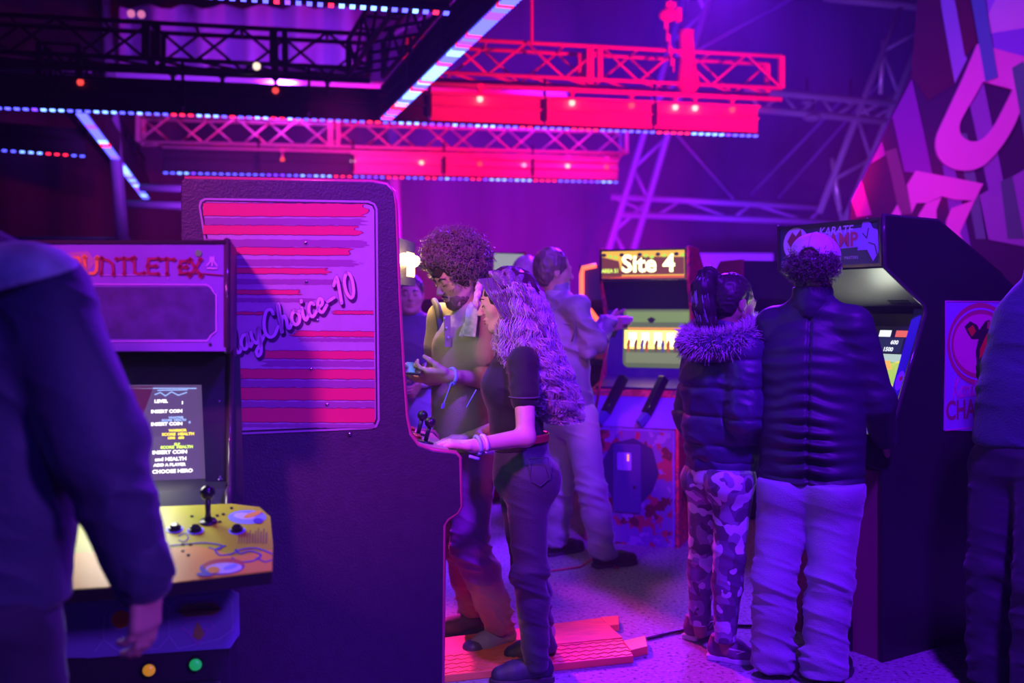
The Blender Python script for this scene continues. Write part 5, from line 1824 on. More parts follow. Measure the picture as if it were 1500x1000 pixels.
def figure(name, label, J, f, skin, vox=.0075, hf=None, sc=1.0, hands=None, build=1.0, headsc=1.0, group=None, bare=True):
    """root Empty and one continuous body mesh; J holds joints in world space"""
    g = (J['anL'] + J['anR']) / 2
    root = thing('person', (g.x, g.y, 0), label, 'person', group)
    s = Sdf(vox)
    r, ff, u = basis(f)
    q = sdf_head(s, J['head'], hf or f, headsc)
    hr, hff, hu = basis(hf or f)
    b = build
    s.cap(J['head'] - hu * .05 - hff * .022, J['neck'], .050 * headsc, .055 * b, .03)
    s.chain([J['neck'], J['chest'], J['waist'], J['pelvis']], [.06 * b, .115 * b, .09 * b, .11 * b], .04, ax=ff, sq=.66)
    s.cap(J['shL'], J['shR'], .040, .040, .04)
    for S_ in 'LR':
        s.chain([J['sh' + S_], J['el' + S_], J['wr' + S_]], [.047 * b, .037 * b, .025], .02)
        s.chain([J['hip' + S_], J['kn' + S_], J['an' + S_]], [.078 * b, .052 * b, .036], .03)
        s.cap(J['an' + S_], Vector((J['an' + S_].x, J['an' + S_].y, .05)) + ff * .012, .034, .028, .02)
    tips = {}
    for S_, h in (hands or {}).items():
        tips[S_] = sdf_hand(s, J['wr' + S_], *h[:3], **(h[3] if len(h) > 3 else {}))
    for S_ in 'LR':
        if not hands or S_ not in hands:
            dd = (J['wr' + S_] - J['el' + S_]).normalized()
            side = r if S_ == 'R' else -r
            sdf_hand(s, J['wr' + S_], dd, -side, ff, .45)
    body = s.build('body', skin, root)
    root['_q'] = 0
    del root['_q']
    return root, q, tips, body

def top_sdf(J, f, vox=.007, b=1.0, tr=(.145, .13, .15), sq=.72, sl=(.062, .055, .045), sleeve=1.0, sh=.058, k=.04, hem=None, collar=.0, arms='LR', neckr=.062):
    s = Sdf(vox)
    r, ff, u = basis(f)
    s.chain([J['neck'] - UP * .05, J['chest'], J['waist'], J['pelvis']], [.08 * b, tr[0] * b, tr[1] * b, tr[2] * b], .05, ax=ff, sq=sq)
    for S_ in 'LR':
        s.cap(J['neck'] - UP * .03, J['sh' + S_], .055 * b, sh * b, .04)
    for S_ in arms:
        a, e, w_ = J['sh' + S_], J['el' + S_], J['wr' + S_]
        if sleeve >= 1:
            e2 = e + (w_ - e) * (sleeve - 1)
            s.chain([a, e, e2], [sl[0], sl[1], sl[1] + (sl[2] - sl[1]) * (sleeve - 1)], k * .7)
        else:
            s.cap(a, a + (e - a) * sleeve, sl[0], sl[1], k * .7)
            dd = (e - a).normalized()
    if collar:
        s.cap(J['neck'] - UP * .02, J['neck'] + UP * collar, neckr * 1.05, neckr, .02)
    if hem is not None:
        s.clip(Vector((0, 0, hem)), (0, 0, -1), .012)
    return s

def trousers_sdf(J, f, vox=.007, th=.095, kn=.068, an=.055, hipr=.150, sq=.78, waist=None, bum=.085, hemz=.05, calf=None, bend=0.0):
    s = Sdf(vox)
    r, ff, u = basis(f)
    s.chain([J['waist'] if waist is None else J['pelvis'] + UP * .1, J['pelvis'] - UP * .03], [hipr * .9, hipr], .04, ax=ff, sq=sq)
    for S_ in 'LR':
        h, kk, a = J['hip' + S_], J['kn' + S_], J['an' + S_]
        cf = kk.lerp(a, .4)
        cr = calf or (kn + an) / 2
        s.chain([h, kk, cf, Vector((a.x, a.y, hemz))], [th, kn, cr, an], .03)
        s.ell(h - ff * .05 - UP * .0, (bum, bum, bum), None, .04)
    s.clip(Vector((0, 0, (waist if waist is not None else J['pelvis'].z + .1))), (0, 0, 1), .01)
    s.clip(Vector((0, 0, hemz)), (0, 0, -1), .006)
    return s
def leg_zones(J, k1=1.0, k2=1.2):
    z = []
    for S_ in 'LR':
        z += [(J['kn' + S_] - UP * .03, .13, k1), (J['an' + S_] + UP * .02, .13, k2), (J['hip' + S_] - UP * .06, .08, .5)]
    return z
def arm_zones(J, k=1.0):
    z = []
    for S_ in 'LR':
        z += [(J['el' + S_], .12, k), (J['sh' + S_] - UP * .08, .09, .6 * k), (J['wr' + S_], .1, .8 * k)]
    return z

def strands(mb, n, path, wid, dep, clumps, amp=(.003, .012), freq=10, pts=34, r=.0014, seed=1, side=Vector((1, 0, 0)), dpt=Vector((0, 1, 0)), rho=(.82, 1.05), lenvar=.3, phi=(0, 2 * PI)):
    """wavy tufts following a tube of elliptical section"""
    rnd = random.Random(seed)
    P = spline(path, 8)
    m = len(P)
    def at(u, arr):
        x = u * (len(arr) - 1)
        i = min(int(x), len(arr) - 2)
        return arr[i] + (arr[i + 1] - arr[i]) * (x - i)
    for c in range(clumps):
        ph = rnd.uniform(*phi)
        rr_ = rnd.uniform(*rho)
        p0, p1 = rnd.uniform(0, 2 * PI), rnd.uniform(0, 2 * PI)
        fq = freq * rnd.uniform(.75, 1.25)
        end = 1 - rnd.random() ** 1.5 * lenvar
        for k in range(max(1, n // clumps)):
            dph = rnd.gauss(0, .07)
            dr = rnd.gauss(0, .03)
            dp = rnd.gauss(0, .5)
            line = []
            for i in range(pts):
                u = end * i / (pts - 1)
                c_ = at(u, P)
                w_ = at(u, wid) * (rr_ + dr)
                d_ = at(u, dep) * (rr_ + dr)
                a = amp[0] + (amp[1] - amp[0]) * u
                an = ph + dph * (1 + u)
                off = side * (w_ * math.cos(an)) + dpt * (d_ * math.sin(an))
                wv = side * (a * math.sin(fq * u * 2 * PI / 2 + p0 + dp)) + dpt * (a * math.cos(fq * u * 2 * PI / 2 + p1 + dp)) + UP * (a * .5 * math.sin(fq * u * PI * 1.3 + p1))
                line.append(c_ + off + wv)
            rs = [r * (1 - .6 * (i / pts) ** 3) for i in range(pts)]
            mb.tube(line, rs, 3, cap=False)
    return mb

def curls(mb, n, c, rad, R, length=.06, cr=.009, turns=2.2, r=.0022, seed=2, test=None, lift=.0, pts=13):
    rnd = random.Random(seed)
    k = 0
    while k < n:
        d = Vector((rnd.gauss(0, 1), rnd.gauss(0, 1), rnd.gauss(0, 1))).normalized()
        if test and not test(d):
            continue
        k += 1
        p = c + R @ Vector((d.x * rad[0], d.y * rad[1], d.z * rad[2]))
        o = (R @ d)
        dr = (o * rnd.uniform(.1, .8) + Vector((rnd.gauss(0, .6), rnd.gauss(0, .6), rnd.gauss(-.2, .6)))).normalized()
        x = dr.orthogonal().normalized()
        y = dr.cross(x)
        ph = rnd.uniform(0, 6.28)
        L = length * rnd.uniform(.6, 1.2)
        q = cr * rnd.uniform(.6, 1.2)
        line = []
        for i in range(pts):
            u = i / (pts - 1)
            a = ph + turns * 2 * PI * u
            line.append(p + dr * (L * (u - .3)) + x * (q * math.cos(a)) + y * (q * math.sin(a)))
        mb.tube(line, [r * (1 - .5 * i / pts) for i in range(pts)], 3, cap=False)
    return mb

SK_G = skin_mat('skin_fair', (.62, .42, .34))
SK_M = skin_mat('skin_tan', (.50, .31, .22))
SK_D = skin_mat('skin_brown', (.40, .24, .18))
M_HAIRB = mat('hair_dark_brown', (.04, .022, .03), .7, spec=.3)
M_HAIRK = mat('hair_near_black', (.02, .014, .016), .35, spec=.6)
M_HAIRL = mat('hair_violet_highlight', (.46, .40, .58), .24, spec=1.0)  # violet highlights on dark hair, put into the strand colour
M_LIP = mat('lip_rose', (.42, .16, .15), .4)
M_BLKSH = mat('shoe_black', (.02, .018, .022), .5)
M_SOLEK = mat('sole_dark', (.05, .045, .06), .6)
M_SOLEW = mat('sole_white', (.70, .66, .72), .5)

# ------------------------------------------------------------------ the woman with long curly hair
J = dict(head=U(741, 441, 3.92), neck=U(754, 508, 3.94), chest=U(752, 565, 3.93), waist=U(757, 628, 3.93), pelvis=U(764, 682, 3.93),
         shL=U(767, 530, 3.79), elL=U(770, 640, 3.70), wrL=U(692, 653, 3.60), shR=U(745, 525, 4.09), elR=U(735, 625, 4.14), wrR=U(690, 640, 4.02),
         hipL=U(772, 700, 3.85), knL=U(776, 838, 3.84), anL=U(787, 952, 3.88), hipR=U(760, 700, 4.02), knR=U(772, 832, 4.02), anR=U(800, 925, 4.10))
f = V(-1, .06, 0)
hw = (U(652, 644, 3.53) - J['wrL'])
root, q, tips, body = figure('person', 'woman with long curly hair in a dark polo shirt playing the striped cabinet', J, f, SK_G, .0042, hf=V(-.97, .02, -.20), headsc=.98,
    hands={'L': (V(-.9, -.15, .12), V(0, .1, -1), V(.1, 1, 0), dict(curl=(.25, .3, .33, .4), thumb=.35, sc=.93)),
           'R': (V(-1, -.1, -.05), V(0, 0, -1), V(0, -1, 0), dict(curl=.35, sc=.9))}, build=.93)
face_bits(q, root, M_HAIRB, M_LIP, brow=.003)
hem = U(750, 660, 3.9).z
M_POLO = mat('polo_black', (.011, .016, .015), .85, bump=.3, bscale=300, sheen=.2)
s = top_sdf(J, f, .0055, tr=(.128, .108, .125), sq=.86, sl=(.058, .056, .04), sleeve=.47, sh=.052, hem=hem)
s.ell(J['chest'] + V(-.06, -.05, .0), (.055, .06, .06), None, .05)
s.ell(J['chest'] + V(-.06, .07, .0), (.055, .06, .06), None, .05)
shirt = s.build('polo_shirt', M_POLO, root, lambda P, N: folds(P, .012, 9, 16, [(J['waist'], .12, .7), (J['shL'] - UP * .1, .1, .5)], 3))
MB().tube([J['shL'] + (J['elL'] - J['shL']) * .47 + Vector((.058 * math.cos(a), .058 * math.sin(a), .0)) for a in [i * PI / 10 for i in range(21)]], .0035, 6).build('sleeve_hem', mat('polo_hem', (.08, .07, .10), .8), shirt, True)
s = Sdf(.005)
s.cap(J['neck'] - UP * .03, J['neck'] + V(-.01, 0, .012), .066, .060, .01)
s.clip(J['neck'] + V(0, 0, .005), (-.35, 0, 1))
s.build('collar', M_POLO, shirt)
for i in range(3):
    MB().sphere(J['neck'] + V(-.075 - i * .022, -.01, -.05 - i * .035), .005, 8, 6).build('button', M_RUB, shirt, True)
M_JEANK = mat('jeans_slate', (.035, .034, .065), .7, bump=.35, bscale=260, sheen=.25, var=.12, vscale=12)
s = trousers_sdf(J, f, .006, th=.089, kn=.064, an=.044, hipr=.130, sq=.88, bum=.072, calf=.062, waist=U(750, 640, 3.9).z, hemz=.05)
s.ell(U(794, 704, 3.90), (.070, .10, .085), None, .05)
jeans = s.build('jeans', M_JEANK, root, lambda P, N: folds(P, .020, 5, 26, leg_zones(J, 1.3, .8), 1, .1))
bl = []
for i in range(25):
    a = 2 * PI * i / 24
    bl.append(U(762, 640, 3.93) + V(.116 * math.cos(a) - .006, .130 * math.sin(a), .004 * math.cos(a)))
s_ = MB()
for dz in (-.009, -.003, .003, .009):
    s_.tube([p + UP * dz for p in bl], .0075, 6)
belt = s_.build('belt', mat('belt_red', (.45, .04, .05), .45), root, True)
# back pocket and side seam stitched on the near side
def on_leg(px, py, y=None):
    return U(px, py, y)
pk = [(775, 672), (803, 670), (806, 700), (792, 712), (778, 706), (775, 672)]
MB().tube([U(x, y, 3.752 + .0009 * abs(x - 787)) for x, y in pk], .0022, 5).build('pocket_seam', mat('jean_seam', (.04, .035, .07), .7), jeans, True)
# long wavy hair
path = [U(727, 398, 3.93), U(752, 418, 3.93), U(764, 460, 3.93), U(768, 508, 3.93), U(786, 550, 3.93), U(806, 588, 3.93), U(822, 618, 3.93)]
wid = [.030, .084, .108, .132, .134, .112, .07]
dep = [.035, .098, .115, .135, .135, .11, .06]
s = Sdf(.006)
hr_, hf_, hu_ = basis(V(-.97, .02, -.20))
hc = J['head']
s.ell(hc - hf_ * .018 + hu_ * .032, (.090, .100, .100), cols(hr_, hf_, hu_), .02)
for i in range(2, 5):
    s.cap(path[i], path[i + 1], wid[i] * .74, wid[i + 1] * (.74 if i < 4 else .5), .04)
s.cap(U(760, 430, 3.93), path[2], .085, .085, .03)
# free the face
s.ell(hc + hf_ * .118 - hu_ * .045, (.11, .066, .098), cols(hr_, hf_, hu_), .015, neg=True)
s.box(U(700, 540, 3.93), (.085, .3, .12), None, .02, .02, neg=True)
hair = s.build('hair', M_HAIRB, root, lambda P, N: .010 * ridge(P * np.array([30, 30, 16])) - .004)
mb = MB()
strands(mb, 1900, path, [w_ * .98 for w_ in wid], dep, 210, amp=(.003, .022), freq=19, pts=40, r=.0017, seed=4, rho=(.72, 1.08), lenvar=.35)
hs = mb
# keep the strands off the face: drop tubes that start over it
keep_v, keep_f, nper = [], [], 40 * 3
tot = len(mb.v) // nper
for k in range(tot):
    seg_ = mb.v[k * nper:(k + 1) * nper]
    bad = False
    for p in seg_[::9]:
        rel = p - hc
        if rel.dot(hf_) > .058 and rel.dot(hu_) < .055 and rel.dot(hu_) > -.14:
            bad = True
            break
        px_ = 750 + F * p.x / p.y
        py_ = HZ - F * (p.z - CH) / p.y
        if py_ > 490 and px_ < 716 + max(0, (py_ - 530)) * .7:
            bad = True
            break
    if not bad:
        o0 = len(keep_v)
        keep_v += seg_
        for i in range(39):
            for j in range(3):
                a, b = o0 + i * 3 + j, o0 + i * 3 + (j + 1) % 3
                keep_f.append((a, a + 3, b + 3, b))
mb = MB()
mb.v, mb.f = keep_v, keep_f
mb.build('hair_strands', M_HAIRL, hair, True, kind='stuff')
# combed hair over the crown
mb = MB()
rnd = random.Random(9)
for i in range(420):
    a = rnd.uniform(-1.35, 1.35)
    st = .02 + rnd.uniform(-.012, .012)
    line = []
    for k in range(12):
        u_ = k / 11
        th = -.62 + u_ * 2.4           # from the hairline over the crown to the back
        dirv = (hf_ * -math.sin(th) + hu_ * math.cos(th)) * math.cos(a) + hr_ * math.sin(a)
        line.append(hc - hf_ * .016 + hu_ * .030 + Vector((dirv.x, dirv.y, dirv.z)) * (.103 + .005 * math.sin(u_ * 26 + a * 3 + .3 * math.sin(i))))
    mb.tube(line, .0016, 3, cap=False)
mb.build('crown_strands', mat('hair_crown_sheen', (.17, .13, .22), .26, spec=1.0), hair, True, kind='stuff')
mb = MB()
rnd = random.Random(21)
for g_ in (-1, 1):
    for i in range(230):
        a = rnd.uniform(0, 1)
        b_ = rnd.uniform(-.004, .006)
        ph = rnd.uniform(0, 6)
        line = []
        for k in range(14):
            u_ = k / 13
            fwd = (.066 + .02 * (1 - a)) * (1 - a) - .055 * u_ * (1 - a * .3) - .07 * a - .02 * u_
            hgt = .105 - .02 * a - u_ * (.19 + .06 * a)
            lat = (.040 + .052 * min(1, u_ * 3 + a * .5)) + b_ + .006
            wv = .004 * math.sin(u_ * 17 + ph)
            line.append(hc + hf_ * (fwd + wv) + hu_ * hgt + hr_ * g_ * (lat + .003 * math.cos(u_ * 15 + ph)))
        mb.tube(line, .0016, 3, cap=False)
mb.build('temple_strands', mat('hair_crown_sheen', (0, 0, 0)), hair, True, kind='stuff')
# wristbands and ring on the near arm
dw = (J['wrL'] - J['elL']).normalized()
for k, (off, c, nm) in enumerate(((-.045, (.75, .75, .85), 'paper_wristband'), (-.02, (.35, .55, .9), 'festival_wristband'))):
    c_ = J['wrL'] + dw * off
    x = dw.orthogonal().normalized()
    y = dw.cross(x)
    MB().tube([c_ + (x * math.cos(a) + y * math.sin(a)) * .0315 for a in [i * PI / 9 for i in range(19)]], .0075, 6).build(nm, mat(nm, c, .5), root, True)
MB().tube([J['wrL'] + V(-.012, -.02, -.022) + V(.012 * i, .004 * i, -.012 - .004 * i) for i in range(4)], .006, 6).build('wristband_tail', mat('festival_wristband', (0, 0, 0)), root, True)
for S_, (hx, hy, tx, ty) in (('L', (812, 3.92, 718, 3.88), ), ) if False else ():
    pass
shoe(root, (U(811, 990, 3.90).x, 3.91), (U(716, 990, 3.86).x, 3.86), mat('trainer_navy', (.03, .03, .06), .6), M_SOLEK, laces=mat('lace_blue', (.15, .15, .35), .6))
shoe(root, (U(815, 970, 4.14).x, 4.14), (U(735, 970, 4.10).x, 4.10), mat('trainer_navy', (0, 0, 0)), M_SOLEK)

# ------------------------------------------------------------------ the curly haired man with the phone
J = dict(head=U(671, 405, 4.20), neck=U(688, 452, 4.24), chest=U(680, 512, 4.22), waist=U(674, 590, 4.22), pelvis=U(678, 652, 4.24),
         shL=U(712, 470, 4.10), elL=U(707, 555, 4.10), wrL=U(658, 551, 4.00), shR=U(648, 466, 4.38), elR=U(636, 548, 4.36), wrR=U(630, 556, 4.12),
         hipL=U(694, 680, 4.17), knL=U(687, 795, 4.10), anL=U(733, 900, 4.28), hipR=U(668, 680, 4.32), knR=U(676, 800, 4.36), anR=U(695, 890, 4.50))
f = V(-.80, -.60, 0)
hf = V(-.78, -.50, -.42)
root, q, tips, body = figure('person', 'bearded man with a big ball of curly hair reading a phone beside the woman', J, f, SK_M, .0042, hf=hf,
    hands={'L': (V(-1, -.05, .06), V(-.1, .65, .75), V(-.4, .5, .8), dict(curl=(.55, .6, .65, .7), thumb=.5)),
           'R': (V(-.75, -.6, .15), V(.1, -.2, 1), V(-.5, -.6, 0), dict(curl=.5))}, build=1.03)
face_bits(q, root, M_HAIRK, M_LIP, brow=.005)
hr_, hf_, hu_ = basis(hf)
hc = J['head']
# beard
s = Sdf(.0045)
Mx = cols(hr_, hf_, hu_)
s.ell(q(0, .032, -.075), (.058, .061, .050), Mx, .02)
s.ell(q(0, .066, -.099), (.032, .029, .023), Mx, .02)
s.ell(q(0, .095, -.066), (.022, .02, .008), Mx, .006, neg=True)
s.ell(q(0, .11, -.02), (.05, .05, .03), Mx, .006, neg=True)
s.clip(q(0, 0, -.050), hu_ * 1.0 - hf_ * .1)
s.build('beard', mat('beard_brown', (.14, .075, .055), .6), root, lambda P, N: .006 * vnoise(P * 160) - .002)
mb = MB()
mb.tube([q(-.024, .094, -.055), q(0, .103, -.047), q(.024, .094, -.055)], [.003, .005, .003], 6).build('moustache', M_HAIRK, root, True)
# hair ball
Rm = Matrix(((hr_.x, hf_.x, hu_.x), (hr_.y, hf_.y, hu_.y), (hr_.z, hf_.z, hu_.z)))
hb = U(668, 378, 4.20)
s = Sdf(.006)
s.ell(hb, (.128, .125, .108), None, .02)
s.ell(hc - hf_ * .03 + hu_ * .02, (.095, .10, .10), Mx, .03)
s.ell(hc + hf_ * .10 - hu_ * .055, (.09, .075, .085), Mx, .02, neg=True)
hair = s.build('hair', mat('hair_curl_base', (.06, .035, .03), .9, spec=.2), root, lambda P, N: .03 * vnoise(P * 42) - .014)
mb = MB()
curls(mb, 1700, hb, (.130, .128, .112), Matrix.Identity(3), length=.058, cr=.010, turns=2.0, r=.0021, seed=3,
      test=lambda d: not ((d.x * .130 + hb.x - hc.x) * hf_.x + (d.y * .128 + hb.y - hc.y) * hf_.y + (d.z * .112 + hb.z - hc.z) * hf_.z > .06 and d.z < -.30) and d.z > -.92)
curls(mb, 260, hc - hf_ * .04 - hu_ * .01, (.09, .10, .10), Rm, length=.04, cr=.008, turns=1.8, r=.0019, seed=5, test=lambda d: d.y < -.0 and d.z < .3)
mb.build('hair_curls', mat('hair_curl_brown', (.20, .13, .10), .35, spec=.8), hair, True, kind='stuff')
# shirt
hem = U(680, 668, 4.2).z
M_KHK = mat('henley_olive', (.44, .38, .24), .85, bump=.4, bscale=260, sheen=.3)
s = top_sdf(J, f, .0055, b=1.06, tr=(.142, .128, .142), sq=.76, sl=(.066, .064, .04), sleeve=.55, sh=.056, hem=hem)
shirt = s.build('henley_shirt', M_KHK, root, lambda P, N: folds(P, .013, 8, 14, [(J['waist'], .15, .6), (J['elL'], .12, .6)], 5, .15))
s = Sdf(.005)
s.cap(J['neck'] - UP * .035 - V(.0, 0, 0), J['neck'] + V(-.02, -.015, .015), .078, .070, .01)
s.cap(J['neck'] - UP * .05, J['neck'] + V(-.02, -.015, .06), .058, .060, .004, neg=True)
s.clip(J['neck'] + V(0, 0, .012), (-.45, -.35, 1))
s.build('collar', M_KHK, shirt)
ch = J['chest'] + V(-.8, -.6, 0) * .115
for i in range(3):
    MB().sphere(U(651 + i * 3, 466 + i * 14, 4.075), .005, 8, 6).build('button', M_WH, shirt, True)
MB().bar(U(655, 462, 4.09), U(656, 508, 4.085), .03, .004).build('placket', mat('placket_olive', (.36, .32, .20), .8), shirt)
# pale scarf strap and bag strap over the shoulder
s = Sdf(.005)
s.chain([U(704, 412, 4.15), U(700, 430, 4.08), U(690, 468, 4.03), U(676, 490, 4.04)], [.013, .015, .017, .012], .01, ax=V(.3, 1, 0), sq=.5)
strap = s.build('pale_strap', mat('strap_pale_print', (.72, .62, .70), .7, var=.3, vscale=60), root, lambda P, N: .006 * ridge(P * np.array([60, 60, 14])) - .002)
t = MB()
t.tube([U(636, 440, 4.36), U(641, 450, 4.28), U(646, 480, 4.22), U(642, 520, 4.24)], [.014, .016, .016, .012], 8).build('backpack_strap', mat('strap_dark', (.05, .05, .09), .7), root, True)
# patterned patch panel on the near chest
MB().poly(Fr(U(680, 492, 4.03), (.95, -.2, 0), (0, 0, 1)), [(0, 0), (.05, -.004), (.062, .10), (.03, .14), (.01, .11)], 0, .012).build('printed_lapel', mat('lapel_print', (.70, .58, .80), .7, var=.35, vscale=40), root, bevel=.003)
M_CORD = mat('trousers_plum', (.40, .11, .32), .75, bump=.35, bscale=220, sheen=.5)
s = trousers_sdf(J, f, .006, th=.098, kn=.078, an=.066, hipr=.140, sq=.82, bum=.07, calf=.075, waist=hem + .03, hemz=.075)
s.build('trousers', M_CORD, root, lambda P, N: folds(P, .026, 7, 24, leg_zones(J, .8, 1.2), 2, .15))
# wristbands
dw = (J['wrL'] - J['elL']).normalized()
x = dw.orthogonal().normalized()
y = dw.cross(x)
M_WB = mat('wristband_periwinkle', (.35, .42, .95), .5)
c_ = J['wrL'] + dw * -.012
MB().tube([c_ + (x * math.cos(a) + y * math.sin(a)) * .032 for a in [i * PI / 9 for i in range(19)]], .008, 6).build('fabric_wristband', M_WB, root, True)
MB().bar(c_ + V(0, -.03, -.02), c_ + V(-.03, -.035, -.105), .012, .003).bar(c_ + V(-.03, -.035, -.105), c_ + V(-.035, -.03, -.125), .014, .003).build('wristband_tail', M_WB, root)
MB().bar(c_ + V(.10, -.03, -.05), c_ + V(.06, -.035, -.12), .012, .003).build('wristband_tail', M_WB, root)
# shoes
M_PLIM = mat('canvas_lilac_grey', (.32, .28, .42), .7, bump=.3, bscale=200)
a = V(-.196, 4.17, 0)
b = V(.012, 4.325, 0)
shoe(root, (b.x, b.y), (a.x, a.y), M_PLIM, mat('sole_pink_grey', (.5, .3, .4), .5), toecap=mat('toe_cap_dark', (.08, .07, .12), .4), laces=M_SOLEW, w=.05)
a = V(-.36, 4.38, 0)
b = V(-.12, 4.535, 0)
shoe(root, (b.x, b.y), (a.x, a.y), mat('canvas_dark_plum', (.12, .06, .10), .7), M_SOLEK)
ph = thing('smartphone', U(606, 539, 4.0), 'black smartphone held flat in front of the curly haired man', 'phone')
Rp = Matrix.Rotation(.10, 3, 'Y') @ Matrix.Rotation(.22, 3, 'X')
MB().box(U(605, 540, 3.99), (.075, .15, .009), Rp).build('phone_case', M_RUB, ph, bevel=.003)
MB().box(U(605, 540, 3.99) + V(0, 0, .0052), (.068, .14, .0012), Rp).build('phone_screen', M_SCREEN, ph)

# ------------------------------------------------------------------ gun player in the pale jacket
J = dict(head=U(811, 397, 5.65), neck=U(817, 434, 5.66), chest=U(822, 490, 5.66), waist=U(826, 550, 5.66), pelvis=U(834, 600, 5.66),
         shL=U(798, 450, 5.84), elL=U(845, 498, 6.0), wrL=U(893, 474, 5.98), shR=U(846, 452, 5.50), elR=U(866, 503, 5.50), wrR=U(892, 476, 5.66),
         hipL=U(822, 612, 5.76), knL=U(822, 712, 5.82), anL=U(812, 795, 5.90), hipR=U(850, 612, 5.58), knR=U(866, 712, 5.56), anR=U(884, 805, 5.62))
f = V(.85, .52, 0)
root, q, tips, body = figure('person', 'man in a pale grey jacket and light jeans aiming at the yellow signed cabinet', J, f, SK_M, .0065, hf=V(.9, .3, -.05),
    hands={'R': (V(.6, .5, .1), V(-.5, .8, 0), V(0, 0, 1), dict(curl=.9)), 'L': (V(.8, -.2, .1), V(.2, -1, 0), V(0, 0, 1), dict(curl=.9))})
hem = U(834, 598, 5.66).z
M_JKT = mat('jacket_pale_grey', (.20, .20, .27), .6, bump=.2, bscale=120, sheen=.3)
s = top_sdf(J, f, .0075, b=1.08, tr=(.150, .145, .150), sq=.8, sl=(.072, .062, .048), sleeve=1.92, sh=.062, hem=hem, collar=.045, neckr=.066)
jkt = s.build('jacket', M_JKT, root, lambda P, N: folds(P, .036, 7, 15, arm_zones(J, 1.2), 4, .35))
s = Sdf(.006)
s.cap(J['neck'] - UP * .035, J['neck'] + UP * .03, .082, .076, .01)
s.cap(J['neck'] - UP * .05, J['neck'] + UP * .12, .062, .066, .004, neg=True)
s.clip(J['neck'] + UP * .026, (.1, .1, 1))
s.build('collar', mat('jacket_collar', (.30, .30, .38), .6), jkt)
MB().tube([U(828, 445, 5.50), U(838, 462, 5.462), U(843, 480, 5.452), U(838, 500, 5.468)], .005, 6).tube([U(800, 470, 5.60), U(822, 474, 5.53), U(836, 476, 5.50)], .004, 6).build('yoke_seam', mat('jacket_seam', (.08, .08, .12), .6), jkt, True)
M_LJEAN = mat('jeans_pale', (.34, .33, .42), .75, bump=.3, bscale=200, sheen=.3)
s = trousers_sdf(J, f, .0075, th=.104, kn=.080, an=.074, hipr=.145, sq=.85, waist=hem + .03, calf=.078, hemz=.06)
s.build('jeans', M_LJEAN, root, lambda P, N: folds(P, .022, 6, 20, leg_zones(J), 7, .2))
s = Sdf(.0065)
hr_, hf_, hu_ = basis(V(.9, .3, -.05))
Mx = cols(hr_, hf_, hu_)
s.ell(J['head'] - hf_ * .022 + hu_ * .035, (.085, .096, .096), Mx, .02)
s.ell(J['head'] - hf_ * .055 - hu_ * .03, (.066, .05, .06), Mx, .03)
s.ell(J['head'] + hf_ * .12 - hu_ * .02, (.10, .075, .075), Mx, .01, neg=True)
s.build('hair', mat('hair_short_brown', (.12, .07, .07), .45, spec=.6), root, lambda P, N: .008 * ridge(P * np.array([50, 50, 25])))
for S_, t_ in (('R', V(.24, .10, 0)), ('L', V(.22, .16, 0))):
    a = J['an' + S_]
    shoe(root, (a.x - t_.x * .25, a.y - t_.y * .25), (a.x + t_.x * .85, a.y + t_.y * .85), M_BLKSH, M_SOLEK)
g = thing('toy_light_gun', U(905, 466, 5.75), 'pinkish toy light gun in the hands of the man in the pale jacket', 'light gun')
gp0 = U(900, 470, 5.76)
MB().bar(gp0, gp0 + V(.07, .05, .005), .04, .045).bar(gp0 + V(.07, .05, .005), gp0 + V(.11, .075, .01), .025, .03).build('barrel', mat('gun_pink_grey', (.55, .3, .4), .4), g, bevel=.005)
MB().bar(gp0 + V(.01, .0, 0), gp0 + V(-.02, -.01, -.09), .03, .04).build('grip', M_RUB, g, bevel=.005)
t = MB().tube(spline([U(893, 484, 5.74), U(887, 520, 5.76), U(878, 570, 5.8), U(872, 612, 5.95), U(880, 640, 6.1)], 5), .008, 8)
t.build('cord', mat('cord_red', (.5, .04, .08), .4), g, True)

# ------------------------------------------------------------------ woman with the ponytail and fur hood
J = dict(head=U(1074, 444, 4.15), neck=U(1063, 495, 4.15), chest=U(1058, 560, 4.16), waist=U(1058, 625, 4.16), pelvis=U(1058, 682, 4.16),
         shL=U(1030, 515, 4.30), elL=U(1012, 605, 4.32), wrL=U(1035, 660, 4.45), shR=U(1092, 518, 4.02), elR=U(1092, 610, 3.99), wrR=U(1100, 655, 4.15),
         hipL=U(1036, 700, 4.25), knL=U(1030, 800, 4.28), anL=U(1024, 898, 4.32), hipR=U(1074, 705, 4.08), knR=U(1068, 812, 4.08), anR=U(1062, 925, 4.10))
f = V(.70, .71, 0)
hf = V(.86, .42, -.18)
root, q, tips, body = figure('person', 'woman with a ponytail in a fur hooded puffer jacket and camouflage leggings', J, f, SK_D, .006, hf=hf, headsc=.95, build=.93)
face_bits(q, root, M_HAIRK, M_LIP)
M_PUFF = mat('puffer_navy', (.045, .035, .11), .5, bump=.15, bscale=60, sheen=.1)
hem = U(1058, 688, 4.16).z
s = top_sdf(J, f, .0065, tr=(.158, .150, .140), sq=.84, sl=(.074, .066, .05), sleeve=1.9, sh=.062, hem=hem + .05, collar=.03)
def puff(P, N):
    z = P[:, 2]
    seam = np.abs(((z * 8.5 + .35) % 1.0) - .5) * 2
    q_ = .012 * (1 - seam ** 6)
    return q_ + folds(P, .012, 10, 16, [], 8, .8)
jk = s.build('puffer_jacket', M_PUFF, root, puff)
s = Sdf(.0065)
s.cap(J['pelvis'] + UP * .10, J['pelvis'] + UP * .02, .135, .155, .03, ax=f, sq=.85)
s.clip(Vector((0, 0, hem)), (0, 0, -1), .02)
s.clip(Vector((0, 0, hem + .10)), (0, 0, 1), .02)
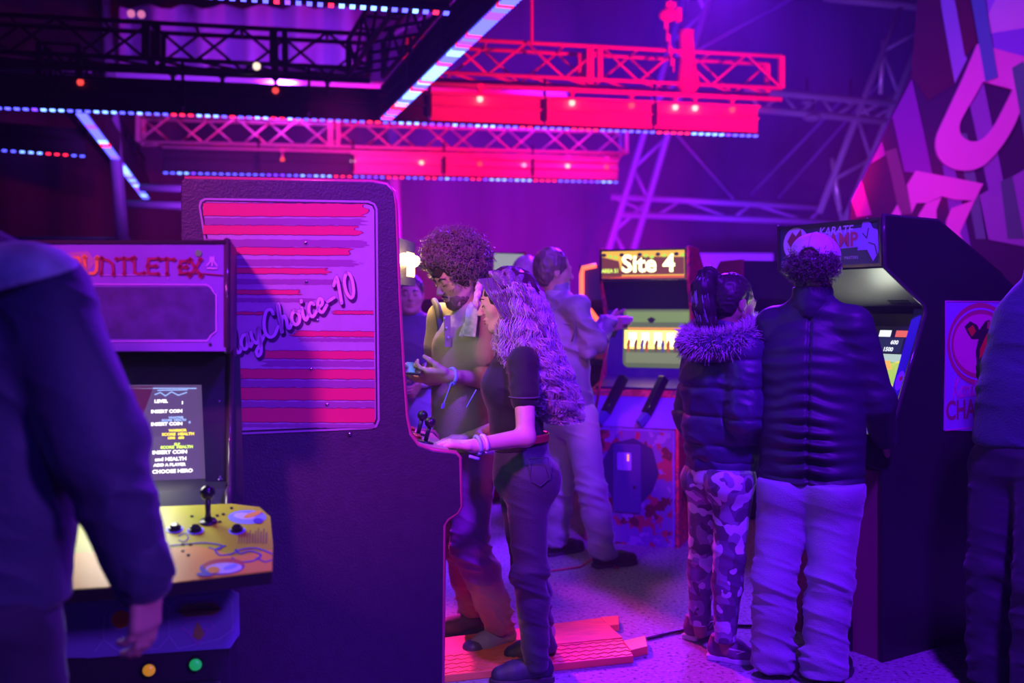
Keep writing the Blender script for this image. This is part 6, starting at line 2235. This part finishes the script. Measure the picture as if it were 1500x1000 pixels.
s.build('waist_band', M_PUFF, jk, lambda P, N: folds(P, .010, 14, 10, [], 3, 1))
s = Sdf(.007)
s.cap(J['pelvis'] + UP * .02, J['pelvis'] - UP * .05, .140, .146, .03, ax=f, sq=.85)
s.clip(Vector((0, 0, hem - .05)), (0, 0, -1), .008)
s.build('undershirt', mat('undershirt_lilac', (.62, .52, .78), .8), root, lambda P, N: folds(P, .008, 14, 8, [], 3, 1))
# hood: thick folded cloth with a fur ruff
hoodc = J['neck'] + V(-.02, -.03, -.01)
hr2, hf2, hu2 = basis(f)
ring = []
for i in range(21):
    a = -2.5 + 5.0 * i / 20
    ring.append(hoodc - hf2 * (.125 * math.cos(a)) + hr2 * (.125 * math.sin(a)) + UP * (.02 - .035 * math.cos(a)))
s = Sdf(.007)
for i in range(20):
    s.cap(ring[i] - UP * .015, ring[i + 1] - UP * .015, .05, .05, .02)
s.ell(hoodc - hf2 * .07 - UP * .02, (.09, .09, .05), None, .04)
hood = s.build('hood', M_PUFF, jk, lambda P, N: folds(P, .01, 10, 12, [], 3, .8))
mb = MB()
rnd = random.Random(12)
for i in range(2600):
    k = rnd.uniform(0, 19.99)
    p = ring[int(k)].lerp(ring[int(k) + 1], k % 1)
    tg = (ring[int(k) + 1] - ring[int(k)]).normalized()
    x = (p - hoodc)
    x.z = 0
    x.normalize()
    an = rnd.uniform(-.9, 2.5)
    o = x * math.cos(an) + UP * math.sin(an)
    b0_ = p + o * .035
    d_ = (o + V(rnd.gauss(0, .35), rnd.gauss(0, .35), rnd.gauss(-.1, .35))).normalized()
    L = rnd.uniform(.03, .058)
    mb.tube([b0_, b0_ + d_ * L * .55, b0_ + d_ * L - UP * .008], [.0022, .0018, .0006], 3, cap=False)
mb.build('fur_trim', mat('fur_mauve', (.58, .38, .55), .6, sheen=.4), hood, True, kind='stuff')
M_CAMO_ = camo2('leggings_camouflage', (.16, .10, .22), (.30, .22, .40), (.68, .60, .80), 15)
s = trousers_sdf(J, f, .0055, th=.088, kn=.060, an=.043, hipr=.135, sq=.85, bum=.085, calf=.058, waist=hem + .02, hemz=.085)
s.build('leggings', M_CAMO_, root, lambda P, N: folds(P, .012, 4, 26, leg_zones(J, 1.2, .5), 1, .05))
# hair pulled back with a tail
hr_, hf_, hu_ = basis(hf)
Mx = cols(hr_, hf_, hu_)
s = Sdf(.005)
s.ell(J['head'] - hf_ * .020 + hu_ * .030, (.080, .094, .092), Mx, .02)
s.ell(J['head'] - hf_ * .045 - hu_ * .02, (.062, .05, .05), Mx, .03)
s.ell(J['head'] + hf_ * .12 - hu_ * .03, (.11, .085, .085), Mx, .01, neg=True)
for g_ in (-1, 1):
    s.ell(J['head'] + hr_ * .078 * g_ - hf_ * .006 - hu_ * .02, (.03, .024, .034), Mx, .008, neg=True)
tail0 = J['head'] - hf_ * .105 + hu_ * .085
M_BRH = mat('hair_pony_dark', (.035, .018, .03), .5, spec=.4)
s.cap(J['head'] - hf_ * .085 + hu_ * .07, tail0, .03, .022, .02)
hair = s.build('hair', M_BRH, root, lambda P, N: .004 * ridge(P * np.array([60, 60, 60])))
tp = spline([tail0, tail0 + V(-.035, .0, .012), tail0 + V(-.055, .0, -.04), tail0 + V(-.05, 0, -.12), tail0 + V(-.035, 0, -.19), tail0 + V(-.03, 0, -.23)], 5)
s = Sdf(.005)
rs = [.020, .032, .040, .042, .036, .02]
ctrl = [tail0, tail0 + V(-.035, .0, .012), tail0 + V(-.055, .0, -.04), tail0 + V(-.05, 0, -.12), tail0 + V(-.035, 0, -.19), tail0 + V(-.03, 0, -.23)]
s.chain(ctrl, rs, .02)
s.build('ponytail', M_BRH, hair, lambda P, N: .007 * ridge(P * np.array([70, 70, 8])))
mb = MB()
strands(mb, 260, ctrl, [.015, .034, .042, .044, .036, .018], [.015, .034, .042, .044, .036, .018], 60, amp=(.001, .004), freq=4, pts=16, r=.0013, seed=8)
mb.build('tail_strands', M_HAIRL, hair, True, kind='stuff')
MB().tube([tail0 + (hr_ * math.cos(a) + hu_ * math.sin(a)) * .022 for a in [i * PI / 8 for i in range(17)]], .006, 6).build('hair_tie', M_RUB, hair, True)
MB().sphere(J['head'] + hr_ * .088 - hf_ * .012 - hu_ * .04, .005, 8, 6).build('earring', M_CHROME, root, True)
M_RUN = mat('runner_plum', (.22, .08, .22), .6, bump=.3, bscale=250)
for S_, hp, tp_, lz in (('L', (1008, 938), (1046, 918), 1), ('R', (1036, 962), (1108, 972), 1)):
    a, b = UF(*hp), UF(*tp_)
    if (b - a).length < .2:
        b = a + (b - a).normalized() * .25
    o = shoe(root, (a.x, a.y), (b.x, b.y), M_RUN, M_SOLEW, high=.012, laces=mat('lace_violet', (.4, .3, .7), .6))
    d_ = (b - a).normalized()
    sd_ = d_.cross(UP)
    c_ = a + d_ * .13 + sd_ * .045 + UP * .05
    fr_ = Fr(c_, d_, UP)
    if fr_.n.dot(sd_) < 0:
        fr_ = Fr(c_, -d_, UP)
    MB().stroke(fr_, [(-.03, .012), (.03, .008), (-.02, -.012)], .006, 0, .003).build('shoe_mark', M_SOLEW, o)

# ------------------------------------------------------------------ man with the cap seen from behind
J = dict(head=U(1194, 387, 3.90), neck=U(1190, 437, 3.90), chest=U(1188, 530, 3.92), waist=U(1188, 620, 3.92), pelvis=U(1188, 690, 3.93),
         shL=U(1134, 476, 4.02), elL=U(1112, 580, 4.10), wrL=U(1170, 640, 4.36), shR=U(1250, 476, 3.84), elR=U(1284, 588, 3.86), wrR=U(1296, 642, 4.06),
         hipL=U(1152, 715, 3.97), knL=U(1134, 848, 3.93), anL=U(1131, 962, 3.97), hipR=U(1224, 715, 3.87), knR=U(1216, 848, 3.85), anR=U(1206, 968, 3.87))
f = V(.42, .90, 0)
hf = V(.5, .85, -.16)
root, q, tips, body = figure('person', 'man in a pale cap and dark jacket seen from behind at the karate cabinet', J, f, SK_M, .006, hf=hf, build=1.08)
M_DJ = mat('jacket_dark_navy', (.030, .026, .06), .55, bump=.12, bscale=80)
hem = U(1190, 714, 3.9).z
s = top_sdf(J, f, .006, b=1.05, tr=(.176, .182, .195), sq=.66, sl=(.076, .068, .052), sleeve=1.92, sh=.056, hem=hem, collar=.055, neckr=.068)
nc_ = A3(J['neck'] - Vector(f) * .1)
rv = A3(basis(f)[0])
def quilt(P, N):
    lat = (P - nc_) @ rv
    z = P[:, 2]
    back_ = np.clip((N @ A3(-Vector(f).normalized())), 0, 1)
    seam = -.010 * np.exp(-(lat / .006) ** 2) * back_
    pucker = .016 * np.exp(-(lat / .10) ** 2) * back_ * np.clip(1.35 - z, 0, .45) / .45 * np.sin(z * 120 + 14 * np.abs(lat) + 3 * vnoise(P * 9)) * (.5 + vnoise(P * 12))
    rows = .0022 * np.sin(z * 105 + vnoise(P * 6) * 6) * back_
    rim = .006 * np.exp(-((z - hem - .05) / .008) ** 2) * -1
    return seam + pucker + rows + rim + folds(P, .014, 8, 20, arm_zones(J, .8) + [(J['pelvis'], .2, .4)], 6, .12)
jk = s.build('jacket', M_DJ, root, quilt)
s = Sdf(.006)
s.cap(J['neck'] - UP * .03, J['neck'] + UP * .05, .080, .076, .01)
s.cap(J['neck'] - UP * .06, J['neck'] + UP * .12, .062, .066, .004, neg=True)
s.clip(J['neck'] + UP * .045, (0, 0, 1))
s.build('collar', M_DJ, jk, lambda P, N: folds(P, .006, 10, 20, [], 6, 1))
M_JEAN = mat('jeans_light_blue', (.33, .31, .46), .75, bump=.35, bscale=200, sheen=.3, var=.08, vscale=6)
s = trousers_sdf(J, f, .0055, th=.112, kn=.083, an=.086, hipr=.175, sq=.72, bum=.10, calf=.080, waist=hem + .03, hemz=.03)
jeans = s.build('jeans', M_JEAN, root, lambda P, N: folds(P, .032, 5, 21, leg_zones(J, .9, 1.1) + [(J['hipL'] - UP * .1, .1, .5), (J['hipR'] - UP * .1, .1, .5)], 12, .06))
# hair under the cap
hr_, hf_, hu_ = basis(hf)
Mx = cols(hr_, hf_, hu_)
Rm = Matrix(((hr_.x, hf_.x, hu_.x), (hr_.y, hf_.y, hu_.y), (hr_.z, hf_.z, hu_.z)))
s = Sdf(.006)
s.ell(J['head'] - hf_ * .03 - hu_ * .015, (.088, .082, .062), Mx, .02)
hair = s.build('hair', M_HAIRK, root, lambda P, N: .022 * vnoise(P * 60) - .008)
mb = MB()
curls(mb, 620, J['head'] - hf_ * .03 - hu_ * .012, (.092, .086, .065), Rm, length=.045, cr=.008, turns=1.5, r=.0019, seed=6, test=lambda d: d.y < .15 and d.z < .75)
mb.build('hair_curls', mat('hair_curl_grey', (.12, .08, .10), .4, spec=.6), hair, True, kind='stuff')
# the cap: crown with a gap at the back, strap, brim in front
s = Sdf(.004)
s.ell(J['head'] + hu_ * .030 - hf_ * .004, (.096, .110, .092), Mx, .01)
s.ell(J['head'] + hu_ * .028 - hf_ * .004, (.090, .104, .087), Mx, .004, neg=True)
s.clip(J['head'] - hu_ * .008, -hu_, .004)
s.ell(J['head'] - hf_ * .108 + hu_ * .006, (.038, .06, .036), Mx, .006, neg=True)
M_CAP = mat('cap_pale', (.66, .58, .66), .8, bump=.3, bscale=200)
cap_ = s.build('cap', M_CAP, root, lambda P, N: .0015 * ridge(P * 20))
for k in range(6):
    an = k * PI / 3 + PI / 6
    line = []
    for i in range(9):
        th = i / 8 * 1.42
        line.append(J['head'] + hu_ * .030 - hf_ * .004 + (hr_ * math.cos(an) * .0975 + hf_ * math.sin(an) * .1115) * math.sin(th) + hu_ * .0935 * math.cos(th))
    MB().tube(line, .0016, 5).build('cap_seam', mat('cap_seam', (.45, .38, .46), .8), cap_, True)
MB().sphere(J['head'] + hu_ * .127, .008, 8, 6, (1, 1, .5)).build('cap_button', M_CAP, cap_, True)
line = [J['head'] - hu_ * .002 - hf_ * .004 + hr_ * math.sin(a) * .094 - hf_ * math.cos(a) * .108 for a in [-.4 + .8 * i / 10 for i in range(11)]]
MB().tube(line, .006, 6).build('cap_strap', mat('cap_strap', (.5, .42, .55), .7), cap_, True)
fb = Fr(J['head'] + hu_ * .0 + hf_ * .08, hr_, hf_)
bp = [(.085 * math.cos(a), .085 * math.sin(a)) for a in [PI * i / 12 for i in range(13)]]
MB().poly(fb, bp, 0, .004).build('brim', M_CAP, cap_)
a, b = J['anL'], J['anR']
shoe(root, (a.x - .02, a.y - .04), (a.x + .12, a.y + .20), M_BLKSH, M_SOLEK, h=.06)
shoe(root, (b.x - .0, b.y - .05), (b.x + .15, b.y + .18), M_BLKSH, M_SOLEK, h=.06)

# ------------------------------------------------------------------ man cut by the right edge
J = dict(head=U(1548, 330, 3.62), neck=U(1540, 390, 3.62), chest=U(1538, 480, 3.66), waist=U(1516, 570, 3.68), pelvis=U(1502, 640, 3.70),
         shL=U(1524, 436, 3.72), elL=U(1464, 545, 3.78), wrL=U(1505, 590, 3.95), shR=U(1592, 432, 3.52), elR=U(1612, 545, 3.56), wrR=U(1590, 610, 3.75),
         hipL=U(1466, 680, 3.78), knL=U(1455, 830, 3.78), anL=U(1452, 960, 3.80), hipR=U(1535, 685, 3.62), knR=U(1525, 850, 3.55), anR=U(1520, 990, 3.58))
f = V(.25, .95, 0)
root, q, tips, body = figure('person', 'person cut by the right edge in a blue grey sweater and dark trousers', J, f, SK_M, .008, build=1.1)
hem = U(1500, 652, 3.7).z
M_SWT = mat('sweater_teal_grey', (.035, .075, .10), .85, bump=.4, bscale=160, sheen=.3)
s = top_sdf(J, f, .007, b=1.1, tr=(.170, .165, .165), sq=.72, sl=(.078, .07, .05), sleeve=1.9, sh=.064, hem=hem, arms='R')
sw_ = s.build('sweater', M_SWT, root, lambda P, N: folds(P, .016, 7, 14, arm_zones(J, .7), 6, .4))
s = Sdf(.007)
s.chain([J['shL'], J['elL'], J['wrL']], [.074, .070, .05], .03)
s.build('dark_sleeve', mat('sleeve_black', (.02, .02, .03), .8), root, lambda P, N: folds(P, .014, 8, 16, [], 2, .8))
s = trousers_sdf(J, f, .007, th=.115, kn=.09, an=.085, hipr=.165, sq=.75, waist=hem + .03, calf=.088, hemz=.04)
s.build('trousers', mat('trousers_black', (.025, .022, .045), .8, sheen=.2), root, lambda P, N: folds(P, .022, 6, 18, leg_zones(J), 3, .2))
s = Sdf(.007)
s.ell(J['head'] - Vector(f) * .02 + UP * .03, (.085, .098, .098), None, .02)
s.build('hair', M_HAIRK, root, lambda P, N: .006 * vnoise(P * 80))
for S_ in 'LR':
    a = J['an' + S_]
    shoe(root, (a.x - .02, a.y - .06), (a.x + .04, a.y + .21), M_BLKSH, M_SOLEK)

# ------------------------------------------------------------------ near man at the left edge, out of focus
J = dict(head=U(-118, 235, 2.02), neck=U(-85, 330, 2.0), chest=U(-62, 520, 1.98), waist=U(-60, 720, 1.98), pelvis=U(-60, 860, 1.98),
         shL=U(-190, 430, 2.05), elL=U(-215, 660, 2.1), wrL=U(-150, 800, 2.3), shR=U(62, 432, 1.93), elR=U(142, 655, 1.90), wrR=U(214, 850, 1.95),
         hipL=U(-115, 900, 2.02), knL=Vector((-1.15, 2.05, .5)), anL=Vector((-1.15, 2.02, .09)), hipR=U(0, 900, 1.95), knR=Vector((-.97, 1.98, .5)), anR=Vector((-.97, 1.92, .09)))
f = V(.10, 1, 0)
root, q, tips, body = figure('person', 'blurred man at the left edge in a dark jacket with his hand hanging down', J, f, skin_mat('skin_ruddy', (.58, .30, .24)), .0042,
    hands={'R': (V(-.02, .0, -1), V(-.75, .25, 0), V(-.15, .9, -.2), dict(curl=(.32, .38, .45, .5), thumb=.4, sc=1.0))}, build=1.1)
M_NJ = mat('jacket_night_blue', (.035, .038, .085), .7, bump=.25, bscale=120, sheen=.25)
hem = U(0, 880, 1.98).z
s = top_sdf(J, f, .0055, b=1.12, tr=(.20, .195, .20), sq=.72, sl=(.092, .086, .056), sleeve=1.98, sh=.072, hem=hem, collar=.05)
jk = s.build('jacket', M_NJ, root, lambda P, N: folds(P, .022, 6, 12, arm_zones(J, .9), 2, .3))
# pale checked yoke on the shoulder
s = Sdf(.006)
s.ell(J['shR'] + V(-.035, -.010, .012), (.125, .105, .092), None, .02)
s.clip(J['shR'] + V(-.0, -.02, .030), (.25, .2, -1))
s.build('shoulder_yoke', mat('yoke_pale_blue', (.50, .60, .75), .7, var=.6, vscale=9), jk)
s = Sdf(.0055)
dw = (J['wrR'] - J['elR']).normalized()
s.cap(J['wrR'] - dw * .05, J['wrR'] - dw * -.004, .060, .058, .01)
s.clip(J['wrR'] + dw * .004, dw)
s.build('cuff', M_NJ, jk, lambda P, N: folds(P, .008, 12, 20, [], 2, 1))
s = trousers_sdf(J, f, .007, th=.115, kn=.09, an=.08, hipr=.17, sq=.75, waist=hem + .03, calf=.085, hemz=.05)
s.build('trousers', mat('trousers_black', (0, 0, 0)), root, lambda P, N: folds(P, .02, 6, 18, leg_zones(J), 3, .2))
s = Sdf(.007)
s.ell(J['head'] - Vector(f) * .02 + UP * .03, (.085, .098, .098), None, .02)
s.build('hair', M_HAIRB, root, lambda P, N: .006 * vnoise(P * 80))
for S_ in 'LR':
    a = J['an' + S_]
    shoe(root, (a.x, a.y - .07), (a.x + .02, a.y + .20), M_BLKSH, M_SOLEK)

# ------------------------------------------------------------------ man in the two-tone jacket behind
J = dict(head=U(601, 432, 6.3), neck=U(603, 462, 6.32), chest=U(606, 500, 6.32), waist=U(606, 545, 6.32), pelvis=U(606, 580, 6.32),
         shR=U(571, 478, 6.34), elR=U(566, 530, 6.30), wrR=U(585, 560, 6.15), shL=U(640, 478, 6.30), elL=U(640, 532, 6.30), wrL=U(618, 558, 6.12),
         hipR=U(592, 590, 6.34), knR=U(592, 675, 6.32), anR=U(592, 770, 6.34), hipL=U(620, 590, 6.30), knL=U(622, 675, 6.24), anL=U(624, 772, 6.30))
f = V(.12, -1, 0)
root, q, tips, body = figure('person', 'young man facing the camera in a jacket with white sleeves behind the striped cabinet', J, f, SK_M, .006)
face_bits(q, root, M_HAIRK, M_LIP, brow=.005)
hem = U(606, 575, 6.3).z
M_WSL = mat('jacket_white_sleeve', (.68, .66, .74), .6)
s = top_sdf(J, f, .0075, tr=(.142, .138, .142), sq=.75, hem=hem, arms='')
s.build('jacket', mat('jacket_navy_body', (.05, .05, .12), .7), root, lambda P, N: folds(P, .012, 8, 14, [], 4, .6))
for S_ in 'LR':
    s = Sdf(.0065)
    s.chain([J['sh' + S_] + UP * .005, J['el' + S_], J['wr' + S_]], [.070, .062, .045], .03)
    s.build('jacket_sleeve', M_WSL, root, lambda P, N: folds(P, .016, 8, 18, [], 2, .8))
s = trousers_sdf(J, f, .0075, th=.10, kn=.078, an=.07, hipr=.145, sq=.85, waist=hem + .03, hemz=.05)
s.build('jeans', mat('jeans_mid_blue', (.25, .25, .5), .75), root, lambda P, N: folds(P, .022, 6, 20, leg_zones(J), 7, .3))
hr_, hf_, hu_ = basis(f)
Mx = cols(hr_, hf_, hu_)
s = Sdf(.006)
s.ell(J['head'] - hf_ * .022 + hu_ * .038, (.083, .096, .094), Mx, .02)
s.ell(J['head'] + hf_ * .115 - hu_ * .03, (.11, .075, .095), Mx, .01, neg=True)
s.build('hair', M_HAIRK, root, lambda P, N: .006 * ridge(P * 60))
for S_ in 'LR':
    a = J['an' + S_]
    shoe(root, (a.x, a.y + .07), (a.x + .02, a.y - .20), M_BLKSH, M_SOLEW)

# ------------------------------------------------------------------ fair haired person far behind
J = dict(head=U(770, 402, 6.9), neck=U(772, 434, 6.9), chest=U(773, 470, 6.9), waist=U(773, 515, 6.9), pelvis=U(773, 550, 6.9),
         shL=U(740, 446, 6.92), elL=U(735, 495, 6.95), wrL=U(748, 530, 7.05), shR=U(806, 446, 6.9), elR=U(810, 495, 6.95), wrR=U(798, 530, 7.05),
         hipL=U(760, 560, 6.9), knL=U(760, 650, 6.9), anL=U(760, 735, 6.92), hipR=U(787, 560, 6.9), knR=U(787, 650, 6.88), anR=U(787, 738, 6.9))
f = V(-.3, .95, 0)
root, q, tips, body = figure('person', 'fair haired person seen from behind between the woman and the gun player', J, f, SK_G, .008)
s = top_sdf(J, f, .009, tr=(.15, .145, .15), sq=.75, sleeve=1.9, hem=U(770, 560, 6.9).z)
s.build('jacket', mat('jacket_black', (.03, .03, .04), .8), root, lambda P, N: folds(P, .012, 8, 14, [], 4, .6))
s = trousers_sdf(J, f, .009, waist=U(770, 555, 6.9).z, hemz=.06)
s.build('trousers', mat('trousers_black', (0, 0, 0)), root, lambda P, N: folds(P, .02, 6, 18, leg_zones(J), 3, .2))
s = Sdf(.007)
s.ell(J['head'] - Vector(f) * .015 + UP * .025, (.092, .10, .102), None, .02)
s.cap(J['head'] - Vector(f) * .02, J['neck'] - Vector(f) * .03 - UP * .03, .085, .06, .03)
s.build('hair', mat('hair_blonde', (.55, .42, .36), .45, spec=.6), root, lambda P, N: .010 * ridge(P * np.array([45, 45, 9])))
for S_ in 'LR':
    a = J['an' + S_]
    shoe(root, (a.x, a.y - .07), (a.x - .04, a.y + .20), M_BLKSH, M_SOLEK)
